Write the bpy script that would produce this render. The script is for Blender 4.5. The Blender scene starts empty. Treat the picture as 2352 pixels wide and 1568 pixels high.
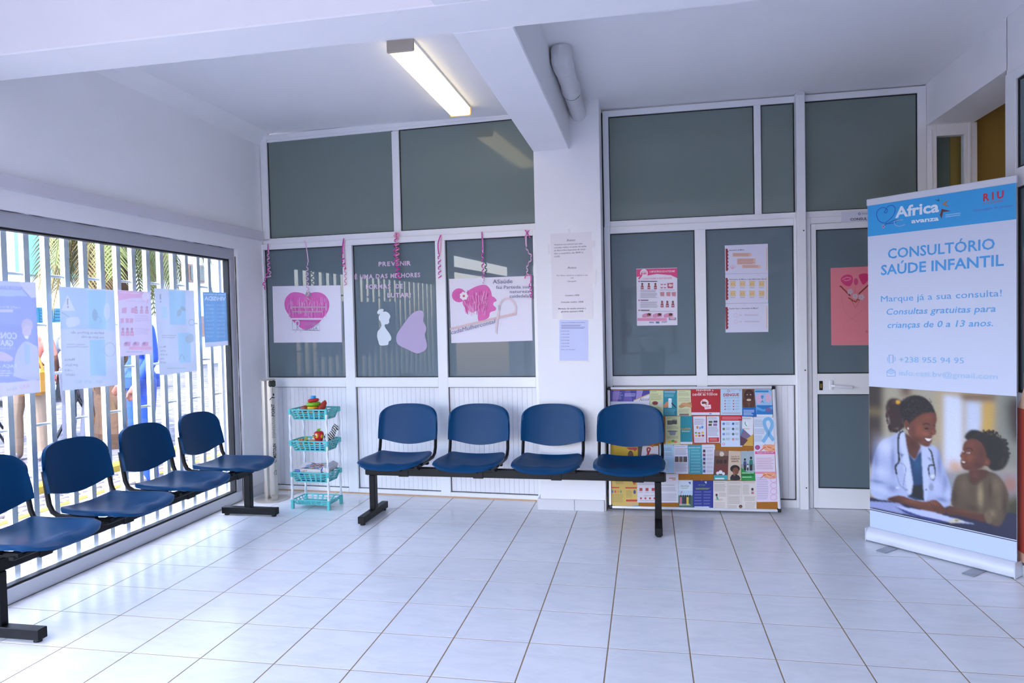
import bpy, bmesh, math, random
import numpy as np
from mathutils import Vector, Matrix, geometry
random.seed(7)
R_ = math.radians
SC = bpy.context.scene
COL = SC.collection

# ------------------------------------------------------------------ camera
T = 0.345                                   # edge of one floor tile in metres
F_PX = 1593.80
CAM = Vector((3.54767, -7.642625, 4.11523)) * T
CR_ = ((0.98138576, 0.19073193, -0.0224349),      # camera right
       (-0.01656836, -0.03229748, -0.99934096),   # camera down
       (-0.19133082, 0.9811107, -0.02853617))     # camera forward
cd = bpy.data.cameras.new('camera')
cd.sensor_fit = 'HORIZONTAL'; cd.sensor_width = 36.0
cd.lens = F_PX / 2352 * 36.0
cd.clip_start = 0.05; cd.clip_end = 300
cam = bpy.data.objects.new('camera', cd)
COL.objects.link(cam)
rx, dn, fw = [Vector(v) for v in CR_]
cam.matrix_world = Matrix(((rx.x, -dn.x, -fw.x, CAM.x), (rx.y, -dn.y, -fw.y, CAM.y),
                           (rx.z, -dn.z, -fw.z, CAM.z), (0, 0, 0, 1)))
SC.camera = cam

# ------------------------------------------------------------------ light
w = bpy.data.worlds.new('sky'); SC.world = w; w.use_nodes = True
wn = w.node_tree; wn.nodes.clear()
o_ = wn.nodes.new('ShaderNodeOutputWorld'); b_ = wn.nodes.new('ShaderNodeBackground')
s_ = wn.nodes.new('ShaderNodeTexSky'); s_.sky_type = 'NISHITA'
s_.sun_disc = False; s_.sun_elevation = R_(58); s_.sun_rotation = R_(200)
s_.air_density = 1.0; s_.dust_density = 2.5; s_.ozone_density = 1.2
tint = wn.nodes.new('ShaderNodeMix'); tint.data_type = 'RGBA'; tint.blend_type = 'MULTIPLY'; tint.inputs['Factor'].default_value = 1.0
tint.inputs['B'].default_value = (0.93, 0.91, 1.0, 1)
wn.links.new(s_.outputs[0], tint.inputs['A']); wn.links.new(tint.outputs['Result'], b_.inputs[0]); b_.inputs[1].default_value = 0.72
wn.links.new(b_.outputs[0], o_.inputs[0])
sd = bpy.data.lights.new('sun', 'SUN'); sd.energy = 2.3; sd.angle = R_(0.6); sd.color = (0.82, 0.82, 1.0)
sun = bpy.data.objects.new('sun', sd); COL.objects.link(sun)
sun.rotation_euler = Vector((-0.16, -0.45, 0.95)).to_track_quat('Z', 'Y').to_euler()
sun.location = (-6, -6, 12)
def portal(name, loc, rot, sx, sy):
    d = bpy.data.lights.new(name, 'AREA'); d.shape = 'RECTANGLE'; d.size = sx; d.size_y = sy
    d.cycles.is_portal = True
    o = bpy.data.objects.new(name, d); COL.objects.link(o); o.location = loc; o.rotation_euler = rot
portal('window_portal', (-2.30, 0.8, 1.05), (0, R_(-90), 0), 2.1, 3.6)
portal('entrance_portal', (-2.30, -2.95, 1.25), (0, R_(-90), 0), 2.6, 3.2)
portal('back_portal', (-0.75, -5.3, 1.25), (R_(90), 0, 0), 2.4, 2.6)
vs = SC.view_settings
SC.display_settings.display_device = 'sRGB'
vs.view_transform = 'Standard'; vs.look = 'None'; vs.gamma = 1.0; vs.use_curve_mapping = False
vs.exposure = 1.56
cy = SC.cycles
cy.use_denoising = True; cy.max_bounces = 10; cy.diffuse_bounces = 6; cy.glossy_bounces = 4
cy.transparent_max_bounces = 16; cy.caustics_reflective = False; cy.caustics_refractive = False
cy.sample_clamp_indirect = 6.0

# ------------------------------------------------------------------ photo pixel -> point on a known plane
def ray(u, v):
    return rx * ((u - 1176) / F_PX) + dn * ((v - 784) / F_PX) + fw
def on(u, v, p, n):
    d = ray(u, v); p = Vector(p); n = Vector(n)
    return CAM + d * ((p - CAM).dot(n) / d.dot(n))
def onY(u, v, y): return on(u, v, (0, y, 0), (0, 1, 0))
def onX(u, v, x): return on(u, v, (x, 0, 0), (1, 0, 0))
def onZ(u, v, z): return on(u, v, (0, 0, z), (0, 0, 1))

# ------------------------------------------------------------------ materials
def lin(c):
    return c / 12.92 if c <= 0.04045 else ((c + 0.055) / 1.055) ** 2.4
def hexc(h):
    h = h.lstrip('#'); return tuple(lin(int(h[i:i + 2], 16) / 255) for i in (0, 2, 4))
MATS = {}
def mat(name, col, rough=0.5, metal=0.0, spec=0.5, noise=0.0, nscale=8.0, bump=0.0, bscale=60.0, emit=None, estr=0.0, alpha=None):
    if name in MATS: return MATS[name]
    m = bpy.data.materials.new(name); m.use_nodes = True; nt = m.node_tree
    p = nt.nodes['Principled BSDF']
    c = hexc(col) if isinstance(col, str) else col
    p.inputs['Base Color'].default_value = (*c, 1); p.inputs['Roughness'].default_value = rough
    p.inputs['Metallic'].default_value = metal; p.inputs['Specular IOR Level'].default_value = spec
    if emit: p.inputs['Emission Color'].default_value = (*hexc(emit), 1); p.inputs['Emission Strength'].default_value = estr
    if noise or bump:
        tc = nt.nodes.new('ShaderNodeTexCoord')
    if noise:
        nz = nt.nodes.new('ShaderNodeTexNoise'); nz.inputs['Scale'].default_value = nscale; nz.inputs['Detail'].default_value = 4
        nt.links.new(tc.outputs['Object'], nz.inputs['Vector'])
        mx = nt.nodes.new('ShaderNodeMix'); mx.data_type = 'RGBA'
        mx.inputs['A'].default_value = (*[x * (1 - noise) for x in c], 1); mx.inputs['B'].default_value = (*[min(1, x * (1 + noise)) for x in c], 1)
        nt.links.new(nz.outputs['Fac'], mx.inputs['Factor']); nt.links.new(mx.outputs['Result'], p.inputs['Base Color'])
    if bump:
        n2 = nt.nodes.new('ShaderNodeTexNoise'); n2.inputs['Scale'].default_value = bscale; n2.inputs['Detail'].default_value = 3
        nt.links.new(tc.outputs['Object'], n2.inputs['Vector'])
        bp = nt.nodes.new('ShaderNodeBump'); bp.inputs['Strength'].default_value = bump; bp.inputs['Distance'].default_value = 0.01
        nt.links.new(n2.outputs['Fac'], bp.inputs['Height']); nt.links.new(bp.outputs['Normal'], p.inputs['Normal'])
    MATS[name] = m
    return m

mat('plaster', '#f1f1f3', 0.75, noise=0.03, nscale=3, bump=0.12, bscale=25)
mat('plaster_ceiling', '#f1f1f3', 0.8, noise=0.02, nscale=2)
mat('aluminium_white', '#eceef1', 0.35, noise=0.015, nscale=5)
mat('aluminium_grey', '#b4b5bd', 0.45, metal=0.0, noise=0.06, nscale=9)
mat('aluminium_grey_lit', '#d3d4da', 0.45)  # lighter copy of the frame grey, floor bounce painted into the bottom rail
mat('gasket', '#15171a', 0.6)
mat('panel_white', '#e9eaef', 0.42)
mat('black_metal', '#0c0c0f', 0.45, spec=0.25, noise=0.1, nscale=20)
mat('black_rubber', '#0d0d0f', 0.7)
mat('steel', '#c9c3ba', 0.36, metal=0.65, noise=0.05, nscale=14)
mat('chrome', '#d0d0d2', 0.15, metal=1.0)
mat('aqua_plastic', '#5cc0c0', 0.4)
mat('white_plastic', '#e6e8ee', 0.4)
mat('paper', '#e9e8ee', 0.7)
mat('bar_paint', '#e9edf0', 0.5)
mat('ledge_paint', '#d4d1d8', 0.8, noise=0.03, nscale=4)
mat('skirting', '#d8d8dc', 0.3, noise=0.06, nscale=5)
mat('black_plastic', '#111214', 0.45)
mat('cork', '#a5691f', 0.85, noise=0.25, nscale=120)
mat('alu_trim', '#dcdee4', 0.3, metal=0.25)
mat('brass', '#a5863f', 0.35, metal=1.0)
mat('pipe_paint', '#dddde0', 0.55, noise=0.05, nscale=12)
mat('dark_crack', '#4a3a30', 0.9)
mat('ochre_wall', '#a08544', 0.8, noise=0.05, nscale=2)
mat('stain', '#c9a27c', 0.8, noise=0.2, nscale=30)

def mat_blue():
    m = mat('blue_plastic', '#033d68', 0.36, spec=0.16, noise=0.04, nscale=3, bump=0.05, bscale=350)
    return m
mat_blue()

def mat_tile():
    m = bpy.data.materials.new('floor_tile'); m.use_nodes = True; nt = m.node_tree; p = nt.nodes['Principled BSDF']
    tc = nt.nodes.new('ShaderNodeTexCoord'); oi = nt.nodes.new('ShaderNodeObjectInfo')
    ad = nt.nodes.new('ShaderNodeVectorMath'); ad.operation = 'ADD'
    sc = nt.nodes.new('ShaderNodeVectorMath'); sc.operation = 'SCALE'; sc.inputs[3].default_value = 50.0
    cb = nt.nodes.new('ShaderNodeCombineXYZ')
    for i in range(3): nt.links.new(oi.outputs['Random'], cb.inputs[i])
    nt.links.new(cb.outputs[0], sc.inputs[0]); nt.links.new(tc.outputs['Object'], ad.inputs[0]); nt.links.new(sc.outputs[0], ad.inputs[1])
    mp = nt.nodes.new('ShaderNodeMapping'); mp.inputs['Scale'].default_value = (3, 9, 3); mp.inputs['Rotation'].default_value = (0, 0, 0.5)
    nt.links.new(ad.outputs[0], mp.inputs[0])
    nz = nt.nodes.new('ShaderNodeTexNoise'); nz.inputs['Scale'].default_value = 1.6; nz.inputs['Detail'].default_value = 7; nz.inputs['Roughness'].default_value = 0.65; nz.inputs['Distortion'].default_value = 0.8
    nt.links.new(mp.outputs[0], nz.inputs['Vector'])
    cr = nt.nodes.new('ShaderNodeValToRGB'); cr.color_ramp.elements[0].position = 0.3; cr.color_ramp.elements[1].position = 0.58
    cr.color_ramp.elements[0].color = (*hexc('#dfe1e5'), 1); cr.color_ramp.elements[1].color = (*hexc('#eaebee'), 1)
    nt.links.new(nz.outputs['Fac'], cr.inputs[0]); nt.links.new(cr.outputs[0], p.inputs['Base Color'])
    p.inputs['Roughness'].default_value = 0.22; p.inputs['Specular IOR Level'].default_value = 0.5
    MATS['floor_tile'] = m
mat_tile()
mat('grout', '#9a8262', 0.9, noise=0.2, nscale=40)

def mat_pane():            # dark grey-green tinted glazing, glossy front
    m = bpy.data.materials.new('tinted_pane'); m.use_nodes = True; p = m.node_tree.nodes['Principled BSDF']
    p.inputs['Base Color'].default_value = (*hexc('#687880'), 1); p.inputs['Roughness'].default_value = 0.012
    p.inputs['IOR'].default_value = 1.46
    MATS['tinted_pane'] = m
    m = bpy.data.materials.new('frosted_pane'); m.use_nodes = True; p = m.node_tree.nodes['Principled BSDF']
    p.inputs['Base Color'].default_value = (*hexc('#768480'), 1); p.inputs['Roughness'].default_value = 0.07
    p.inputs['IOR'].default_value = 1.5
    MATS['frosted_pane'] = m
    m = bpy.data.materials.new('clear_glass'); m.use_nodes = True; nt = m.node_tree; nt.nodes.remove(nt.nodes['Principled BSDF'])
    tr = nt.nodes.new('ShaderNodeBsdfTransparent'); tr.inputs[0].default_value = (0.93, 0.96, 0.96, 1)
    gl = nt.nodes.new('ShaderNodeBsdfGlossy'); gl.inputs['Roughness'].default_value = 0.02
    lw = nt.nodes.new('ShaderNodeLayerWeight'); lw.inputs[0].default_value = 0.5
    pw = nt.nodes.new('ShaderNodeMath'); pw.operation = 'POWER'; pw.inputs[1].default_value = 5.0
    fr = nt.nodes.new('ShaderNodeMath'); fr.operation = 'MULTIPLY_ADD'; fr.inputs[1].default_value = 0.9; fr.inputs[2].default_value = 0.03
    nt.links.new(lw.outputs['Facing'], pw.inputs[0]); nt.links.new(pw.outputs[0], fr.inputs[0])
    mx = nt.nodes.new('ShaderNodeMixShader')
    nt.links.new(fr.outputs[0], mx.inputs[0]); nt.links.new(tr.outputs[0], mx.inputs[1]); nt.links.new(gl.outputs[0], mx.inputs[2])
    nt.links.new(mx.outputs[0], nt.nodes['Material Output'].inputs[0])
    MATS['clear_glass'] = m
mat_pane()

def mat_print():
    for nm, rough, trans in (('print', 0.5, 0.0), ('print_gloss', 0.28, 0.0), ('print_thin', 0.6, 0.28), ('paper_thin', 0.7, 0.28)):
        m = bpy.data.materials.new(nm); m.use_nodes = True; nt = m.node_tree; p = nt.nodes['Principled BSDF']
        at = nt.nodes.new('ShaderNodeAttribute'); at.attribute_name = 'ink'
        nt.links.new(at.outputs['Color'], p.inputs['Base Color']); p.inputs['Roughness'].default_value = rough
        if trans:
            tl = nt.nodes.new('ShaderNodeBsdfTranslucent'); nt.links.new(at.outputs['Color'], tl.inputs[0])
            mx = nt.nodes.new('ShaderNodeMixShader'); mx.inputs[0].default_value = trans
            nt.links.new(p.outputs[0], mx.inputs[1]); nt.links.new(tl.outputs[0], mx.inputs[2])
            nt.links.new(mx.outputs[0], nt.nodes['Material Output'].inputs[0])
        MATS[nm] = m
mat_print()

# ------------------------------------------------------------------ geometry helpers
class MB:
    def __init__(s): s.v = []; s.f = []; s.mi = []
    def add(s, vs, fs, mi=0):
        k = len(s.v); s.v += [Vector(v) for v in vs]
        for f in fs: s.f.append([i + k for i in f]); s.mi.append(mi)
        return s
    def box(s, x0, x1, y0, y1, z0, z1, M=None, mi=0, bev=0.0):
        if bev > 0:
            b = min(bev, (x1 - x0) / 2.01, (y1 - y0) / 2.01, (z1 - z0) / 2.01)
            pts = []
            for sx in (0, 1):
                for sy in (0, 1):
                    for sz in (0, 1):
                        X = x1 if sx else x0; Y = y1 if sy else y0; Z = z1 if sz else z0
                        dx = -b if sx else b; dy = -b if sy else b; dz = -b if sz else b
                        pts += [(X, Y + dy, Z + dz), (X + dx, Y, Z + dz), (X + dx, Y + dy, Z)]
            bm = bmesh.new()
            for q in pts: bm.verts.new(q)
            r = bmesh.ops.convex_hull(bm, input=bm.verts)
            bm.verts.ensure_lookup_table(); bm.verts.index_update()
            vs = [v.co.copy() for v in bm.verts]; fs = [[v.index for v in f.verts] for f in bm.faces]; bm.free()
        else:
            vs = [Vector((x, y, z)) for x in (x0, x1) for y in (y0, y1) for z in (z0, z1)]
            fs = [(0, 1, 3, 2), (4, 6, 7, 5), (0, 4, 5, 1), (2, 3, 7, 6), (0, 2, 6, 4), (1, 5, 7, 3)]
        if M is not None: vs = [M @ Vector(v) for v in vs]
        return s.add(vs, fs, mi)
    def tube(s, path, r, n=8, cap=True, mi=0, flat=None, twist=0.0):
        path = [Vector(p) for p in path]; m = len(path); vs = []
        rr = r if isinstance(r, (list, tuple)) else [r] * m
        up = None
        for i, p in enumerate(path):
            t = (path[min(i + 1, m - 1)] - path[max(i - 1, 0)]).normalized()
            if up is None:
                up = Vector((0, 0, 1)) if abs(t.z) < 0.9 else Vector((1, 0, 0))
            a = (up - t * up.dot(t)).normalized(); bb = t.cross(a); up = a
            fx = flat or (1, 1); tw = twist * i
            for k in range(n):
                an = 2 * math.pi * k / n
                q = (math.cos(an) * fx[0], math.sin(an) * fx[1])
                c_, s__ = math.cos(tw), math.sin(tw)
                vs.append(p + a * ((q[0] * c_ - q[1] * s__) * rr[i]) + bb * ((q[0] * s__ + q[1] * c_) * rr[i]))
        fs = []
        for i in range(m - 1):
            for k in range(n):
                fs.append((i * n + k, i * n + (k + 1) % n, (i + 1) * n + (k + 1) % n, (i + 1) * n + k))
        if cap: fs += [tuple(range(n))[::-1], tuple((m - 1) * n + k for k in range(n))]
        return s.add(vs, fs, mi)
    def lathe(s, prof, n=20, M=None, mi=0, lobes=0, lamp=0.0):
        vs = []
        for (r, z) in prof:
            for k in range(n):
                a = 2 * math.pi * k / n; q = r * (1 + lamp * math.cos(lobes * a))
                vs.append(Vector((q * math.cos(a), q * math.sin(a), z)))
        m = len(prof); fs = []
        for i in range(m - 1):
            for k in range(n): fs.append((i * n + k, i * n + (k + 1) % n, (i + 1) * n + (k + 1) % n, (i + 1) * n + k))
        fs += [tuple(range(n))[::-1], tuple((m - 1) * n + k for k in range(n))]
        if M is not None: vs = [M @ v for v in vs]
        return s.add(vs, fs, mi)
    def ball(s, c, r, sc=(1, 1, 1), n=12, mi=0, M=None):
        pr = [(math.sin(math.pi * i / n) * r, -math.cos(math.pi * i / n) * r) for i in range(n + 1)]
        pr[0] = (r * 0.02, -r); pr[-1] = (r * 0.02, r)
        m = Matrix.Translation(Vector(c)) @ (M or Matrix.Identity(4)) @ Matrix.Diagonal((*sc, 1))
        return s.lathe(pr, n + 4, m, mi)
    def prism(s, pts, y0, y1, M=None, mi=0):       # polygon in x,z extruded along y
        n = len(pts); vs = [Vector((x, y0, z)) for x, z in pts] + [Vector((x, y1, z)) for x, z in pts]
        tris = geometry.tessellate_polygon([[Vector((x, z, 0)) for x, z in pts]])
        fs = [tuple(t) for t in tris] + [tuple(i + n for i in t[::-1]) for t in tris]
        fs += [(i, (i + 1) % n, n + (i + 1) % n, n + i) for i in range(n)]
        if M is not None: vs = [M @ v for v in vs]
        return s.add(vs, fs, mi)
    def shell(s, fn, nu, nv, th, mi=0):            # closed plate over fn(u,v)->point, thickness th(u,v) or th along the normal
        P = [[Vector(fn(i / nu, j / nv)) for i in range(nu + 1)] for j in range(nv + 1)]
        top, bot = [], []
        for j in range(nv + 1):
            for i in range(nu + 1):
                du = P[j][min(i + 1, nu)] - P[j][max(i - 1, 0)]; dv = P[min(j + 1, nv)][i] - P[max(j - 1, 0)][i]
                nn = du.cross(dv); nn = nn.normalized() if nn.length > 1e-12 else Vector((0, 0, 1))
                top.append(P[j][i]); bot.append(P[j][i] - nn * th)
        W = nu + 1; N = len(top); fs = []
        for j in range(nv):
            for i in range(nu):
                a, b, c, d = j * W + i, j * W + i + 1, (j + 1) * W + i + 1, (j + 1) * W + i
                fs.append((a, b, c, d)); fs.append((d + N, c + N, b + N, a + N))
        ring = [i for i in range(W)] + [j * W + nu for j in range(1, nv + 1)] + [nv * W + i for i in range(nu - 1, -1, -1)] + [j * W for j in range(nv - 1, 0, -1)]
        for k in range(len(ring)):
            a, b = ring[k], ring[(k + 1) % len(ring)]; fs.append((b, a, a + N, b + N))
        return s.add(top + bot, fs, mi)
    def xf(s, M):
        s.v = [M @ v for v in s.v]; return s

WM = {}
def put(o, parent):
    COL.objects.link(o)
    if parent is not None:
        o.parent = parent; o.matrix_parent_inverse = WM[parent.name].inverted()
def obj(name, mb, m, parent=None, smooth=False, auto=None, label=None, cat=None, group=None, kind=None, base=False):
    """links the collected shape (given in world space) as one mesh object, origin at its middle"""
    me = bpy.data.meshes.new(name)
    xs = [v.x for v in mb.v]; ys = [v.y for v in mb.v]; zs = [v.z for v in mb.v]
    c = Vector(((min(xs) + max(xs)) / 2, (min(ys) + max(ys)) / 2, min(zs) if parent is None else (min(zs) + max(zs)) / 2))
    me.from_pydata([v - c for v in mb.v], [], mb.f)
    ms = m if isinstance(m, (list, tuple)) else [m]
    for q in ms: me.materials.append(MATS[q] if isinstance(q, str) else q)
    if len(ms) > 1: me.polygons.foreach_set('material_index', mb.mi)
    if smooth: me.polygons.foreach_set('use_smooth', [True] * len(me.polygons))
    me.update()
    bm = bmesh.new(); bm.from_mesh(me); bmesh.ops.recalc_face_normals(bm, faces=bm.faces)
    if auto:
        for e in bm.edges:
            if len(e.link_faces) == 2 and e.calc_face_angle(0) > R_(auto): e.smooth = False
    bm.to_mesh(me); bm.free()
    o = bpy.data.objects.new(name, me); o.location = c
    put(o, parent)
    WM[o.name] = Matrix.Translation(c)
    tag(o, label, cat, group, kind)
    return o
def tag(o, label=None, cat=None, group=None, kind=None):
    if label: o['label'] = label
    if cat: o['category'] = cat
    if group: o['group'] = group
    if kind: o['kind'] = kind
def thing(name, label=None, cat=None, loc=(0, 0, 0), group=None, kind=None):
    o = bpy.data.objects.new(name, None); o.empty_display_size = 0.1
    o.location = loc; COL.objects.link(o); WM[o.name] = Matrix.Translation(Vector(loc))
    tag(o, label, cat, group, kind); return o
def copy_tree(o, parent=None):
    c = o.copy(); COL.objects.link(c); c.parent = parent
    if parent is not None: c.matrix_parent_inverse = o.matrix_parent_inverse.copy()
    for ch in list(o.children): copy_tree(ch, c)
    return c
def BX(x0, x1, y0, y1, z0, z1, bev=0.0): return MB().box(min(x0, x1), max(x0, x1), min(y0, y1), max(y0, y1), min(z0, z1), max(z0, z1), bev=bev)

# ------------------------------------------------------------------ flat print: shapes and lettering on a sheet
_TX = {}
def glyphs(txt, bold=0.0):
    k = (txt, bold)
    if k in _TX: return _TX[k]
    cu = bpy.data.curves.new('lettering', 'FONT'); cu.body = txt; cu.resolution_u = 2; cu.offset = bold; cu.fill_mode = 'FRONT'
    ob = bpy.data.objects.new('lettering', cu)
    me = bpy.data.meshes.new_from_object(ob)
    vs = [v.co.copy() for v in me.vertices]; fs = [tuple(p.vertices) for p in me.polygons]
    bpy.data.objects.remove(ob); bpy.data.curves.remove(cu); bpy.data.meshes.remove(me)
    x0 = min([v.x for v in vs] or [0]); x1 = max([v.x for v in vs] or [1])
    _TX[k] = (vs, fs, x0, max(x1 - x0, 1e-4)); return _TX[k]
CAPH = 0.7
def smooth_loop(pts, n=5, closed=True):
    out = []; m = len(pts); rng = range(m if closed else m - 1)
    for i in rng:
        g = lambda k: pts[k % m] if closed else pts[max(0, min(m - 1, k))]
        p0, p1, p2, p3 = g(i - 1), g(i), g(i + 1), g(i + 2)
        for t in range(n):
            t /= n
            out.append(tuple(0.5 * (2 * p1[a] + (p2[a] - p0[a]) * t + (2 * p0[a] - 5 * p1[a] + 4 * p2[a] - p3[a]) * t * t + (3 * p1[a] - p0[a] - 3 * p2[a] + p3[a]) * t ** 3) for a in (0, 1)))
    if not closed: out.append(tuple(pts[-1]))
    return out
class Canvas:
    """collects coloured flat shapes on a plane; points are photo pixels (through a crop) or plane metres"""
    def __init__(s, org, ex, ey, crop=(0, 0, 1), local=False):
        s.o = Vector(org); s.ex = Vector(ex).normalized(); s.ey = Vector(ey).normalized(); s.n = s.ex.cross(s.ey)
        s.crop = crop; s.local = local; s.v = []; s.f = []; s.c = []; s.layer = 0; s.pale = 0.0
        if s.n.dot(CAM - s.o) < 0: s.n = -s.n
    def m(s, p):
        if s.local: return (p[0], p[1])
        ox, oy, k = s.crop
        q = on(ox + p[0] * k, oy + p[1] * k, s.o, s.n) - s.o
        return (q.dot(s.ex), q.dot(s.ey))
    def w(s, q, h=0.0): return s.o + s.ex * q[0] + s.ey * q[1] + s.n * h
    def _add(s, q2, fs, col):
        h = 0.0005 + 0.00005 * s.layer; s.layer += 1
        k = len(s.v); s.v += [s.w(q, h) for q in q2]
        c = hexc(col) if isinstance(col, str) else col
        if s.pale: c = tuple(x + (0.92 - x) * s.pale for x in c)
        for f in fs: s.f.append([i + k for i in f]); s.c.append(c)
    def poly(s, pts, col, smooth=0):
        if smooth: pts = smooth_loop(pts, smooth)
        q = [s.m(p) for p in pts]
        s._add(q, [tuple(t) for t in geometry.tessellate_polygon([[Vector((a, b, 0)) for a, b in q]])], col)
    def rect(s, x0, y0, x1, y1, col): s.poly([(x0, y0), (x1, y0), (x1, y1), (x0, y1)], col)
    def ell(s, cx, cy, rx_, ry, col, n=16, rot=0.0):
        s.poly([(cx + rx_ * math.cos(a) * math.cos(rot) - ry * math.sin(a) * math.sin(rot), cy + rx_ * math.cos(a) * math.sin(rot) + ry * math.sin(a) * math.cos(rot)) for a in [2 * math.pi * i / n for i in range(n)]], col)
    def stroke(s, pts, wd, col, smooth=0, closed=False):
        if smooth: pts = smooth_loop(pts, smooth, closed)
        if closed: pts = list(pts) + [pts[0]]
        q = [Vector(s.m(p)) for p in pts]
        s0 = Vector(s.m((pts[0][0] + wd, pts[0][1]))); ww = (s0 - q[0]).length / 2
        L = []
        for i in range(len(q)):
            t = (q[min(i + 1, len(q) - 1)] - q[max(i - 1, 0)]); t = t.normalized() if t.length > 0 else Vector((1, 0))
            nn = Vector((-t.y, t.x)) * ww; L.append((q[i] + nn, q[i] - nn))
        vs = [p for ab in L for p in ab]
        s._add(vs, [(2 * i, 2 * i + 1, 2 * i + 3, 2 * i + 2) for i in range(len(q) - 1)], col)
    def text(s, txt, p0, p1, cap, col, bold=0.0, shear=0.0):
        """baseline from p0 to p1, letters cap high (same units as the points)"""
        vs, fs, x0, wd = glyphs(txt, bold)
        a = Vector(s.m(p0)); b = Vector(s.m(p1)); up = Vector(s.m((p0[0], p0[1] - (cap if not s.local else -cap)))) - a
        ax = (b - a); hh = up.length / CAPH; upn = up.normalized()
        q = [a + ax * ((v.x - x0) / wd) + upn * (v.y * hh) + ax.normalized() * (v.y * hh * shear) for v in vs]
        s._add(q, fs, col)
    def lines(s, x0, y0, x1, y1, n, col, th=0.35, ragged=0.15, skew=0.0):
        """n lines of small print as strips"""
        dy = (y1 - y0) / n
        for i in range(n):
            e = x1 - (x1 - x0) * random.random() * ragged
            s.poly([(x0, y0 + dy * i), (e, y0 + dy * i + skew), (e, y0 + dy * (i + th) + skew), (x0, y0 + dy * (i + th))], col); s.layer -= 1
        s.layer += 1
    def build(s, name, parent, material='print'):
        if not s.v: return None
        me = bpy.data.meshes.new(name)
        c = sum(s.v, Vector()) / len(s.v)
        me.from_pydata([v - c for v in s.v], [], s.f); me.materials.append(MATS[material])
        at = me.color_attributes.new('ink', 'FLOAT_COLOR', 'CORNER')
        k = 0; buf = []
        for f, col in zip(s.f, s.c): buf += [*col, 1.0] * len(f)
        at.data.foreach_set('color', buf); me.update()
        o = bpy.data.objects.new(name, me); o.location = c; put(o, parent); WM[o.name] = Matrix.Translation(c)
        return o
def sheet(name, label, cat, cv, corners, col, draw=None, group=None, th=0.0006, material='paper_sheet', pm='print', lift=0.0, bow=0.0):
    """a thin sheet on the canvas plane; corners TL,TR,BR,BL in canvas points; print is its child"""
    q = [cv.m(p) for p in corners]
    mb = MB(); n = 6
    top = []
    for j in range(2):
        for i in range(n + 1):
            t = i / n
            a = Vector(q[0]).lerp(Vector(q[1]), t) if j == 0 else Vector(q[3]).lerp(Vector(q[2]), t)
            top.append(a)
    vs = [cv.w(p, lift) for p in top] + [cv.w(p, lift - th) for p in top]
    N = len(top); W = n + 1; fs = []
    for i in range(n): fs += [(i, i + 1, W + i + 1, W + i), (N + W + i, N + W + i + 1, N + i + 1, N + i)]
    for i in range(n): fs += [(i + 1, i, N + i, N + i + 1), (W + i, W + i + 1, N + W + i + 1, N + W + i)]
    fs += [(0, W, N + W, N), (W - 1, N + W - 1, N + 2 * W - 1, 2 * W - 1)]
    mb.add(vs, fs)
    mname = material + '_' + col.strip('#')
    if mname not in MATS:
        if material == 'paper_thin':
            m = MATS['paper_thin'].copy(); m.name = mname
            at = [x for x in m.node_tree.nodes if x.type == 'ATTRIBUTE'][0]
            rgb = m.node_tree.nodes.new('ShaderNodeRGB'); rgb.outputs[0].default_value = (*hexc(col), 1)
            for l in list(m.node_tree.links):
                if l.from_node == at: m.node_tree.links.new(rgb.outputs[0], l.to_socket)
            MATS[mname] = m
        else: mat(mname, col, 0.55)
    o = obj(name, mb, mname, label=label, cat=cat, group=group)
    if draw:
        draw(cv); cv.build('print', o, pm)
    return o

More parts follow.
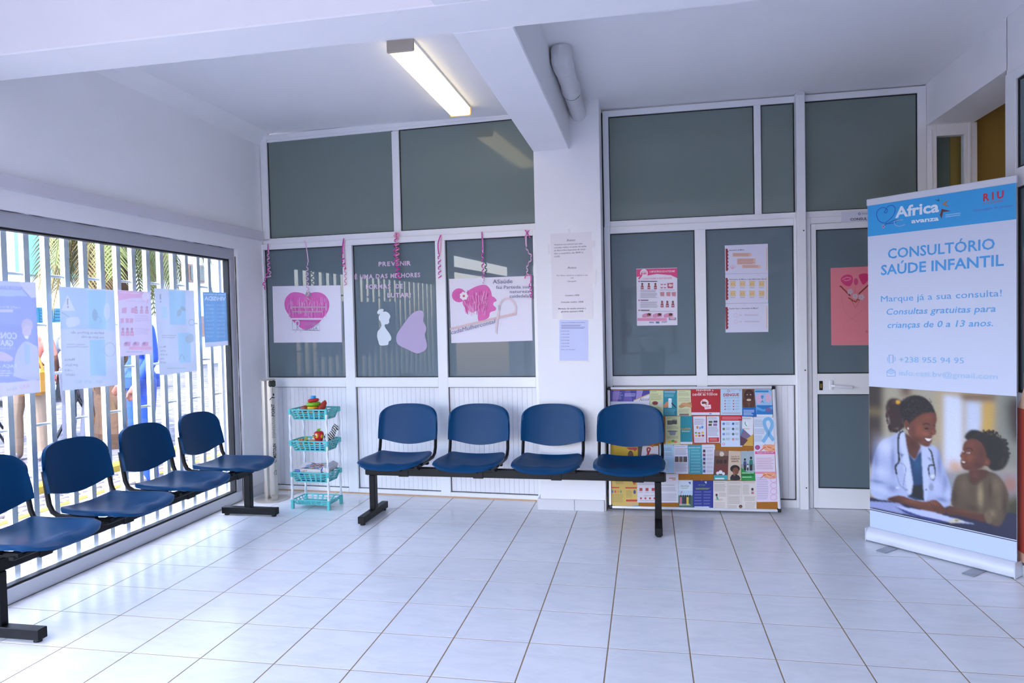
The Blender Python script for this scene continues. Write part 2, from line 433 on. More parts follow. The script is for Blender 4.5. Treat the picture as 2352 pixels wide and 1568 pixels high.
class Raster(Canvas):
    """the same drawing calls, painted softly into a fine grid of vertex colours (for printed photographs and thin posters)"""
    def setup(s, quad, nx, ny, bg, soft=0.8):
        """quad TL,TR,BR,BL in plane metres"""
        u = np.linspace(0, 1, nx)[None, :, None]; v = np.linspace(0, 1, ny)[:, None, None]
        q = [np.array(p, float) for p in quad]
        s.g = (q[0] * (1 - u) + q[1] * u) * (1 - v) + (q[3] * (1 - u) + q[2] * u) * v
        s.im = np.empty((ny, nx, 3)); s.im[:] = hexc(bg); s.soft = soft; s.acc = None
        s.cx0 = s.g[:, :, 0].min(0); s.cx1 = s.g[:, :, 0].max(0); s.ry0 = s.g[:, :, 1].min(1); s.ry1 = s.g[:, :, 1].max(1)
        return s
    def blur(s, a, sg):
        if sg <= 0.05: return a
        r = max(1, int(sg * 2.5)); k = np.exp(-0.5 * (np.arange(-r, r + 1) / sg) ** 2); k /= k.sum()
        for ax in (0, 1):
            pad = [(0, 0)] * a.ndim; pad[ax] = (r, r); b = np.pad(a, pad, mode='edge'); n = a.shape[ax]
            a = sum(k[i] * (b[i:i + n] if ax == 0 else b[:, i:i + n]) for i in range(2 * r + 1))
        return a
    def _add(s, q2, fs, col):
        m = np.zeros(s.im.shape[:2]); Q = [(float(p[0]), float(p[1])) for p in q2]
        for f in fs:
            P = [Q[i] for i in f]; xs = [p[0] for p in P]; ys = [p[1] for p in P]
            ci = np.nonzero((s.cx1 >= min(xs)) & (s.cx0 <= max(xs)))[0]; ri = np.nonzero((s.ry1 >= min(ys)) & (s.ry0 <= max(ys)))[0]
            if len(ci) == 0 or len(ri) == 0: continue
            sl = (slice(ri[0], ri[-1] + 1), slice(ci[0], ci[-1] + 1)); g = s.g[sl]; pos = np.ones(g.shape[:2], bool); neg = pos.copy()
            for a, b in zip(P, P[1:] + P[:1]):
                c = (b[0] - a[0]) * (g[:, :, 1] - a[1]) - (b[1] - a[1]) * (g[:, :, 0] - a[0]); pos &= c >= 0; neg &= c <= 0
            m[sl] = np.maximum(m[sl], (pos | neg))
        c = np.array(hexc(col) if isinstance(col, str) else col)
        if s.pale: c = c + (0.92 - c) * s.pale
        m = s.blur(m, s.soft)[:, :, None]; s.im = s.im * (1 - m) + c * m
    def glow(s, cx, cy, rx_, ry, col, al):
        """soft patch of colour in the printed picture"""
        a = s.m((cx, cy)); b = s.m((cx + rx_, cy)); d = s.m((cx, cy + ry))
        ax = math.hypot(b[0] - a[0], b[1] - a[1]); ay = math.hypot(d[0] - a[0], d[1] - a[1])
        m = al * np.exp(-(((s.g[:, :, 0] - a[0]) / ax) ** 2 + ((s.g[:, :, 1] - a[1]) / ay) ** 2)); m = m[:, :, None]
        s.im = s.im * (1 - m) + np.array(hexc(col)) * m
    def grain(s, amt, seed=1):
        s.im = np.clip(s.im * (1 + amt * np.random.default_rng(seed).normal(size=s.im.shape[:2]))[:, :, None], 0, 1)
    def build(s, name, parent, material='print', h=0.0006):
        ny, nx = s.im.shape[:2]
        o3 = np.array(s.o + s.n * h); W_ = o3 + s.g[:, :, :1] * np.array(s.ex) + s.g[:, :, 1:] * np.array(s.ey)
        W_ = W_.reshape(-1, 3); c = W_.mean(0); i = np.arange(ny * nx).reshape(ny, nx)
        F = np.stack([i[:-1, :-1], i[:-1, 1:], i[1:, 1:], i[1:, :-1]], -1).reshape(-1, 4)
        me = bpy.data.meshes.new(name); me.from_pydata((W_ - c).tolist(), [], F.tolist()); me.materials.append(MATS[material])
        at = me.color_attributes.new('ink', 'FLOAT_COLOR', 'POINT'); at.data.foreach_set('color', np.concatenate([s.im.reshape(-1, 3), np.ones((ny * nx, 1))], 1).ravel())
        me.polygons.foreach_set('use_smooth', [True] * len(me.polygons)); me.update()
        o = bpy.data.objects.new(name, me); o.location = Vector(c); put(o, parent); WM[o.name] = Matrix.Translation(Vector(c)); return o
# ================================================================== THE ROOM
XL, XR = -2.04, 3.18            # left wall face, right wall face
YB = -5.0                       # wall behind the camera
PA0 = Vector((-2.045, 2.885, 0)); PA1 = Vector((0.39, 2.745, 0))     # glazed partition left of the pillar
dA = (PA1 - PA0).normalized(); nA = Vector((dA.y, -dA.x, 0))          # nA points into the room
YP = 2.76                       # glazed partition right of the pillar

# ---- floor: screed and tiles
fl = obj('floor', MB().box(-2.6, 4.8, YB - 0.3, 4.9, -0.20, -0.0009), 'grout', kind='structure')
def tile_mesh():
    g = T / 2 - 0.0029; b = 0.0003; h = 0.0016
    v = [(-g, -g, -h), (g, -g, -h), (g, g, -h), (-g, g, -h), (-g, -g, -b), (g, -g, -b), (g, g, -b), (-g, g, -b),
         (-g + b, -g + b, 0), (g - b, -g + b, 0), (g - b, g - b, 0), (-g + b, g - b, 0)]
    f = [(0, 1, 5, 4), (1, 2, 6, 5), (2, 3, 7, 6), (3, 0, 4, 7), (4, 5, 9, 8), (5, 6, 10, 9), (6, 7, 11, 10), (7, 4, 8, 11), (8, 9, 10, 11)]
    me = bpy.data.meshes.new('tile'); me.from_pydata(v, [], f); me.materials.append(MATS['floor_tile']); return me
tm = tile_mesh()
for i in range(-6, 11):
    for j in range(-8, 9):
        if j >= 8 and i < 9: continue
        o = bpy.data.objects.new('tile', tm); o.location = ((i + .5) * T, (j + .5) * T, 0.0)
        put(o, fl)
for i in range(-6, 9):          # cut tiles along the partitions
    me = tm
    o = bpy.data.objects.new('tile', me); o.location = ((i + .5) * T, 8.5 * T, 0.0); put(o, fl)
rest = obj('tile_field', MB().box(-2.07, 3.45, YB, -8 * T - 0.003, -0.012, 0.0), 'floor_tile', fl, kind='stuff')

# ---- ceiling and beams
cl = MB()
def slab(x0, x1, y0, y1, za, zb):
    cl.add([(x0, y0, za), (x1, y0, zb), (x1, y1, zb), (x0, y1, za), (x0, y0, 3.35), (x1, y0, 3.35), (x1, y1, 3.35), (x0, y1, 3.35)],
           [(0, 1, 2, 3), (4, 7, 6, 5), (0, 4, 5, 1), (1, 5, 6, 2), (2, 6, 7, 3), (3, 7, 4, 0)])
slab(-2.3, 0.42, 0.30, 3.05, 3.098, 3.035)
slab(0.67, 4.9, 0.30, 3.05, 3.03, 3.015)
slab(-2.3, 0.42, YB - 0.2, 0.06, 3.06, 3.035)
slab(0.67, 4.9, YB - 0.2, 0.06, 3.03, 3.015)
slab(-2.3, 4.9, 3.04, 4.9, 3.098, 3.015)
obj('ceiling', cl, 'plaster_ceiling', kind='structure')
cbm = MB(); cbm.box(-2.3, 4.9, 0.052, 0.325, 2.68, 3.34, bev=0.006)
obj('trim_1', cbm, 'plaster', kind='structure', label='white plastered concrete beam crossing the ceiling')
lbm = MB(); lbm.box(0.412, 0.685, 0.325, 2.60, 2.68, 3.34, bev=0.006); lbm.box(0.412, 0.685, YB, 0.052, 2.68, 3.34, bev=0.006)
obj('trim_2', lbm, 'plaster', kind='structure', label='white plastered beam running to the pillar')
# cove where left wall meets ceiling
cv_ = MB(); cv_.add([(XL, 0.325, 2.99), (XL, 2.9, 2.99), (XL + 0.035, 0.325, 3.045), (XL + 0.035, 2.9, 3.045), (XL + 0.11, 0.325, 3.098), (XL + 0.11, 2.9, 3.098), (XL - .05, 0.325, 3.12), (XL - .05, 2.9, 3.12)],
        [(0, 1, 3, 2), (2, 3, 5, 4), (4, 5, 7, 6), (6, 7, 1, 0), (0, 2, 4, 6), (1, 7, 5, 3)])
obj('trim_3', cv_, 'plaster', kind='structure', smooth=False)

# ---- pillar
pl = obj('wall_pillar', BX(0.415, 0.905, 2.506, 3.0, 0, 3.05, bev=0.004), 'plaster', kind='structure')
x = 0.405
for wdt in (0.268, 0.222):
    obj('skirting_tile', BX(x, x + wdt - 0.003, 2.492, 2.506, 0, 0.082, bev=0.002), 'skirting', pl); x += wdt
obj('skirting_tile', BX(0.392, 0.415, 2.494, 2.72, 0, 0.082, bev=0.002), 'skirting', pl)

# ---- left wall with the street window
WY0, WY1 = -1.05, 2.505         # window opening along y
WZ1 = 2.06
wl = MB()
wl.box(XL - 0.17, XL, WY1, 3.05, 0, 3.2); wl.box(XL - 0.17, XL, -1.45, WY0, 0, 3.2); wl.box(XL - 0.17, XL, YB - 0.2, -4.5, 0, 3.2); wl.box(XL - 0.17, XL, -4.5, -1.45, 2.45, 3.2); wl.box(XL - 0.17, XL, WY0, WY1, WZ1, 3.2)
wlo = obj('wall_left', wl, 'plaster', kind='structure')
obj('baseboard_left', BX(XL, XL + 0.012, WY1 + 0.012, 2.87, 0, 0.085, bev=0.003), 'skirting', kind='structure')
lg = MB(); lg.prism([(XL, 2.165), (XL + 0.028, 2.168), (XL + 0.030, 2.238), (XL, 2.245)], YB, 2.858)
obj('trim_4', lg, 'ledge_paint', kind='structure', label='plaster ledge above the street window')
# window: frame, gasket, pane
w1 = thing('window_1', 'large street window with grey aluminium frame', None, (XL - 0.05, WY1 - 1.3, 0), kind='structure')
FX0, FX1 = XL - 0.10, XL - 0.03
def wfr(nm, y0, y1, z0, z1, m='aluminium_grey', x0=FX0, x1=FX1, bev=0.004): return obj(nm, BX(x0, x1, y0, y1, z0, z1, bev), m, w1)
wfr('bottom_rail', WY0, WY1, 0.0, 0.082, m='aluminium_grey_lit'); wfr('top_rail', WY0, WY1, 1.975, WZ1)
wfr('stile', WY1 - 0.06, WY1, 0.082, 1.975); wfr('stile', WY0, WY0 + 0.06, 0.082, 1.975)
for nm, a in (('gasket', (WY0 + .06, WY1 - .06, 0.082, 0.094)), ('gasket', (WY0 + .06, WY1 - .06, 1.963, 1.975)), ('gasket', (WY1 - 0.073, WY1 - 0.06, 0.094, 1.963)), ('gasket', (WY0 + 0.06, WY0 + 0.072, 0.094, 1.963))):
    wfr(nm, *a, m='gasket', x0=FX0 + 0.01, x1=FX1 - 0.012, bev=0.0)
wfr('pane', WY0 + 0.06, WY1 - 0.06, 0.09, 1.968, m='clear_glass', x0=FX0 + 0.030, x1=FX0 + 0.036, bev=0.0)
# caulk line round the frame
ck = MB()
pth = [(XL - 0.022, y, WZ1 + 0.002 + random.uniform(-.003, .003)) for y in [WY0 + 0.06 * k for k in range(60)] if y < WY1]
ck.tube(pth, 0.004, 5); ck.tube([(XL - 0.022, WY1 + random.uniform(-.002, .003), 0.08 * k) for k in range(26)], 0.004, 5)
obj('sealant', ck, 'dark_crack', w1)
obj('outer_sill', BX(XL - 0.24, XL - 0.10, WY0, WY1, -0.02, 0.06), 'bar_paint', w1)

# ---- window grille outside
gr = thing('window_grille', 'white painted steel bar grille outside the street window', 'grille', (-2.17, 0.8, 0))
pitch = 0.1375; y0b = 0.814 - 0.0345; k0 = -13
barm = None
for k in range(k0, 13):
    ya = y0b + pitch * k
    if barm is None:
        barm = obj('bar', BX(-2.198, -2.166, ya, ya + 0.0345, 0.03, 2.10), 'bar_paint', gr)
    else:
        c = barm.copy(); COL.objects.link(c); c.location.y = ya + 0.01725
    yb = ya + 0.0345; yn = ya + pitch
    if k < 12:
        zz = [0.893 + 0.2835 * 2 * q for q in (-1, 0)] + [] if False else None
        rows = (1.745, 1.179, 0.612) if k % 2 == 0 else (1.462, 0.894, 0.328)
        for z in rows:
            t = MB().tube([(-2.182, yb - 0.002, z), (-2.182, yn + 0.002, z)], 0.0085, 8)
            obj('crossbar', t, 'bar_paint', gr, smooth=True, auto=40)
for z in (0.03, 2.07): obj('rail', BX(-2.20, -2.164, y0b + pitch * k0, y0b + pitch * 12 + .035, z - 0.02, z + 0.012), 'bar_paint', gr)

# ---- glazed partitions (aluminium frames, tinted panes, ribbed panels)
def M_A(): return Matrix(((dA.x, -nA.x, 0, PA0.x), (dA.y, -nA.y, 0, PA0.y), (0, 0, 1, 0), (0, 0, 0, 1)))
MA = M_A(); MBp = Matrix.Translation((0, YP, 0))            # local x along, y away from the room, z up
MRt = Matrix(((0, 1, 0, XR), (-1, 0, 0, 0), (0, 0, 1, 0), (0, 0, 0, 1)))   # right wall: local x = -world y
def member(par, nm, M, s0, s1, z0, z1, d0=0.0, d1=0.05, m='aluminium_white', bev=0.002):
    return obj(nm, MB().box(s0, s1, d0, d1, z0, z1, M=M, bev=bev), m, par)
def pane(par, M, s0, s1, z0, z1, m='tinted_pane', d=0.020, g=0.006):
    gk = MB()
    gk.box(s0, s1, d - .006, d + .004, z1 - g, z1, M=M); gk.box(s0, s1, d - .006, d + .004, z0, z0 + g, M=M)
    gk.box(s0, s0 + g, d - .006, d + .004, z0 + g, z1 - g, M=M); gk.box(s1 - g, s1, d - .006, d + .004, z0 + g, z1 - g, M=M)
    p = member(par, 'pane', M, s0, s1, z0, z1, d, d + 0.006, m, 0)
    obj('gasket', gk, 'gasket', p); return p
def ribbed(par, M, s0, s1, z0, z1, d=0.012, pw=0.0405):
    p = member(par, 'panel', M, s0, s1, z0, z1, d + 0.006, d + 0.02, 'panel_white', 0)
    edge = MB(); edge.box(s0, s1, d - .004, d + .006, z1 - .004, z1, M=M); edge.box(s0, s1, d - .004, d + .006, z0, z0 + .005, M=M); edge.box(s0, s0 + .004, d - .004, d + .006, z0, z1, M=M); edge.box(s1 - .004, s1, d - .004, d + .006, z0, z1, M=M)
    obj('gasket', edge, 'gasket', p)
    s = s0 + 0.005; src = None
    while s < s1 - 0.012:
        e = min(s + pw - 0.0016, s1 - 0.005)
        if src is None or e - s < pw - 0.002:
            q = obj('slat', MB().box(s, e, d, d + 0.006, z0 + .005, z1 - .005, M=M), 'panel_white', p); src = src or q; first = s
        else:
            q = src.copy(); COL.objects.link(q); q.location = src.location + (M.to_3x3() @ Vector((s - first, 0, 0)))
        s += pw
    return p
# left partition
w2 = thing('window_2', 'white aluminium glazed partition left of the pillar', None, PA0 + dA * 1.2, kind='structure')
m = lambda nm, *a, **k: member(w2, nm, MA, *a, **k)
for (nm, a) in (('stile', (0.012, 0.075, 2.165, 3.088)), ('stile', (1.238, 1.300, 2.184, 3.0)), ('top_rail', (0.075, 2.44, 3.03, 3.072)),
                ('transom', (0.012, 2.44, 2.135, 2.184))): m(nm, *a)
m('stile', 0.018, 0.06, 2.2, 3.07, 0.008, 0.05); m('top_rail', 0.075, 2.44, 3.01, 3.032, 0.009, 0.05)
pane(w2, MA, 0.075, 1.238, 2.184, 3.02, 'frosted_pane'); pane(w2, MA, 1.300, 2.44, 2.184, 3.01, 'frosted_pane')
PF = -0.012
m('stile', -0.035, 0.020, 0.0, 2.135, PF, 0.05); m('stile', 0.770, 0.857, 0.0, 2.088, PF, 0.05); m('stile', 1.597, 1.680, 0.0, 2.088, PF, 0.05); m('stile', 2.409, 2.46, 0.0, 2.135, PF, 0.05)
m('top_rail', 0.020, 2.409, 2.088, 2.135, PF, 0.05)
for a, b in ((0.020, 0.770), (0.857, 1.597), (1.680, 2.409)):
    m('mid_rail', a, b, 0.900, 0.980, PF, 0.05); m('bottom_rail', a, b, 0.0, 0.042, PF, 0.05)
    pane(w2, MA, a, b, 0.980, 2.088); ribbed(w2, MA, a, b, 0.042, 0.900)
st = MB()
st.box(0.1, 2.40, PF - 0.004, PF, 0.0, 0.010, M=MA); obj('stain_line', st, 'stain', w2)
# right partition
w3 = thing('window_3', 'white aluminium glazed partition right of the pillar', None, (1.6, YP, 0), kind='structure')
m = lambda nm, *a, **k: member(w3, nm, MBp, *a, **k)
m('stile', 0.915, 0.959, 2.12, 3.012); m('top_rail', 0.959, 3.122, 2.967, 3.012); m('stile', 2.019, 2.068, 2.172, 2.967); m('stile', 3.122, 3.178, 0.0, 3.012)
m('transom', 0.959, 2.302, 2.128, 2.172); m('transom', 2.362, 3.122, 2.128, 2.172)
pane(w3, MBp, 0.959, 2.019, 2.172, 2.967, 'frosted_pane'); pane(w3, MBp, 2.068, 2.300, 2.172, 2.967, 'frosted_pane'); pane(w3, MBp, 2.362, 3.122, 2.172, 2.967, 'frosted_pane')
obj('post', MB().box(2.302, 2.362, -0.055, 0.05, 0, 3.02, M=MBp, bev=0.003), 'aluminium_white', w3)
cap = MB(); cap.box(2.308, 2.352, -0.058, -0.03, 3.0, 3.03, M=MBp); obj('clip', cap, 'alu_trim', w3)
for z in (0.16, 1.02, 2.03):
    obj('screw', MB().ball((2.345, YP - 0.056, z), 0.005, n=6), 'dark_crack', w3)
m('stile', 0.912, 0.957, 0.0, 2.128, PF, 0.05); m('stile', 1.585, 1.664, 0.0, 2.076, PF, 0.05); m('stile', 2.287, 2.302, 0.0, 2.128, PF, 0.05)
m('top_rail', 0.957, 2.287, 2.076, 2.128, PF, 0.05)
for a, b in ((0.957, 1.585), (1.664, 2.287)):
    m('mid_rail', a, b, 0.908, 0.982, PF, 0.05); m('bottom_rail', a, b, 0.0, 0.055, PF, 0.05)
    pane(w3, MBp, a, b, 0.982, 2.076); ribbed(w3, MBp, a, b, 0.055, 0.908)
obj('dark_gap', BX(0.906, 0.913, YP - 0.005, YP + 0.03, 0.1, 3.0), 'gasket', w3)
# consulting-room door
d1 = thing('door_1', 'white framed glazed consulting room door with lever handle', None, (2.75, YP, 0), kind='structure')
m = lambda nm, *a, **k: member(d1, nm, MBp, *a, **k)
m('jamb', 2.362, 2.402, 0.0, 2.128, -0.004, 0.05); m('jamb', 3.07, 3.122, 0.0, 2.128, -0.004, 0.05); m('head', 2.402, 3.07, 2.082, 2.128, -0.004, 0.05)
m('stile', 2.406, 2.438, 0.004, 2.079, -0.014, 0.03); m('stile', 3.03, 3.067, 0.004, 2.079, -0.014, 0.03)
m('top_rail', 2.438, 3.03, 2.036, 2.079, -0.014, 0.03); m('mid_rail', 2.438, 3.03, 0.840, 0.990, -0.014, 0.03); m('bottom_rail', 2.438, 3.03, 0.004, 0.150, -0.014, 0.03)
pane(d1, MBp, 2.438, 3.03, 0.990, 2.036, d=0.005); pane(d1, MBp, 2.438, 3.03, 0.150, 0.840, d=0.005)
hd = MB(); hd.box(2.517, 2.545, -0.024, -0.014, 0.872, 0.945, M=MBp, bev=0.006)
hd.tube([MBp @ Vector(p) for p in ((2.53, -0.014, 0.906), (2.53, -0.05, 0.906), (2.545, -0.062, 0.905), (2.60, -0.062, 0.898), (2.66, -0.06, 0.893))], [0.009, 0.009, 0.010, 0.011, 0.010], 10)
obj('handle', hd, 'white_plastic', d1, smooth=True, auto=35)
lk = obj('lock_plate', MB().box(2.449, 2.473, -0.018, -0.014, 0.870, 0.938, M=MBp, bev=0.004), 'black_plastic', d1)
obj('lock_cylinder', MB().box(2.455, 2.467, -0.024, -0.017, 0.885, 0.920, M=MBp, bev=0.004), 'brass', lk)

# ---- right wall: opening to the corridor, then another glazed partition
wr = MB()
wr.box(XR, XR + 0.30, 1.65, 2.80, 2.735, 3.2); wr.box(XR, XR + 0.16, YB, 1.655, 2.70, 3.2)
obj('wall_right', wr, 'plaster', kind='structure')
w4 = thing('window_4', 'white aluminium glazed partition beside the roll-up banner', None, (XR, 0.3, 0), kind='structure')
m = lambda nm, *a, **k: member(w4, nm, MRt, *a, **k)
m('stile', -1.652, -1.545, 0.0, 2.705, -0.01, 0.06); m('top_rail', -1.545, 5.0, 2.652, 2.705, -0.01, 0.06); m('transom', -1.545, 5.0, 2.075, 2.175, -0.01, 0.06)
m('mid_rail', -1.545, 5.0, 0.90, 0.98, -0.01, 0.06); m('bottom_rail', -1.545, 5.0, 0, 0.06, -0.01, 0.06)
s = -1.545
while s < 4.5:
    e = s + 1.15
    pane(w4, MRt, s, e, 2.175, 2.652, d=0.008, g=0.012); pane(w4, MRt, s, e, 0.98, 2.075, d=0.008, g=0.012); ribbed(w4, MRt, s, e, 0.06, 0.90, pw=0.06)
    m('stile', e, e + 0.07, 0, 2.652, -0.01, 0.06); s = e + 0.07
# corridor beyond the opening
w5 = thing('window_5', 'narrow glazed sidelight in the corridor opening', None, (3.34, YP, 0), kind='structure')
m = lambda nm, *a, **k: member(w5, nm, MBp, *a, **k)
m('stile', 3.18, 3.243, 0, 2.735, 0.0, 0.06); m('stile', 3.42, 3.50, 0, 2.735, 0.0, 0.06); m('top_rail', 3.243, 3.42, 2.655, 2.735, 0.0, 0.06); m('stile', 3.200, 3.214, 0, 2.70, -.006, 0.0); m('stile', 3.445, 3.46, 0, 2.735, -.006, 0.0)
member(w5, 'pane', MBp, 3.243, 3.42, 0.0, 2.655, 0.025, 0.031, 'clear_glass', 0)
member(w5, 'inner_pane', MBp, 3.225, 3.366, 0.0, 2.735, 0.105, 0.112, 'frosted_pane', 0)
cw = MB(); cw.box(3.367, 4.60, 2.86, 2.96, 0, 3.2); cw.box(3.335, 4.75, 4.6, 4.75, 0, 3.2); cw.box(4.6, 4.75, YB, 4.75, 0, 3.2)
obj('wall_corridor', cw, 'ochre_wall', kind='structure')
cw = MB(); cw.box(-2.3, 3.22, 4.7, 4.8, 0, 3.2)
cw.box(3.10, 3.22, 2.95, 4.7, 0, 3.2)
obj('wall_back', cw, 'aluminium_white', kind='structure')

# ---- wall behind the camera
wb = MB(); wb.box(0.40, 3.4, YB - 0.2, YB, 0, 3.2); wb.box(-2.21, -1.9, YB - 0.2, YB, 0, 3.2); wb.box(-1.9, 0.40, YB - 0.2, YB, 2.5, 3.2)
obj('wall_front', wb, 'plaster', kind='structure')
obj('sun_block_canopy', BX(-2.3, 1.0, YB - 0.65, YB - 0.2, 2.55, 2.67), 'plaster', kind='structure')  # unseen slab added over the back opening to cut the incoming sun
# ================================================================== BENCHES
def make_bench():
    PT = 0.561
    t = thing('beam_bench', cat='bench')
    obj('beam', MB().box(-1.075, 1.075, -0.022, 0.022, 0.314, 0.376, bev=0.004), 'black_metal', t)
    for s in (-1, 1):
        obj('end_cap', MB().box(s * 1.078 - 0.006, s * 1.078 + 0.006, -0.021, 0.021, 0.316, 0.374, bev=0.003), 'black_plastic', t)
        x = s * 1.030
        obj('leg', MB().box(x - 0.022, x + 0.022, -0.028, 0.028, 0.062, 0.315, bev=0.004), 'black_metal', t)
        ft = obj('foot', MB().box(x - 0.025, x + 0.025, -0.235, 0.215, 0.014, 0.064, bev=0.003), 'black_metal', t)
        for y in (-0.205, 0.185):
            obj('glide', MB().lathe([(0.017, 0.0), (0.019, 0.004), (0.014, 0.016)], 12, Matrix.Translation((x, y, 0))), 'black_rubber', ft)
    # seat shell: dished, front edge rolling down, slightly raised in the middle of the front
    def seat_fn(u, v):
        a = 2 * u - 1; uu = math.sin(a * math.pi / 2) * 0.75 + a * 0.25
        wv = 0.232 + 0.010 * math.sin(math.pi * min(1, v * 1.1)) - 0.014 * v ** 3
        yf = -0.235 + 0.055 * max(0, (abs(uu) - 0.55) / 0.45) ** 2.4 - 0.014 * (1 - uu * uu)
        yb = 0.198 - 0.035 * max(0, (abs(uu) - 0.72) / 0.28) ** 2.5
        vv = v + 0.06 * math.sin(2 * math.pi * v) / (2 * math.pi) * -1.0
        y = yf + (yb - yf) * vv
        z = 0.434 + 0.026 * uu * uu - 0.012 * (1 - uu * uu) * math.sin(math.pi * vv)
        z += 0.012 * max(0, (vv - 0.75) / 0.25) ** 2 * (1 - 0.6 * uu * uu)
        z += 0.012 * math.exp(-((vv - 0.15) / 0.10) ** 2) * math.exp(-(uu / 0.25) ** 2)
        z -= (0.024 - 0.012 * uu * uu) * max(0, (0.16 - vv) / 0.16) ** 1.8
        z -= 0.012 * max(0, (abs(uu) - 0.86) / 0.14) ** 1.5
        return (uu * wv, y, z)
    def back_fn(u, v):
        a = 2 * u - 1; uu = math.sin(a * math.pi / 2)
        w_ = 0.238 + 0.008 * v - 0.010 * v * v
        zt = 0.690 + 0.105 * (1 - abs(uu) ** 3.2) ** (1 / 2.6) + 0.010 * (1 - uu * uu)
        zb = 0.542 - 0.044 * math.cos(uu * math.pi / 2) ** 1.15
        z = zb + (zt - zb) * v
        y = 0.235 + 0.20 * (z - 0.53) + 0.034 * (1 - uu * uu) - 0.010 * max(0, (abs(uu) - 0.84) / 0.16) - 0.006 * math.exp(-((v - 1) / .07) ** 2)
        return (uu * w_, y, z)
    base = []
    X = -1.5 * PT
    base.append(obj('seat', MB().shell(seat_fn, 26, 24, 0.018).xf(Matrix.Translation((X, 0, 0))), 'blue_plastic', t, smooth=True, auto=60))
    base.append(obj('backrest', MB().shell(back_fn, 26, 16, -0.016).xf(Matrix.Translation((X, 0, 0))), 'blue_plastic', t, smooth=True, auto=60))
    for s in (-1, 1):
        fr = MB().tube([(X + s * 0.208, -0.05, 0.414), (X + s * 0.214, 0.10, 0.414), (X + s * 0.219, 0.175, 0.418), (X + s * 0.222, 0.212, 0.440), (X + s * 0.223, 0.232, 0.48), (X + s * 0.222, 0.244, 0.545), (X + s * 0.214, 0.268, 0.66)], 0.0145, 10, flat=(1.0, 0.8))
        base.append(obj('back_upright', fr, 'black_metal', t, smooth=True, auto=40))
    br = MB()
    br.box(X - 0.21, X + 0.21, -0.115, -0.085, 0.376, 0.394, bev=0.003); br.box(X - 0.21, X + 0.21, 0.085, 0.115, 0.376, 0.394, bev=0.003)
    br.box(X + 0.02, X + 0.095, -0.026, 0.026, 0.309, 0.382, bev=0.002); br.box(X + 0.05, X + 0.08, -0.15, 0.15, 0.372, 0.384)
    for s in (-1, 1): br.box(X + s * 0.19 - .012, X + s * 0.19 + .012, -0.13, 0.13, 0.388, 0.408)
    base.append(obj('seat_bracket', br, 'black_metal', t))
    for k in range(1, 4):
        for q in base:
            c = q.copy(); COL.objects.link(c); c.location.x = q.location.x + k * PT
    return t
benchA = make_bench()
benchA['label'] = 'four-seat blue plastic beam bench facing the room before the pillar'; benchA['group'] = 'waiting room benches'
benchB = copy_tree(benchA)
benchB['label'] = 'four-seat blue plastic beam bench backing onto the barred street window'
benchA.location = (0.249, 2.155, 0); benchA.rotation_euler = (0, 0, R_(-0.6))
benchB.location = (-1.755, 1.065, 0); benchB.rotation_euler = (0, 0, R_(90))

# ================================================================== CEILING LAMP AND PIPE
lampM = Matrix.Translation((-0.135, 1.845, 3.062)) @ Matrix.Rotation(R_(-0.3), 4, 'Z')
lt = thing('ceiling_light', 'lit yellowish fluorescent batten light on the ceiling', 'light', (-0.135, 1.845, 3.0))
hs = MB(); hs.box(-0.082, 0.082, -0.64, 0.64, -0.030, 0.0, M=lampM, bev=0.003)
obj('housing', hs, 'alu_trim', lt)
mat('lamp_diffuser', '#fff6d8', 0.4, emit='#ffe9b0', estr=0.85)
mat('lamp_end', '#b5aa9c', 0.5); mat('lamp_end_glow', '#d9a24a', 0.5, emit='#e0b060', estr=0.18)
df = MB(); prof = [(-0.078, -0.028), (-0.078, -0.07), (-0.068, -0.082), (0.068, -0.082), (0.078, -0.07), (0.078, -0.028)]
df.prism(prof, -0.632, 0.632, M=lampM); obj('diffuser', df, 'lamp_diffuser', lt)
e1 = MB(); e1.box(-0.083, 0.083, -0.650, -0.634, -0.084, 0.0, M=lampM, bev=0.006); obj('end_cap', e1, 'lamp_end', lt)
e2 = MB(); e2.box(-0.083, 0.083, 0.634, 0.648, -0.084, 0.0, M=lampM, bev=0.006); obj('end_cap', e2, 'lamp_end_glow', lt)

pp = thing('ceiling_pipe', 'white painted drain pipe with joints running beside the beam', 'pipe', (0.76, 2.05, 2.9))
ax, az = 0.757, 2.945
pm_ = MB(); pm_.tube([(ax, 1.62, az + 0.10), (ax, 1.50, az + 0.085), (ax, 1.47, az + 0.05), (ax, 1.475, az + 0.01), (ax, 1.52, az), (ax, 1.62, az)], [0.058, 0.061, 0.063, 0.064, 0.063, 0.062], 18)
obj('elbow', pm_, 'pipe_paint', pp, smooth=True, auto=50)
obj('pipe_run', MB().tube([(ax, 1.55, az), (ax, 1.9, az), (ax, 2.52, az - 0.012)], [0.058, 0.057, 0.056], 20), 'pipe_paint', pp, smooth=True, auto=50)
for y0, y1, r in ((1.545, 1.60, 0.064), (1.93, 2.03, 0.0635)):
    obj('collar', MB().tube([(ax, y0, az), (ax, y0 + 0.012, az), (ax, y1 - 0.012, az), (ax, y1, az)], [r - 0.006, r, r, r - 0.005], 20), 'pipe_paint', pp, smooth=True, auto=50)
for y, r in ((1.604, 0.0595), (2.036, 0.059), (2.495, 0.058)):
    obj('crack', MB().tube([(ax + r * math.cos(a), y, az + r * math.sin(a)) for a in [math.pi * (0.95 + 0.09 * k) for k in range(11)]], 0.0022, 5), 'dark_crack', pp)

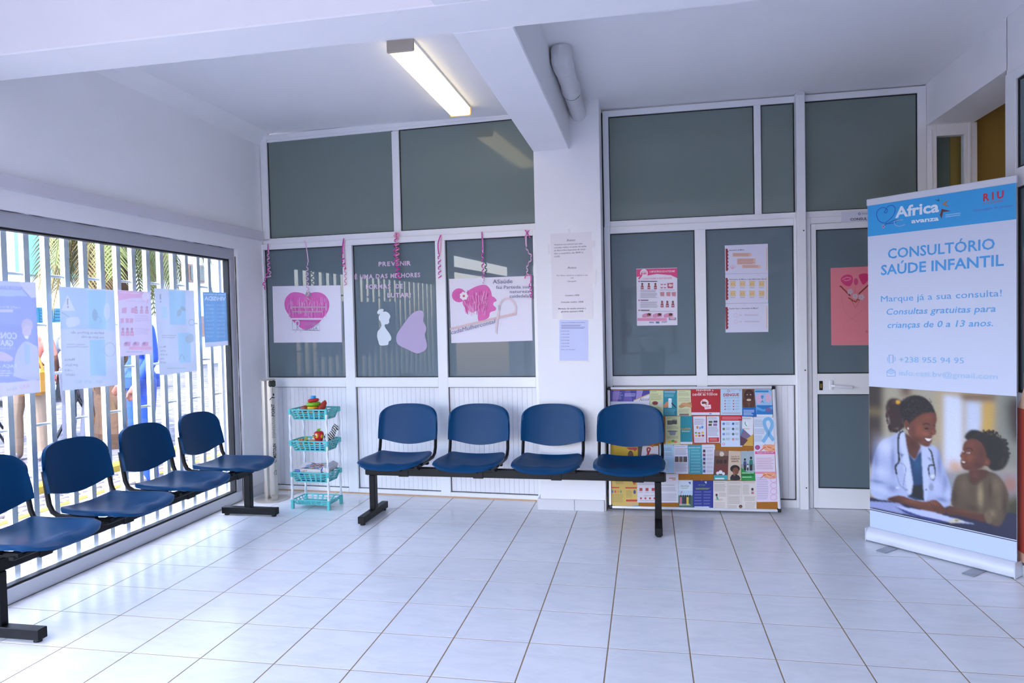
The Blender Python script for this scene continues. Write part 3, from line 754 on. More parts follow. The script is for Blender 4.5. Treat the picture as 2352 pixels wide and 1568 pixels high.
# ================================================================== DISINFECTION STAND
ds = thing('disinfection_stand', 'stainless steel foot-operated hand disinfection column in the corner', 'dispenser', (-1.86, 2.585, 0))
fn = Vector((0.62, -0.785, 0)); fs_ = Vector((0.785, 0.62, 0)); cx_, cy_ = -1.862, 2.60
MD = Matrix(((fs_.x, -fn.x, 0, cx_), (fs_.y, -fn.y, 0, cy_), (0, 0, 1, 0), (0, 0, 0, 1)))
obj('base_plate', MB().lathe([(0.138, 0.0), (0.140, 0.002), (0.140, 0.005), (0.138, 0.006)], 40, Matrix.Translation((-1.838, 2.565, 0))), 'steel', ds, smooth=True, auto=40)
prof = []
for k in range(9): a = math.pi * (0.5 + k / 8); prof.append((-0.030 + 0.022 * math.cos(a), 0.024 * math.sin(a)))
prof += [(-0.012, -0.016)]
for k in range(13): a = -math.pi / 2 + math.pi * k / 12; prof.append((0.018 + 0.030 * math.cos(a), 0.030 * math.sin(a)))
prof += [(-0.012, 0.016)]
prof = [(p[0] * 1.1, p[1] * 1.1) for p in prof]
cm = MB(); n = len(prof)
def ringv(z): return [MD @ Vector((x, -y if False else y, z)) for x, y in prof]
cm.add(ringv(0.006) + ringv(0.985), [tuple((i, (i + 1) % n, n + (i + 1) % n, n + i)) for i in range(n)] + [tuple(range(n)), tuple(n + i for i in range(n))])
col_ = obj('column', cm, 'steel', ds, smooth=True, auto=35)
obj('top_cap', MB().box(-0.062, 0.056, -0.036, 0.036, 0.980, 0.990, M=MD, bev=0.004), 'steel', ds)
noz = MB(); noz.box(0.0, 0.056, -0.039, -0.012, 0.925, 0.981, M=MD, bev=0.010)
mat('dark_green', '#20281f', 0.5); obj('nozzle_recess', noz, 'dark_green', ds)
pd = MB(); pd.box(-0.012, 0.03, -0.12, -0.03, 0.022, 0.032, M=MD, bev=0.002); pd.box(-0.012, 0.03, -0.124, -0.118, 0.008, 0.032, M=MD); obj('pedal', pd, 'steel', ds)
def colprint(nm, fn):
    c = Canvas(MD @ Vector((0.020, -0.0335, 0)), (0, 0, 1), MD.to_3x3() @ Vector((-1, 0, 0)), local=True); fn(c); c.build(nm, col_)
colprint('lettering', lambda c: c.text('POINT', (0.685, -0.020), (0.785, -0.020), 0.025, '#151515', bold=0.02))
colprint('lettering', lambda c: c.text('DISINFECTION', (0.505, -0.020), (0.68, -0.020), 0.025, '#77736c'))
colprint('lettering', lambda c: c.text('MISTOLIN', (0.335, -0.022), (0.455, -0.022), 0.025, '#151515', bold=0.02))
colprint('logo', lambda c: c.stroke([(0.312 + 0.010 * math.cos(a), -0.012 + 0.010 * math.sin(a)) for a in [0.4 + 5.5 * i / 14 for i in range(15)]], 0.003, '#222222'))
colprint('hand_symbol', lambda c: c.poly([(0.815, 0.016), (0.835, -0.002), (0.832, -0.024), (0.840, -0.024), (0.845, -0.004), (0.838, 0.004), (0.825, 0.016)], '#151515'))
colprint('drop_symbol', lambda c: c.ell(0.862, -0.016, 0.011, 0.006, '#151515'))
colprint('foot_symbol', lambda c: c.stroke([(0.195, -0.022), (0.215, -0.016), (0.235, -0.020), (0.225, -0.004), (0.205, -0.002), (0.195, -0.012)], 0.003, '#222222', 4))

# ================================================================== STORAGE RACK
rk = thing('storage_rack', 'four-tier aqua plastic basket rack with twisted white posts', 'rack', (-1.355, 2.40, 0))
MRk = Matrix.Translation((-1.355, 2.405, 0)) @ Matrix.Rotation(R_(-3), 4, 'Z')
RW, RD = 0.156, 0.098          # half width / depth to post centres
def basket(zt, h, open_):
    mb = MB(); fx = 0.026
    def wall(p0, p1, q0, q1, nslot):       # p: top corners, q: bottom corners of one side
        p0, p1, q0, q1 = [Vector(a) for a in (p0, p1, q0, q1)]
        nrm = (p1 - p0).cross(q0 - p0).normalized() * 0.0022
        def P(a, b): return p0.lerp(p1, a).lerp(q0.lerp(q1, a), b)
        def strip(a0, a1, b0, b1):
            c4 = [P(a0, b0), P(a1, b0), P(a1, b1), P(a0, b1)]
            mb.add([x + nrm for x in c4] + [x - nrm for x in c4], [(0, 1, 2, 3), (7, 6, 5, 4), (0, 4, 5, 1), (1, 5, 6, 2), (2, 6, 7, 3), (3, 7, 4, 0)])
        rows = 4 if not open_ else 2
        bands = [0.0, 0.10] + [x for r in range(1, rows) for x in (0.10 + 0.80 * r / rows - 0.045, 0.10 + 0.80 * r / rows + 0.045)] + [0.90, 1.0]
        for r in range(0, len(bands), 2): strip(0, 1, bands[r], bands[r + 1])
        gaps = [(bands[r], bands[r + 1]) for r in range(1, len(bands) - 1, 2)]
        for g0, g1 in gaps:
            strip(0, 0.045, g0, g1); strip(0.955, 1, g0, g1)
            for k in range(1, nslot): a = 0.045 + 0.91 * k / nslot; strip(a - 0.022, a + 0.022, g0, g1)
    a, b = RW + 0.004, RD + 0.004; a2, b2 = a - fx, b - fx; zb = zt - h
    tp = [(-a, -b, zt), (a, -b, zt), (a, b, zt), (-a, b, zt)]; bt = [(-a2, -b2, zb), (a2, -b2, zb), (a2, b2, zb), (-a2, b2, zb)]
    for i, ns in ((0, 6), (1, 4), (2, 6), (3, 4)):
        j = (i + 1) % 4; wall(tp[i], tp[j], bt[i], bt[j], ns)
    mb.box(-a2, a2, -b2, b2, zb, zb + 0.004)
    for i in range(4):
        j = (i + 1) % 4; p, q = Vector(tp[i]), Vector(tp[j]); d = (q - p).normalized(); mb.tube([p, q], 0.0045, 6)
    for sx in (-1, 1):
        for sy in (-1, 1):
            mb.box(sx * RW - 0.012, sx * RW + 0.012, sy * RD - 0.012, sy * RD + 0.012, zt - 0.036 if not open_ else 0.0, zt + 0.004, bev=0.004)
    return mb.xf(MRk)
for zt, h, op in ((0.775, 0.080, 0), (0.530, 0.080, 0), (0.285, 0.078, 0), (0.068, 0.038, 1)):
    obj('basket', basket(zt, h, op), 'aqua_plastic', rk)
for sx in (-1, 1):
    for sy in (-1, 1):
        for z0, z1 in ((0.06, 0.252), (0.285, 0.497), (0.530, 0.742)):
            n = 22
            mb = MB().tube([(sx * RW, sy * RD, z0 + (z1 - z0) * k / n) for k in range(n + 1)], [0.0115 if 1 < k < n - 1 else 0.009 for k in range(n + 1)], 10, flat=(1.0, 0.62), twist=math.pi / 11)
            obj('post', mb.xf(MRk), 'white_plastic', rk, smooth=True, auto=60)
def RP(x, y, z): return MRk @ Vector((x, y, z))
# toys
for nm, cc in (('red', '#c4161f'), ('green', '#79b51a'), ('yellow', '#e3b112'), ('sky', '#0f93d6'), ('brown', '#8a3a12'), ('rust', '#a5301a'), ('orange', '#d9762c'), ('blue', '#1660c4'), ('cream', '#d8c8a8'), ('olive', '#a2a83a'), ('darktoy', '#2a2422'), ('white', '#e9e6e2')):
    mat('toy_' + nm, cc, 0.32)
zb = 0.70
rs = thing('ring_stacker', 'toy ring stacker with yellow, green and red rings and blue top', 'toy', RP(0.005, -0.02, zb))
Mt = Matrix.Translation(RP(0.005, -0.02, 0))
def ring(nm, z, R, r, m_, lobes=0, amp=0.0, tilt=0):
    pr = [(R + r * math.cos(a), r * 0.85 * math.sin(a)) for a in [2 * math.pi * k / 12 for k in range(12)]]
    mb = MB(); nn = 28; vs = []
    for k in range(nn):
        th = 2 * math.pi * k / nn; f = 1 + amp * math.cos(lobes * th)
        for (q, zz) in pr: vs.append(Vector((q * f * math.cos(th), q * f * math.sin(th), zz)))
    fs = [(k * 12 + i, k * 12 + (i + 1) % 12, ((k + 1) % nn) * 12 + (i + 1) % 12, ((k + 1) % nn) * 12 + i) for k in range(nn) for i in range(12)]
    mb.add(vs, fs).xf(Mt @ Matrix.Translation((0, 0, z)) @ Matrix.Rotation(R_(tilt), 4, 'Y'))
    obj(nm, mb, m_, rs, smooth=True)
obj('base', MB().lathe([(0.045, 0), (0.05, 0.008), (0.046, 0.03), (0.04, 0.034)], 24, Mt @ Matrix.Translation((0, 0, zb))), 'toy_sky', rs, smooth=True, auto=50)
ring('ring', zb + 0.052, 0.034, 0.018, 'toy_orange'); ring('ring', zb + 0.082, 0.032, 0.016, 'toy_yellow'); ring('ring', zb + 0.110, 0.038, 0.018, 'toy_green', tilt=-3); ring('ring', zb + 0.140, 0.027, 0.0155, 'toy_red', 3, 0.12, -6)
obj('top_block', MB().lathe([(0.019, 0), (0.0205, 0.003), (0.0205, 0.02), (0.018, 0.0245)], 24, Mt @ Matrix.Translation((0, 0, zb + 0.150))), 'toy_sky', rs, smooth=True, auto=40)
obj('spindle', MB().tube([RP(0.005, -0.02, zb + 0.02), RP(0.005, -0.02, zb + 0.15)], 0.010, 10), 'toy_white', rs)
bh = thing('toy_animal', 'rounded brown plastic toy animal left of the ring stacker', 'toy', RP(-0.08, 0.0, zb))
mb = MB(); mb.ball(RP(-0.078, 0.0, 0.757), 0.042, (1.15, 0.8, 0.95)); mb.ball(RP(-0.108, -0.005, 0.735), 0.025, (1, .8, 1))
for dx, dy in ((-0.1, -.02), (-.055, -.02), (-.1, .02), (-.055, .02)): mb.tube([RP(dx, dy, 0.7005), RP(dx, dy, 0.745)], [0.009, 0.012], 8)
obj('body', mb, 'toy_brown', bh, smooth=True)
dn_ = thing('toy_dinosaur', 'red-brown striped toy dinosaur right of the ring stacker', 'toy', RP(0.07, -0.02, zb))
mb = MB(); mb.tube([RP(0.035, -0.055, 0.725), RP(0.055, -0.035, 0.755), RP(0.078, -0.01, 0.790), RP(0.092, 0.0, 0.822), RP(0.096, 0.003, 0.838)], [0.018, 0.025, 0.027, 0.018, 0.004], 12)
mb.ball(RP(0.045, -0.05, 0.765), 0.022, (1.1, 1, 0.9)); mb.tube([RP(.06, -.03, .70), RP(.065, -.03, .75)], .012, 8); mb.tube([RP(.095, -.0, .70), RP(.09, -.0, .76)], .013, 8)
obj('body', mb, 'toy_rust', dn_, smooth=True)
sp = MB()
for k in range(5): p = Vector(RP(0.048 + 0.010 * k, -0.030 + 0.008 * k, 0.785 + 0.010 * k)); sp.lathe([(0.007, -0.004), (0.001, 0.014)], 6, Matrix.Translation(p))
obj('spines', sp, 'toy_darktoy', dn_)
def block(nm, lab, M0, w_, d_, h_, m_, z):
    t_ = MB().box(-w_ / 2, w_ / 2, -d_ / 2, d_ / 2, 0, h_, M=M0, bev=0.004)
    return t_
bl = thing('toy_car', 'blue toy vehicle lying in the top basket', 'toy', RP(0.01, 0.055, zb))
mb = MB().box(-0.04, 0.06, 0.043, 0.070, 0.709, 0.735, M=MRk, bev=0.006); mb.box(-0.02, 0.035, 0.045, 0.068, 0.735, 0.752, M=MRk, bev=0.006); obj('body', mb, 'toy_blue', bl)
wh = MB()
for xx in (-0.02, 0.04):
    for yy in (0.041, 0.072): wh.tube([RP(xx, yy - .004, 0.710), RP(xx, yy + .004, 0.710)], 0.009, 10)
obj('wheels', wh, 'toy_darktoy', bl)
# second basket
zb = 0.455
ap = thing('apple_toy', 'red apple-shaped toy with yellow eyes and green leaf', 'toy', RP(0.055, -0.03, zb))
Ma = Matrix.Translation(RP(0.052, -0.035, 0)) @ Matrix.Rotation(R_(-25), 4, 'Z')
mb = MB(); mb.lathe([(0.004, 0.515), (0.02, 0.512), (0.028, 0.525), (0.036, 0.55), (0.040, 0.575), (0.036, 0.592), (0.022, 0.600), (0.006, 0.594)], 24, Ma, lobes=4, lamp=0.03); obj('head', mb, 'toy_red', ap, smooth=True)
mb = MB().lathe([(0.018, 0.462), (0.028, 0.468), (0.030, 0.492), (0.022, 0.514), (0.012, 0.52)], 20, Ma); obj('body', mb, 'toy_red', ap, smooth=True)
for s in (-1, 1):
    e_ = obj('eye', MB().ball(Ma @ Vector((s * 0.015, -0.033, 0.569)), 0.013, (1, .5, 1.5), n=10), 'toy_yellow', ap, smooth=True)
    obj('eye_white', MB().ball(Ma @ Vector((s * 0.014, -0.038, 0.573)), 0.008, (1, .5, 1.3), n=8), 'toy_white', e_, smooth=True)
    obj('pupil', MB().ball(Ma @ Vector((s * 0.013, -0.042, 0.570)), 0.0045, (1, .4, 1.2), n=8), 'toy_darktoy', e_, smooth=True)
    obj('ear', MB().ball(Ma @ Vector((s * 0.040, -0.002, 0.562)), 0.016, (.4, 1, 1), n=10), 'toy_yellow', ap, smooth=True)
    obj('foot', MB().ball(Ma @ Vector((s * 0.024, -0.012, 0.470)), 0.015, (1, 1.1, 1), n=10), 'toy_blue', ap, smooth=True)
mb = MB().tube([Ma @ Vector((0, 0, 0.592)), Ma @ Vector((0.002, 0, 0.608))], 0.006, 8); mb.ball(Ma @ Vector((-0.006, 0, 0.610)), 0.011, (1, .7, .8), n=8); mb.ball(Ma @ Vector((0.012, 0, 0.616)), 0.008, (1.2, .7, .8), n=8); obj('leaf', mb, 'toy_green', ap, smooth=True)
zm = bpy.data.materials.new('zebra_coat'); zm.use_nodes = True; nt = zm.node_tree
wv = nt.nodes.new('ShaderNodeTexWave'); wv.inputs['Scale'].default_value = 25; wv.inputs['Distortion'].default_value = 2.5; wv.inputs['Detail'].default_value = 1; wv.bands_direction = 'DIAGONAL'
tcz = nt.nodes.new('ShaderNodeTexCoord'); nt.links.new(tcz.outputs['Object'], wv.inputs[0]); crz = nt.nodes.new('ShaderNodeValToRGB'); crz.color_ramp.interpolation = 'CONSTANT'
crz.color_ramp.elements[0].color = (.02, .02, .02, 1); crz.color_ramp.elements[1].color = (.75, .73, .7, 1); crz.color_ramp.elements[1].position = 0.45
nt.links.new(wv.outputs['Fac'], crz.inputs[0]); nt.links.new(crz.outputs[0], nt.nodes['Principled BSDF'].inputs['Base Color']); MATS['zebra_coat'] = zm
zo = thing('toy_zebra', 'small striped toy zebra standing in the second basket', 'toy', RP(0.115, 0.02, zb))
mb = MB(); mb.ball(RP(0.098, 0.0, 0.535), 0.03, (1.15, 0.75, 0.8)); mb.ball(RP(0.078, -0.005, 0.532), 0.022, (1, .8, 1))
mb.tube([RP(0.108, 0.003, 0.545), RP(0.125, 0.008, 0.575), RP(0.136, 0.010, 0.605)], [0.024, 0.017, 0.012], 12)
mb.tube([RP(0.130, 0.009, 0.606), RP(0.143, 0.010, 0.600), RP(0.156, 0.012, 0.578)], [0.012, 0.012, 0.006], 10)
for s in (-1, 1): mb.tube([RP(0.130, 0.009 + s * 0.006, 0.612), RP(0.128, 0.009 + s * 0.008, 0.626)], [0.005, 0.001], 6)
for dx in (0.078, 0.118):
    for dy in (-0.012, 0.012): mb.tube([RP(dx, dy, 0.4545), RP(dx, dy, 0.525)], [0.006, 0.011], 8)
ZM = Matrix.Translation(RP(0.012, 0.035, 0)) @ Matrix.Translation(-RP(0, 0, 0))
ZC = RP(0.10, 0.0, 0.4545); ZM = ZM @ Matrix.Translation(ZC) @ Matrix.Scale(1.15, 4) @ Matrix.Translation(-ZC); mb.xf(ZM)
zob = obj('body', mb, 'zebra_coat', zo, smooth=True)
md = zob.modifiers.new('merge', 'REMESH'); md.mode = 'VOXEL'; md.voxel_size = 0.003; md.use_smooth_shade = True
mane = MB().tube([RP(0.108, 0.003, 0.572), RP(0.118, 0.006, 0.596), RP(0.130, 0.009, 0.620)], [0.004, 0.006, 0.003], 6).xf(ZM); obj('mane', mane, 'toy_darktoy', zo)
mb = MB().ball(RP(-0.105, -0.03, 0.50), 0.022, (1, .8, 1)); mb.ball(RP(-0.118, -0.03, 0.525), 0.012); mb.ball(RP(-0.095, -0.03, 0.527), 0.012)
mb.ball(RP(-0.105, -0.03, 0.4735), 0.018); obj('toy_bear', mb, 'toy_orange', label='small reddish toy figure at left of the second basket', cat='toy', smooth=True)
mb = MB().box(-0.012, 0.012, -0.05, 0.05, 0.0, 0.012, M=MRk @ Matrix.Translation((-0.09, 0.02, 0.505)) @ Matrix.Rotation(R_(38), 4, 'X') @ Matrix.Rotation(R_(25), 4, 'Z'), bev=.003)
mb.box(-0.010, 0.010, -0.03, 0.03, -0.05, 0.0, M=MRk @ Matrix.Translation((-0.09, 0.02, 0.508))); obj('toy_plane', mb, 'toy_olive', label='olive green toy stick leaning in the second basket', cat='toy')
tt = thing('toy_truck', 'orange toy truck with dark wheel in the second basket', 'toy', RP(-0.02, -0.02, zb))
obj('body', MB().box(-0.045, 0.012, -0.035, 0.01, 0.468, 0.528, M=MRk, bev=.005), 'toy_orange', tt)
mb = MB().tube([RP(-0.05, -0.045, 0.512), RP(-0.046, -0.037, 0.512)], 0.018, 14); mb.tube([RP(-0.03, -0.045, 0.474), RP(-0.03, 0.02, 0.474)], 0.016, 12); obj('wheels', mb, 'toy_darktoy', tt)
mb = MB().box(0.0, 0.1, -0.062, -0.045, 0.458, 0.495, M=MRk, bev=.005); obj('toy_brick', mb, 'toy_blue', label='long blue toy brick in front of the apple toy', cat='toy')
# third basket: game boxes
def art(cv, x0, y0, x1, y1, n, seed):
    rr = random.Random(seed); cols = ['#c8242f', '#2a6bd0', '#e0b72b', '#4aa04a', '#ffffff', '#e0722b', '#7fc4e8', '#e58fb0', '#3a2f6a', '#1796c8']
    for k in range(n):
        a = x0 + (x1 - x0) * rr.random(); b = y0 + (y1 - y0) * rr.random(); r = (x1 - x0) * rr.uniform(.04, .12); an = rr.random() * 6
        cv.poly([(min(x1, max(x0, a + r * rr.uniform(.4, 1.2) * math.cos(an + t_ * 1.05))), min(y1, max(y0, b + .6 * r * rr.uniform(.4, 1.2) * math.sin(an + t_ * 1.05)))) for t_ in range(6)], rr.choice(cols))
def gamebox(label, M0, w_, d_, h_, seed, colr):
    o = thing('game_box', label, 'box', M0 @ Vector((0, 0, 0)), group='children games in the rack')
    b = obj('carton', MB().box(-w_ / 2, w_ / 2, -d_ / 2, d_ / 2, 0, h_, M=M0, bev=0.001), colr, o)
    R3 = M0.to_3x3()
    cv = Canvas(M0 @ Vector((-w_ / 2, -d_ / 2, h_)), R3 @ Vector((1, 0, 0)), R3 @ Vector((0, 1, 0)), local=True); cv.n = (R3 @ Vector((0, 0, 1))).normalized()
    cv.rect(w_ * .22, d_ * .06, w_ * .97, d_ * .94, '#cfd6df'); art(cv, w_ * .24, d_ * .08, w_ * .95, d_ * .92, 120, seed); cv.build('print', b)
    cv = Canvas(M0 @ Vector((-w_ / 2, -d_ / 2, 0)), R3 @ Vector((1, 0, 0)), R3 @ Vector((0, 0, 1)), local=True); cv.n = (R3 @ Vector((0, -1, 0))).normalized()
    cv.rect(0.002, 0.002, w_ * .22, h_ - .002, '#1d4fae')
    if seed == 3: cv.text('Disney', (0.006, h_ * .35), (w_ * .19, h_ * .35), h_ * .4, '#eef2ff')
    art(cv, w_ * .24, .003, w_ * .52, h_ - .003, 16, seed + 5); cv.build('print', b)
    return o
mat('box_cream', '#ddd3cf', 0.5); mat('box_white', '#dcdce2', 0.5); mat('box_blue', '#2b4a8a', 0.5)
gamebox('flat cream game box with colourful cover on top of the stack', MRk @ Matrix.Translation((-0.025, -0.008, 0.2945)) @ Matrix.Rotation(R_(6), 4, 'X') @ Matrix.Rotation(R_(1), 4, 'Z'), 0.225, 0.168, 0.024, 3, 'box_cream')
gamebox('steeply tilted game box leaning at the right of the third basket', MRk @ Matrix.Translation((0.108, 0.005, 0.295)) @ Matrix.Rotation(R_(24), 4, 'Y') @ Matrix.Rotation(R_(6), 4, 'X'), 0.05, 0.165, 0.04, 8, 'box_cream')
gamebox('game box lying underneath in the third basket', MRk @ Matrix.Translation((-0.01, 0.0, 0.2485)) @ Matrix.Rotation(R_(3), 4, 'X'), 0.2, 0.125, 0.032, 11, 'box_white')
gamebox('bottom game box on the floor of the third basket', MRk @ Matrix.Translation((0.0, 0.0, 0.212)), 0.19, 0.12, 0.028, 14, 'box_blue')
# ================================================================== PAPERS ON THE GLASS PARTITIONS
K_PART = (580, 500, 660 / 2352); K_PIL = (1220, 480, 200 / 747); K_BRD = (1380, 860, 480 / 1981)
K_RP = (1380, 480, 620 / 2315); K_B1 = (1960, 380, 392 / 1182); K_B2 = (1960, 860, 392 / 1229); K_WIN = (0, 460, 600 / 1882)
UP = Vector((0, 0, 1))
def cvA(off=0.0): return Canvas(PA0 - nA * (0.0185 - off), dA, UP, K_PART)
def hearts(c):
    P = '#dd63b4'
    c.poly([(447, 640), (470, 618), (520, 608), (575, 620), (612, 655), (630, 705), (618, 765), (585, 810), (530, 870), (435, 918), (345, 860), (300, 800), (268, 745), (262, 690), (280, 645), (320, 612), (375, 610), (420, 622)], P, 4)
    rr = random.Random(3)
    for k in range(110):
        x = rr.uniform(285, 610); y = rr.uniform(640, 780); l = rr.uniform(25, 70)
        c.stroke([(x, y), (x + rr.uniform(-6, 6), y + l)], rr.uniform(2, 6), rr.choice(['#cf3fa4', '#e58cc9', '#eaa6d6', '#efc0e0', '#c93a9c', '#e79ed0']))
    for y in (725, 762): c.rect(328, y, 610 if y < 740 else 575, y + 12, '#c9a3b4')
    c.stroke([(330, 725), (330, 770)], 6, '#c9a3b4')
    for y in (820,): c.rect(300, y, 590, y + 14, '#e9d6e6')
    c.stroke([(330, 840), (553, 850), (553, 922), (330, 918)], 3, '#6d6f86', closed=True)
    c.stroke([(352, 935), (385, 870), (378, 845), (358, 850), (362, 880), (402, 935)], 10, '#e9e2ee', 4); c.stroke([(352, 935), (385, 870), (378, 845), (358, 850), (362, 880), (402, 935)], 2, '#7d6f8d', 4)
    c.text('OUTUBRO', (430, 880), (545, 882), 22, '#b5a5bd', shear=0.1); c.text('ROSA', (440, 918), (535, 918), 30, '#8f8aa5', shear=0.1)
    c.poly([(430, 640), (445, 605), (455, 615), (465, 602), (490, 640)], '#9a9396'); c.stroke([(445, 655), (465, 668), (468, 675)], 6, '#d7b7a5')
hp = sheet('drawing_sheet', 'white sheet with a pink hand-coloured heart on the left glass', 'drawing', cvA(), [(163, 560), (720, 552), (732, 1018), (175, 1022)], '#e6e3ee', hearts)
def womanhead(c):
    P = '#dd63b0'
    c.ell(1690, 634, 58, 58, P)
    c.poly([(1720, 690), (1735, 630), (1775, 590), (1840, 558), (1900, 548), (1935, 570), (1955, 610), (1960, 640), (1978, 650), (2000, 678), (1975, 692), (1972, 715), (1993, 735), (1992, 752), (1985, 760), (1945, 775), (1930, 820), (1850, 845), (1842, 760), (1800, 775), (1755, 752), (1728, 720)], P, 3)
    rr = random.Random(5)
    for k in range(120):
        x = rr.uniform(1735, 1930); y = rr.uniform(590, 760); l = rr.uniform(20, 60); q = (x - 1840) / 260
        c.stroke([(x, y), (x - q * l * .8, y + l)], rr.uniform(2, 5), rr.choice(['#cc3f9c', '#e68cc4', '#eda9d4', '#efbfde', '#c23a92']))
    for k in range(12): a = k * 0.52; c.stroke([(1690 + 12 * math.cos(a), 634 + 12 * math.sin(a)), (1690 + 50 * math.cos(a), 634 + 50 * math.sin(a))], 3, '#cf4aa4')
    for k in range(7): a = k * 0.9; c.ell(1732 + 22 * math.cos(a), 640 + 22 * math.sin(a), 13, 13, '#f0e6ea')
    c.ell(1732, 640, 9, 9, '#cf4a62')
    c.poly([(1618, 902), (2150, 775), (2165, 790), (1620, 918)], '#d8b9b8')
    c.stroke([(1993, 945), (2003, 850), (2020, 740), (2035, 690), (2085, 660), (2130, 680), (2158, 730), (2150, 780)], 14, '#dfc9d0', 4); c.rect(2012, 715, 2030, 755, '#b9b0be')
    c.text('cadaMulhercontal', (1628, 955), (1985, 862), 34, '#777394')
    for t, a, b, cp in (('ASaúde', (1968, 540), (2130, 535), 34), ('faz Parteda sua', (1995, 582), (2270, 577), 26), ('natureza', (2108, 617), (2270, 614), 26), ('cuidedela!', (2106, 655), (2272, 652), 28)):
        c.text(t, a, b, cp, '#6f6c90')
sheet('drawing_sheet', 'white sheet with a pink coloured head in profile with bun', 'drawing', cvA(), [(1608, 500), (2280, 475), (2292, 1005), (1627, 1025)], '#e6e3ee', womanhead)
# cut-out letters
lt_ = (('PREVENIR', (1032, 396), (1296, 388), 'PREVENIR in pale pink cut-out letters on the middle glass'),
       ('É UMA DAS MELHORES', (836, 502), (1373, 484), 'cut-out letter line reading É UMA DAS MELHORES on the glass'),
       ('FORMAS  DE', (928, 582), (1231, 576), 'cut-out letter line reading FORMAS DE on the glass'),
       ('LUTAR!', (1105, 651), (1296, 649), 'cut-out word LUTAR! above the white woman silhouette'))
for txt, a, b, lab in lt_:
    c0 = cvA(); q0 = c0.w(c0.m(a)); t = thing('cutout_lettering', lab, 'lettering', q0, group='cut-out lettering on the middle glass')
    adv = []; x = 0.0
    for ch in txt:
        if ch == ' ': x += 0.38; adv.append(None); continue
        wd = glyphs(ch, 0.02)[3]; adv.append((x, wd)); x += wd + 0.10
    tot = x - 0.10
    for k, (ch, av) in enumerate(zip(txt, adv)):
        if av is None: continue
        f0, f1 = av[0] / tot, (av[0] + av[1]) / tot
        L = lambda f: (a[0] + (b[0] - a[0]) * f, a[1] + (b[1] - a[1]) * f)
        cc = cvA(); cc.layer = 3
        h = 28 if ch != 'I' else 28
        cc.text(ch, L(f0), L(f1), 35, random.Random(k).choice(['#d9bfdb', '#dfc9e1', '#d4bad6']), bold=0.03); cc.build('letter', t)
def cutout(name, label, pts, col, n=4, spk=None):
    cc = cvA(); cc.poly(pts, col, n)
    o = cc.build(name, None); o['label'] = label; o['category'] = 'cutout'; return o
cutout('silhouette_cutout', 'white paper silhouette of a woman with bun on glass', [(1020, 775), (1035, 752), (1060, 745), (1073, 752), (1070, 768), (1095, 768), (1118, 785), (1128, 808), (1118, 835), (1119, 855), (1105, 870), (1085, 872), (1083, 890), (1098, 915), (1120, 945), (1135, 975), (1133, 1000), (1116, 1012), (1112, 1032), (1100, 1042), (1045, 1043), (1030, 1010), (1020, 970), (1025, 930), (1045, 905), (1055, 880), (1048, 850), (1035, 830), (1035, 805), (1045, 788), (1028, 787)], '#dfe6ea')
cutout('wing_cutout', 'glittery lilac paper butterfly wing on the middle glass', [(1180, 960), (1230, 880), (1290, 800), (1340, 764), (1385, 760), (1402, 785), (1398, 845), (1420, 890), (1420, 925), (1410, 960), (1428, 1040), (1415, 1080), (1380, 1102), (1340, 1108), (1265, 1075), (1188, 1032)], '#b9a9c9', 4)
# curled ribbon streamers
mat('ribbon_magenta', '#d23aa6', 0.35); mat('ribbon_pale', '#e3b6d6', 0.35); mat('ribbon_rose', '#e79bb4', 0.35)
def streamer(label, strands):
    cc = Canvas(PA0 + nA * 0.022, dA, UP, K_PART)
    p0 = cc.w(cc.m(strands[0][0][0])); t = thing('ribbon_streamer', label, 'streamer', p0, group='curled pink ribbon streamers')
    for pts, mname, wd, curl0, amp in strands:
        q = [Vector(cc.m(p)) for p in smooth_loop(pts, 8, False)]
        L = [0.0]
        for a, b in zip(q, q[1:]): L.append(L[-1] + (b - a).length)
        n = max(24, int(L[-1] / 0.004)); mb = MB(); vs = []
        for i in range(n + 1):
            s = L[-1] * i / n; k = next((j for j in range(1, len(L)) if L[j] >= s - 1e-9), len(L) - 1)
            f = (s - L[k - 1]) / max(1e-6, L[k] - L[k - 1]); c2 = q[k - 1].lerp(q[k], f)
            g = max(0, min(1, (i / n - curl0) / 0.12)); ph = 2 * math.pi * s / 0.042
            off = amp * 1.7 * g
            ce = cc.w((c2.x + off * math.cos(ph), c2.y), off * math.sin(ph))
            td = (cc.ey * 0.75 + (cc.ex * -math.sin(ph) + cc.n * math.cos(ph)) * 0.45 * g).normalized() if g > 0 else cc.ex
            wv_ = (cc.ex * (1 - g) + td * g).normalized() * wd * 0.65
            vs += [ce + wv_, ce - wv_]
        mb.add(vs, [(2 * i, 2 * i + 1, 2 * i + 3, 2 * i + 2) for i in range(n)])
        obj('ribbon', mb, mname, t)
MG, PL_, RS = 'ribbon_magenta', 'ribbon_pale', 'ribbon_rose'
streamer('twin ribbon streamer hanging at the far left frame corner', [([(125, 212), (132, 260), (130, 350), (140, 440), (150, 470), (125, 487)], PL_, 0.007, 0.2, 0.007), ([(125, 212), (126, 300), (128, 420), (108, 500), (92, 545), (108, 585)], MG, 0.007, 0.15, 0.006)])
streamer('single pale ribbon streamer above the heart drawing', [([(425, 185), (440, 240), (455, 350), (450, 380), (448, 470), (455, 640)], PL_, 0.007, 0.42, 0.007)])
streamer('magenta streamer with pale pink tail right of the heart drawing', [([(747, 168), (735, 250), (738, 320), (745, 360), (750, 420)], MG, 0.008, 0.45, 0.008), ([(748, 170), (752, 300), (758, 420), (760, 555)], RS, 0.007, 0.55, 0.006)])
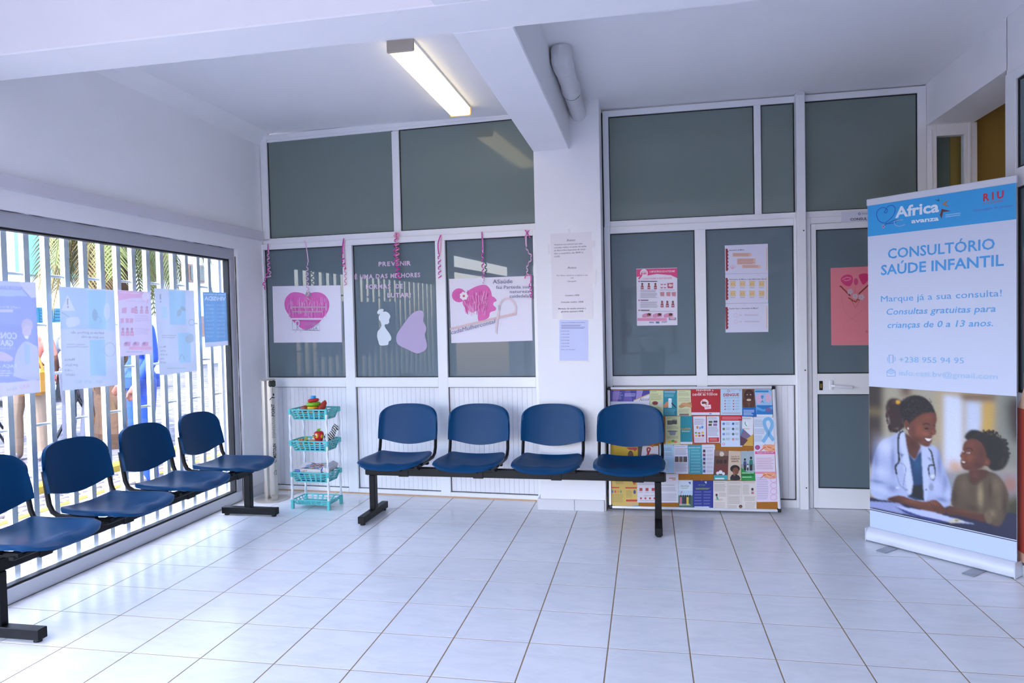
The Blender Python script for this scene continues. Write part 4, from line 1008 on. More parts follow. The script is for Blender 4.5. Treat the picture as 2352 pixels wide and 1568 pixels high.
streamer('thick knotted pink streamer over the word PREVENIR', [([(1180, 125), (1175, 200), (1172, 300), (1182, 380), (1190, 440), (1196, 505)], MG, 0.008, 0.05, 0.011), ([(1182, 130), (1185, 210), (1186, 330), (1184, 390)], RS, 0.008, 0.05, 0.010), ([(1165, 130), (1180, 118), (1195, 130), (1195, 155), (1178, 165), (1162, 150), (1168, 128)], RS, 0.012, 0.9, 0.003)])
streamer('ribbon streamer on the mullion between middle and right glass', [([(1540, 140), (1520, 200), (1518, 250), (1526, 310), (1530, 400), (1532, 495)], MG, 0.007, 0.4, 0.007), ([(1543, 140), (1540, 260), (1526, 310)], RS, 0.006, 0.9, 0.004)])
streamer('twisted magenta and pale streamer above the profile drawing', [([(1878, 115), (1882, 250), (1882, 330), (1886, 420), (1890, 500)], MG, 0.008, 0.35, 0.006), ([(1880, 117), (1886, 250), (1880, 330), (1888, 420), (1892, 540)], PL_, 0.006, 0.35, 0.005)])
streamer('long bowed ribbon streamer at the right glass edge', [([(2245, 98), (2238, 180), (2246, 260), (2280, 310), (2275, 350), (2250, 390), (2248, 450), (2255, 470)], PL_, 0.008, 0.30, 0.004), ([(2225, 165), (2245, 130), (2265, 100)], MG, 0.007, 0.95, 0.002), ([(2230, 98), (2250, 130), (2272, 165)], MG, 0.007, 0.95, 0.002), ([(2228, 498), (2240, 470), (2270, 465), (2280, 500), (2272, 550), (2280, 600), (2282, 665)], MG, 0.008, 0.45, 0.006)])

# ---- notices on the pillar
def cvP(): return Canvas((0.415, 2.5045, 0), (1, 0, 0), UP, K_PIL)
INK = '#4c4a58'
def av1(c):
    c.text('Aviso', (305, 277), (377, 274), 20, INK)
    for t, x0, x1, y in (('Avisamos aos utentes que tem', 198, 438, 312), ('consulta médica no posto de saúde', 198, 474, 337), ('do Bairro Boa Esperança de terça-', 198, 468, 362), ('feira a sexta-feira, das 08:00 as', 198, 446, 388), ('12:00.', 200, 248, 414)):
        c.text(t, (x0, y), (x1, y - 14 * (x1 - x0) / 300), 13, INK)
def av2(c):
    c.text('Aviso', (312, 512), (388, 510), 20, INK)
    for t, x0, x1, y, b in (('Por favor, sente-se e espera a sua', 220, 484, 575, 0), ('vez', 338, 364, 597, 0), ('Obrigado.', 312, 390, 626, 0), ('Curativo-100$', 292, 412, 747, .012), ('Consulta medica -200$', 256, 447, 804, .012), ('Medição de tensão arterial e', 234, 468, 860, .012), ('glicémia (açúcar)-100$', 257, 447, 885, .012)):
        c.text(t, (x0, y), (x1, y - 4), 12, INK, bold=b)
def av3(c):
    c.text('CONSULTAS DO PROGRAMA DE SAÚDE INFANTIL', (258, 977), (460, 976), 6, '#4a4a72', bold=.012)
    c.lines(258, 993, 440, 1010, 2, '#6a6a98'); c.lines(258, 1012, 466, 1030, 2, '#6a6a98')
    for i, t in enumerate(('0 anos de idade', '4 anos de idade', '6 anos de idade', '8 anos de idade', '10 anos de idade', '15 anos de idade')): c.text(t, (258, 1049 + 26 * i), (328, 1049 + 26 * i), 6, '#3c3c66', bold=.012)
    c.text('Faça a sua marcação!', (258, 1208), (378, 1208), 8, '#3c3c66')
g_ = 'paper notices taped on the pillar'
sheet('notice_sheet', 'upper Aviso notice about consultation hours taped on the pillar', 'notice', cvP(), [(163, 212), (517, 195), (525, 440), (172, 455)], '#ebe5ea', av1, g_)
sheet('notice_sheet', 'middle Aviso notice with prices taped on the pillar', 'notice', cvP(), [(172, 456), (525, 441), (532, 940), (182, 942)], '#ebe5ea', av2, g_)
sheet('notice_sheet', 'small bluish notice listing ages, lowest on the pillar', 'notice', cvP(), [(243, 952), (488, 950), (488, 1300), (243, 1300)], '#ccd3f5', av3, g_)
mat('tape', '#dcd8cf', 0.25)
tp = cvP()
for k, (x0, y0, x1, y1, wh_) in enumerate(((505, 270, 545, 330, 'right edge of the upper pillar notice'), (500, 520, 555, 640, 'right edge of the middle pillar notice'), (165, 440, 190, 462, 'left corner where two pillar notices meet'), (485, 430, 520, 452, 'right corner where two pillar notices meet'), (315, 170, 335, 205, 'top of the upper pillar notice'), (215, 890, 270, 940, 'bottom left of the price notice'), (455, 895, 520, 935, 'bottom right of the price notice'), (232, 1300, 500, 1316, 'bottom of the bluish pillar notice'), (146, 300, 160, 390, 'left edge of the upper pillar notice'))):
    t1 = cvP(); t1.layer = 45; t1.rect(x0, y0, x1, y1, '#ebe7e8'); o = t1.build('tape_strip', None, 'print_gloss'); o['label'] = 'clear adhesive tape at the ' + wh_; o['category'] = 'tape'; o['group'] = 'tape strips on the pillar notices'

# ---- posters on the right partition and the door
def cvB(off=0.0185, y=YP): return Canvas((0.9, y + off, 0), (1, 0, 0), UP, K_RP)
def fig(c, x, y, s, skin='#8a4a3a', top='#c98a9a', hair='#2a1a18'):
    c.ell(x, y - s * .78, s * .15, s * .18, hair); c.ell(x, y - s * .72, s * .12, s * .15, skin)
    c.poly([(x - s * .22, y), (x - s * .2, y - s * .5), (x - s * .07, y - s * .58), (x + s * .07, y - s * .58), (x + s * .2, y - s * .5), (x + s * .22, y)], skin); c.rect(x - s * .17, y - s * .35, x + s * .17, y - s * .12, top)
def autoexame(c, mir=None, pale=False):
    D = '#4a3050' if not pale else '#a58fb0'; PK = '#e0457f' if not pale else '#e0a5c5'; SK = '#8a4a3a' if not pale else '#c79ab0'; TP = '#d987a5' if not pale else '#d9a5c5'
    X = (lambda x: x)
    def tx(t, a, b, *r, **k): c.text(t, a, b, *r, **k)
    c.poly([(306, 516), (655, 506), (656, 592), (600, 566), (480, 556), (400, 570), (306, 582)], PK)
    c.ell(370, 550, 34, 36, '#f2e2ea'); c.text('MAMA', (345, 562), (396, 560), 20, PK, bold=.02); c.text('CANCRO DE', (345, 540), (394, 538), 8, PK)
    c.stroke([(325, 600), (345, 575), (350, 560)], 12, PK, 3)
    c.text('A IMPORTÂNCIA DO AUTOEXAME', (418, 545), (634, 540), 16, '#f7e9ef', bold=.01); c.text('COMO FAZER O AUTOEXAME', (362, 605), (608, 598), 14, PK)
    for y, w_ in ((620, 485), (782, 408), (868, 418)): c.ell(328, y, 6, 6, '#c0304a'); c.rect(340, y - 4, w_, y + 3, D)
    for x in (355, 412, 468): fig(c, x, 686, 55, SK, TP)
    for x, y in ((522, 645), (550, 645), (522, 672), (550, 672)): c.poly([(x - 10, y - 6), (x - 8, y + 6), (x + 8, y + 6), (x + 10, y - 6), (x, y + 1)], '#b5566a')
    c.poly([(570, 635), (620, 632), (618, 680), (572, 678)], '#c05a70'); c.poly([(585, 640), (622, 650), (600, 668), (580, 660)], '#e9cdd0')
    for x in (507, 560, 606): c.poly([(x, 712), (x + 38, 710), (x + 36, 748), (x + 4, 746)], '#c98a95')
    c.lines(340, 692, 490, 715, 4, '#8a8098', .3); c.lines(340, 720, 490, 765, 6, '#8a8098', .3); c.lines(505, 690, 640, 700, 2, '#8a8098', .3); c.lines(340, 795, 490, 850, 6, '#8a8098', .3); c.lines(350, 875, 640, 882, 1, '#8a8098', .3)
    for x in (525, 570, 618): fig(c, x, 842, 58, '#9a4f4a', TP)
    for x in (355, 445, 540): c.poly([(x, 905), (x + 30, 893), (x + 78, 892), (x + 80, 922), (x + 20, 930), (x, 928)], '#d98fb5'); c.ell(x + 58, 904, 16, 12, '#2a1a20'); c.ell(x + 50, 910, 9, 8, SK)
    c.rect(314, 934, 565, 958, '#e091b5'); c.rect(583, 930, 645, 952, '#7a8fb5'); c.ell(614, 938, 24, 9, '#e9a5a5')
    c.text('INSP', (523, 974), (568, 973), 12, '#3a5a9a', shear=.2); c.rect(415, 966, 455, 978, '#8a9ac0'); c.rect(472, 964, 502, 980, '#5a7ab0')
sheet('health_poster', 'pink and white breast self-exam poster on the right partition glass', 'poster', cvB(), [(305, 512), (655, 502), (657, 995), (310, 1000)], '#e6e2ee', autoexame)
def slide(title, y0, body):
    def f(c):
        pts = [(1070, y0 + 32), (1088, y0 + 32)]
        for k in range(13): pts.append((1090 + (5 if k % 2 else -3), y0 + 40 + k * 15))
        pts += [(1088, y0 + 222), (1073, y0 + 222)]
        c.poly(pts, '#8e2a38'); c.rect(1419, y0 + 22, 1426, y0 + 216, '#e9c3a5'); c.text(title, (1099, y0 + 50), (1099 + len(title) * 7.6, y0 + 46), 11, '#5a3a5c', bold=.012)
        body(c, y0)
    return f
def b1(c, y):
    for (x0, y0, x1, y1, n) in ((1130, 68, 1290, 100, 3), (1168, 115, 1326, 168, 5), (1212, 172, 1370, 198, 2)):
        c.rect(x0, y + y0, x1, y + y1, '#e9bfae'); c.lines(x0 + 5, y + y0 + 5, x1 - 5, y + y1, n, '#9a7a80', .3)
    for a in range(6): c.stroke([(1130, y + 205), (1130 + 28 * math.cos(a * .6 + 3.2), y + 190 + 24 * math.sin(a * .6 + 3.2))], 3, '#e0a5bd')
def b2(c, y):
    for i in range(4):
        for j in range(2):
            x = 1107 + 82 * i; yy = y + 58 + 84 * j
            c.poly([(x, yy), (x + 50, yy), (x + 47, yy + 24), (x + 50, yy + 46), (x + 2, yy + 46), (x + 4, yy + 24)], '#e3c48f'); c.ell(x + 15, yy + 26, 3, 3, '#b5803f'); c.ell(x + 36, yy + 26, 3, 3, '#b5803f')
            c.lines(x + 4, yy + 54, x + 46, yy + 66, 2, '#9a90a8', .3)
def b3(c, y):
    for yy in (102, 157):
        c.stroke([(1158 + 16 * math.cos(a), y + yy + 16 * math.sin(a)) for a in [k * .5 for k in range(13)]], 2, '#d9a5b0'); c.poly([(1188, y + yy - 4), (1205, y + yy - 4), (1213, y + yy), (1205, y + yy + 4), (1188, y + yy + 4)], '#d5c3d5'); c.lines(1230, y + yy - 6, 1365, y + yy + 8, 2, '#b09ab0', .3)
gs = 'white slide printouts on the right glass'
sheet('slide_printout', 'top white printout titled Autoexame da Mama', 'printout', cvB(), [(1063, 312), (1432, 297), (1435, 550), (1067, 555)], '#dcdcee', slide('Autoexame da Mama', 308, b1), gs)
sheet('slide_printout', 'middle white printout with rows of yellow diagrams', 'printout', cvB(), [(1067, 557), (1435, 551), (1435, 804), (1070, 808)], '#dcdcee', slide('Alterações da Mama o que deve estar alerta', 558, b2), gs)
sheet('slide_printout', 'bottom white printout titled Quando fazer o Autoexame', 'printout', cvB(), [(1070, 810), (1436, 806), (1437, 1053), (1070, 1058)], '#dcdcee', slide('Quando fazer o Autoexame da Mama?', 808, b3), gs)
def flowers(c):
    c.poly([(2057, 610), (2075, 575), (2120, 560), (2155, 575), (2160, 620), (2135, 660), (2090, 650)], '#d8447c', 4); c.stroke([(2070, 605), (2110, 585), (2145, 595), (2120, 612), (2085, 612)], 7, '#ea8fa6', 3)
    c.ell(2188, 622, 19, 30, '#d8527f'); c.poly([(2212, 570), (2245, 553), (2290, 558), (2300, 600), (2275, 630), (2250, 648), (2230, 620)], '#d83a74', 4)
    for x, y in ((2185, 655), (2180, 700)): c.stroke([(2188, 650), (2182, 690), (2176, 740)], 3, '#d9686c')
    for k in range(6): c.ell(2060 + 14 * k, 665 + 14 * k, 15, 6, '#8a3a2a', rot=0.8 if k % 2 else -0.9 + 1.4); c.ell(2285 - 13 * k, 660 + 12 * k, 15, 6, '#8a3a2a', rot=-0.9)
    for k in range(7): c.ell(2130 + 13 * k, 765 + (8 * k if k < 4 else 60 - 8 * k), 12, 5, '#9a4a2f', rot=0.5 + .6 * (k % 3))
    for x, y in ((2138, 708), (2180, 748), (2235, 755)):
        for a in range(5): c.ell(x + 15 * math.cos(a * 1.26), y + 15 * math.sin(a * 1.26), 11, 11, '#c9b5c4')
        c.ell(x, y, 6, 6, '#e9a080')
    c.stroke([(2150, 780), (2182, 850), (2220, 780)], 3, '#9a4a2f')
    c.stroke([(2065, 740), (2075, 830), (2110, 900), (2180, 960), (2230, 1020)], 1.5, '#c9747c', 4); c.stroke([(2290, 800), (2230, 880), (2120, 960), (2065, 1040)], 1.5, '#c9747c', 4)
    c.text('Sel', (2265, 1060), (2320, 1055), 20, '#b5453a', shear=.2)
sheet('drawing_sheet', 'salmon pink sheet with drawn flowers on the door glass', 'drawing', cvB(0.0032), [(1970, 505), (2478, 484), (2484, 1166), (1977, 1168)], '#e58794', flowers)
def plate(c):
    c.text('CONSULTÓRIO', (2139, 99), (2400, 88), 21, '#26262c', bold=.02); c.ell(2217, 41, 11, 11, '#5a86b5'); c.ell(2217, 41, 6, 5, '#dfe6f2'); c.lines(2236, 33, 2330, 50, 2, '#8a93a8', .4)
sheet('door_sign', 'white CONSULTÓRIO sign above the consulting room door', 'sign', cvB(-0.0068), [(2063, 25), (2478, 8), (2478, 124), (2063, 140)], '#dcdeee', plate, th=0.002)

# ================================================================== NOTICE BOARD
BL = Vector((0.934, 2.540, 0.014)); BRr = Vector((2.132, 2.566, 0.014))
bex = (BRr - BL).normalized(); bey = Vector((0, 0.165, 0.893)); bey = (bey - bex * bey.dot(bex)).normalized(); bn = bex.cross(bey)
if bn.dot(CAM - BL) < 0: bn = -bn
nb = thing('notice_board', 'cork notice board with silver frame leaning on the right partition', 'board', BL.lerp(BRr, .5))
c0 = Canvas(BL, bex, bey, K_BRD)
oc = [c0.m(p) for p in ((65, 120), (1655, 107), (1703, 1318), (75, 1286))]
bx0 = (oc[0][0] + oc[3][0]) / 2; bx1 = (oc[1][0] + oc[2][0]) / 2; bz0 = 0.0; bz1 = (oc[0][1] + oc[1][1]) / 2
MBd = Matrix(((bex.x, -bn.x, bey.x, BL.x), (bex.y, -bn.y, bey.y, BL.y), (bex.z, -bn.z, bey.z, BL.z), (0, 0, 0, 1)))
obj('cork_panel', MB().box(bx0 + .01, bx1 - .01, 0.0, 0.010, bz0 + .01, bz1 - .01, M=MBd), 'cork', nb)
fw_ = 0.020
for nm, a in (('frame_rail', (bx0 + .02, bx1 - .02, bz1 - fw_, bz1)), ('frame_rail', (bx0 + .02, bx1 - .02, bz0, bz0 + fw_)), ('frame_stile', (bx0, bx0 + fw_, bz0 + .02, bz1 - .02)), ('frame_stile', (bx1 - fw_, bx1, bz0 + .02, bz1 - .02))):
    obj(nm, MB().box(a[0], a[1], -0.008, 0.012, a[2], a[3], M=MBd, bev=.004), 'alu_trim', nb)
for x in (bx0, bx1 - .026):
    for z in (bz0, bz1 - .026): obj('corner_cap', MB().box(x - .002, x + .028, -0.010, 0.013, z - .002, z + .028, M=MBd, bev=.006), 'black_plastic', nb)
tk = Canvas(BL + bn * 0.0085, bex, bey, K_BRD); tk.text('BI-SILQUE', (1632, 1305), (1672, 1306), 6, '#333333'); tk.build('maker_mark', nb)
LFN = [0]
def leaf(label, quad, col, draw, name='leaflet', pins=()):
    LFN[0] += 1
    c = Canvas(BL + bn * (0.0012 + 0.0012 * (LFN[0] % 3)), bex, bey, K_BRD)
    if len(quad) == 4 and not isinstance(quad[0], tuple): x0, y0, x1, y1 = quad; quad = [(x0, y0), (x1, y0), (x1, y1), (x0, y1)]
    o = sheet(name, label, 'leaflet', c, quad, col, draw, 'leaflets pinned on the notice board', th=0.0004)
    return o
G = '#8a8f9a'
def ln(*a):
    return lambda c: [c.lines(*q) for q in a]
def mix(*fs): return lambda c: [f(c) for f in fs]
def rc(*a): return lambda c: c.rect(*a)
def tx(*a, **k): return lambda c: c.text(*a, **k)
def el(*a): return lambda c: c.ell(*a)
def po(pts, col, s=0): return lambda c: c.poly(pts, col, s)
leaf('purple alcohol leaflet at the top left of the board', (92, 150, 462, 400), '#d9dcea', mix(rc(92, 150, 462, 255, '#3f3f9a'), po([(120, 150), (180, 150), (160, 255), (110, 255)], '#8a6fc0'), po([(230, 150), (280, 150), (300, 255), (215, 255)], '#6a5ab5'), po([(340, 150), (400, 150), (380, 230), (330, 255)], '#9a8ad0'), po([(310, 240), (462, 180), (462, 300), (310, 300)], '#dfe0ea'), po([(310, 240), (462, 178), (462, 186), (310, 248)], '#c8964a'), tx('Alcool', (365, 250), (455, 246), 28, '#4a3f4a', shear=.2), tx('vive a vida', (185, 200), (208, 198), 10, '#e9e9f5'), ln((110, 170, 200, 240, 5, '#a5a5da'), (225, 180, 330, 212, 3, '#c9c9ea'))))
leaf('pale yellow leaflet about safe food at the top row', (464, 150, 592, 392), '#d2d6a5', mix(tx('O QUE SÃO', (470, 165), (530, 165), 9, '#6a6a3a', bold=.01), tx('CUIDADOS?', (470, 190), (545, 190), 9, '#6a6a3a', bold=.01), ln((470, 198, 580, 245, 5, '#9a9a6a')), el(515, 270, 28, 18, '#8a2f3a'), el(562, 278, 20, 24, '#c9cfc0'), ln((470, 310, 580, 380, 8, '#a5a57a'))))
leaf('teal leaflet with a hand examining a glass', (592, 148, 724, 391), '#1e8a9c', mix(ln((602, 158, 712, 175, 2, '#d9ecf0')), po([(598, 285), (630, 255), (660, 262), (668, 300), (630, 310), (600, 315)], '#c98a5a', 3), rc(640, 228, 672, 315, '#d5e6ea'), el(656, 232, 17, 8, '#eef4f6'), po([(672, 262), (715, 310), (710, 316), (668, 275)], '#1f2a30'), ln((602, 182, 700, 215, 4, '#7fc4d0'), (602, 330, 712, 385, 6, '#7fc4d0'))))
leaf('pale yellow hand-washing leaflet beside the red poster', (723, 146, 857, 391), '#d4d7ac', mix(tx('LAVE AS MÃOS', (740, 163), (800, 163), 8, '#7a7a4a'), ln((735, 172, 845, 205, 4, '#a5a57f'), (735, 222, 845, 260, 4, '#a5a57f')), po([(738, 300), (770, 275), (810, 270), (855, 262), (857, 300), (800, 305), (760, 318)], '#b98a5a', 3), po([(760, 275), (800, 265), (857, 290), (857, 312), (800, 300)], '#c99a6a', 3), ln((735, 325, 845, 365, 4, '#a5a57f')), rc(745, 370, 835, 388, '#8f6f72')))
leaf('pale yellow leaflet with pots and vegetables', (612, 396, 754, 664), '#d2d5a2', mix(ln((625, 405, 740, 422, 2, '#a5a57f')), rc(630, 435, 678, 475, '#6a665f'), rc(676, 428, 722, 470, '#57534f'), el(700, 430, 23, 7, '#8a8680'), po([(645, 530), (715, 530), (705, 575), (655, 575)], '#8f959c'), rc(632, 534, 726, 541, '#6a6f75'), ln((625, 490, 740, 515, 3, '#a5a57f'), (625, 585, 740, 612, 3, '#a5a57f')), el(655, 638, 18, 12, '#d9c32a'), el(685, 630, 18, 12, '#5aa04a'), el(708, 637, 16, 10, '#d97a3a')))
leaf('plain teal leaflet with an orange title in the second row', (742, 392, 868, 655), '#1c8f9c', mix(tx('Qualidade', (758, 525), (852, 520), 20, '#c9a83a', bold=.02), ln((768, 532, 855, 548, 2, '#cfe6ea')), rc(755, 638, 868, 660, '#dfe3ea')))
def dever(c):
    c.text('PREVENIR a', (905, 158), (1068, 155), 16, '#f2d9d9', bold=.015); c.text('doença é um', (918, 180), (1062, 176), 14, '#e9b5b5', bold=.01); c.text('DEVER de TODOS', (870, 200), (1105, 196), 18, '#f5e2e2', bold=.02)
    c.ell(983, 268, 38, 36, '#f0dcdc'); c.ell(983, 268, 32, 30, '#e9cfcf'); c.poly([(955, 262), (985, 255), (1010, 268), (990, 276), (960, 278)], '#3a2a2a'); c.stroke([(957, 245), (1010, 292)], 7, '#c0202a'); c.poly([(980, 292), (1042, 284), (1045, 322), (986, 330)], '#efe2e2'); c.lines(988, 298, 1036, 322, 3, '#b05a5a', .4)
    c.rect(858, 358, 1128, 382, '#dfe0ee'); c.rect(1028, 364, 1050, 376, '#7a9ad0')
leaf('red PREVENIR poster with crossed-out mosquito', [(851, 142), (1130, 140), (1128, 382), (858, 382)], '#b5202c', dever)
leaf('white red-edged food leaflet with fruit pictures', [(868, 390), (1000, 388), (1003, 652), (878, 652)], '#b0242e', mix(po([(875, 396), (996, 393), (998, 645), (886, 645)], '#dcdcea'), ln((885, 420, 985, 480, 6, '#8a8a9a')), el(915, 500, 10, 14, '#d9862f'), el(940, 505, 9, 12, '#6aa5d9'), el(962, 498, 12, 14, '#5a9ad0'), el(902, 552, 11, 8, '#5a9a3a'), el(932, 555, 12, 10, '#d96a2a'), el(965, 550, 12, 10, '#d9c22a'), el(905, 580, 12, 10, '#e0b52a'), el(935, 580, 12, 10, '#c05a2a'), el(968, 578, 13, 10, '#a5302a'), ln((888, 602, 985, 640, 4, '#c99aa5'))))
leaf('white red-edged leaflet with four food photographs and red box', [(1001, 389), (1128, 387), (1137, 652), (1003, 650)], '#b0242e', mix(po([(1005, 395), (1122, 393), (1130, 645), (1008, 644)], '#dcdcea'), ln((1015, 402, 1110, 432, 4, '#8a8a9a')), rc(1022, 438, 1058, 458, '#4a6a3a'), rc(1068, 436, 1105, 455, '#3a3f6a'), rc(1020, 466, 1052, 486, '#5a3a2a'), rc(1066, 464, 1102, 486, '#8a6a9a'), ln((1015, 495, 1115, 585, 8, '#8a8a9a')), po([(1020, 596), (1120, 595), (1122, 638), (1022, 640)], '#c22430'), ln((1030, 605, 1112, 632, 3, '#e9a5a5'))))
def dengue(c):
    c.ell(1210, 156, 12, 12, '#c0303a'); c.ell(1210, 156, 8, 8, '#c9dcec'); c.text('MINISTÉRIO', (1228, 160), (1270, 158), 8, '#d98a8a')
    c.text('DENGUE', (1162, 206), (1310, 203), 26, '#b0202e', bold=.025); c.text('SINAIS E SINTOMAS', (1165, 226), (1312, 224), 10, '#7a8aa0')
    for i in range(4):
        for j in range(2): c.ell(1178 + 80 * j, 248 + 27 * i, 7, 6, '#c9505a'); c.lines(1195 + 80 * j, 242 + 27 * i, 1235 + 80 * j, 256 + 27 * i, 2, '#8aa5c0', .35)
    c.lines(1150, 362, 1330, 376, 1, '#b58a9a', .4)
leaf('light blue DENGUE leaflet in the top row', (1135, 138, 1340, 384), '#b9d3e9', dengue)
def dengue2(c):
    c.rect(1140, 384, 1340, 436, '#c0222c'); c.lines(1150, 400, 1330, 430, 3, '#e9a5a5', .35)
    for i, cc in enumerate(('#5a7ac0', '#7a6a5a', '#6a8ac0', '#8ab5a5')): c.ell(1165, 466 + 49 * i, 12, 12, cc); c.lines(1185, 455 + 49 * i, 1225, 478 + 49 * i, 3, G, .35)
    for i, cc in enumerate(('#3a6ab0', '#4a5a6a', '#5a6a7a', '#c98a8a')): c.ell(1254, 466 + 49 * i, 12, 12, cc); c.lines(1275, 455 + 49 * i, 1308, 478 + 49 * i, 3, G, .35)
    c.ell(1165, 658, 12, 12, '#c9505a'); c.ell(1165, 658, 8, 8, '#cfe0f0')
leaf('light blue leaflet with red header below the DENGUE leaflet', (1140, 384, 1340, 684), '#cbdcee', dengue2)
def child(c):
    c.rect(1330, 140, 1470, 312, '#6a4a3a'); c.ell(1405, 200, 46, 62, '#3a201a'); c.ell(1402, 212, 38, 52, '#4a2a20'); c.ell(1403, 240, 22, 11, '#d5b5a5'); c.ell(1388, 190, 6, 4, '#e0d5d0'); c.ell(1420, 190, 6, 4, '#e0d5d0')
    c.poly([(1345, 240), (1370, 225), (1385, 262), (1400, 300), (1370, 312), (1350, 285)], '#5a3226', 3); c.poly([(1455, 235), (1435, 235), (1415, 280), (1412, 312), (1445, 310), (1460, 275)], '#5a3226', 3); c.rect(1340, 312, 1476, 398, '#1a66b5'); c.lines(1352, 335, 1465, 392, 4, '#b5d0ee', .5, .4)
leaf('leaflet with a laughing child photograph at the top right', (1328, 140, 1472, 397), '#5a4a44', child)
leaf('pale blue and pink kidney leaflet in the top right corner', [(1456, 140), (1620, 138), (1630, 400), (1478, 400)], '#9cc3e6', mix(rc(1462, 150, 1590, 168, '#2a8ac5'), po([(1470, 215), (1500, 180), (1540, 190), (1535, 250), (1500, 280), (1475, 250)], '#d9b5d0', 3), po([(1560, 190), (1595, 180), (1618, 220), (1600, 265), (1565, 250)], '#d9b5d0', 3), po([(1515, 200), (1545, 200), (1530, 235)], '#3a9ad0', 2), po([(1510, 270), (1530, 240), (1550, 272), (1530, 258)], '#2a9ac5'), rc(1476, 290, 1628, 378, '#2a7ac0'), po([(1470, 300), (1540, 330), (1628, 300), (1628, 330), (1540, 350), (1470, 330)], '#5aa5dc'), el(1588, 335, 28, 22, '#7a6a9a'), rc(1478, 378, 1630, 400, '#dfe5f0')))
leaf('white folded leaflet with a green phone symbol', [(1312, 397), (1446, 400), (1444, 674), (1320, 672)], '#dfe3ea', mix(ln((1325, 408, 1435, 428, 2, '#7a7f8a')), el(1377, 468, 28, 28, '#cfd6dc'), el(1377, 468, 26, 26, '#e6eaee'), lambda c: c.stroke([(1370, 448), (1368, 468), (1385, 488)], 8, '#2aa58a', 3), rc(1345, 510, 1408, 515, '#c9a04a'), po([(1320, 560), (1345, 510), (1444, 600), (1444, 672), (1322, 672)], '#7a6a86'), po([(1360, 625), (1444, 565), (1444, 672), (1350, 672)], '#d0a84a'), po([(1320, 580), (1395, 620), (1350, 672), (1322, 672)], '#5a3a4a'), po([(1320, 565), (1345, 510), (1352, 518), (1326, 575)], '#2a9ad0')))
leaf('white leaflet with a big light blue ribbon', [(1448, 402), (1636, 400), (1646, 660), (1452, 662)], '#d5dfee', mix(ln((1455, 430, 1540, 500, 5, '#9aa5bd'), (1455, 515, 1560, 570, 5, '#9aa5bd'), (1455, 580, 1540, 640, 5, '#9aa5bd')), lambda c: c.stroke([(1535, 640), (1600, 540), (1625, 470), (1605, 425), (1575, 420), (1550, 445), (1560, 500), (1600, 570), (1640, 625)], 34, '#7fb9e3', 4)))
def yman(c):
    c.poly([(240, 690), (345, 690), (345, 712), (330, 715), (325, 730), (312, 714), (270, 712)], '#b0303a'); c.ell(282, 765, 26, 44, '#3a2418'); c.ell(282, 770, 22, 38, '#6a4228'); c.ell(282, 786, 10, 4, '#e9ddd0'); c.poly([(225, 930), (235, 815), (262, 795), (300, 795), (330, 812), (345, 930)], '#e0b41a', 2)
leaf('yellow leaflet with a smiling man behind the rightmost seat', (92, 668, 351, 930), '#c9a51f', yman)
leaf('photo leaflet with hands holding a red ribbon', (352, 676, 556, 930), '#4a3a3c', mix(po([(395, 676), (545, 676), (545, 800), (380, 800)], '#c9c3c9'), lambda c: c.stroke([(425, 790), (450, 745), (468, 705), (455, 695), (440, 705), (450, 750), (478, 800)], 16, '#9a2a26', 4), po([(430, 770), (480, 750), (550, 760), (552, 800), (440, 810)], '#9a5a44', 3), po([(460, 676), (500, 660), (498, 690)], '#d9762a')))
leaf('pale blue leaflet in the third row beside the seat back', (556, 660, 694, 936), '#a9cbe3', mix(ln((600, 695, 680, 730, 3, '#6a8aa5'), (600, 740, 680, 770, 3, '#9a8a7a')), lambda c: c.stroke([(600, 800), (640, 820), (630, 860), (600, 880), (640, 905)], 7, '#c9b59a', 4)))
leaf('white text leaflet with a strip of three small photographs', (695, 666, 830, 940), '#d5d5e3', mix(ln((705, 680, 800, 690, 1, '#9a9aa8'), (702, 700, 822, 765, 6, '#8a8a9a')), rc(702, 776, 738, 828, '#5a4a44'), rc(744, 776, 776, 828, '#6a5a4c'), rc(782, 776, 818, 828, '#4f4a48'), ln((702, 838, 822, 925, 8, '#9a9aa8'))))
leaf('teal PRINCIPAIS CAUSAS leaflet in the third row', [(822, 668), (956, 666), (966, 942), (836, 942)], '#3a98a8', mix(tx('PRINCIPAIS CAUSAS', (832, 698), (944, 696), 10, '#e3f0f2', bold=.012), ln(*[(852, 712 + 29 * k, 948, 730 + 29 * k, 2, '#8fd0d5') for k in range(8)]), lambda c: c.stroke([(838, 710), (838, 925)], 3, '#bfe3e6')))
leaf('white CONSEQUÊNCIAS leaflet with a column of thumbnails', [(957, 664), (1084, 662), (1068, 942), (966, 942)], '#dadbe8', mix(tx('CONSEQUÊNCIAS', (962, 697), (1065, 695), 9, '#6a5a6a'), *[rc(968, 710 + 38 * k, 992, 738 + 38 * k, cc) for k, cc in enumerate(('#4a3a3a', '#7a3a5a', '#3a4a8a', '#5a4a4a', '#8a9ab0', '#3a6ab0'))], ln(*[(1002, 712 + 38 * k, 1066, 740 + 38 * k, 4, '#9a9aa8') for k in range(6)])))
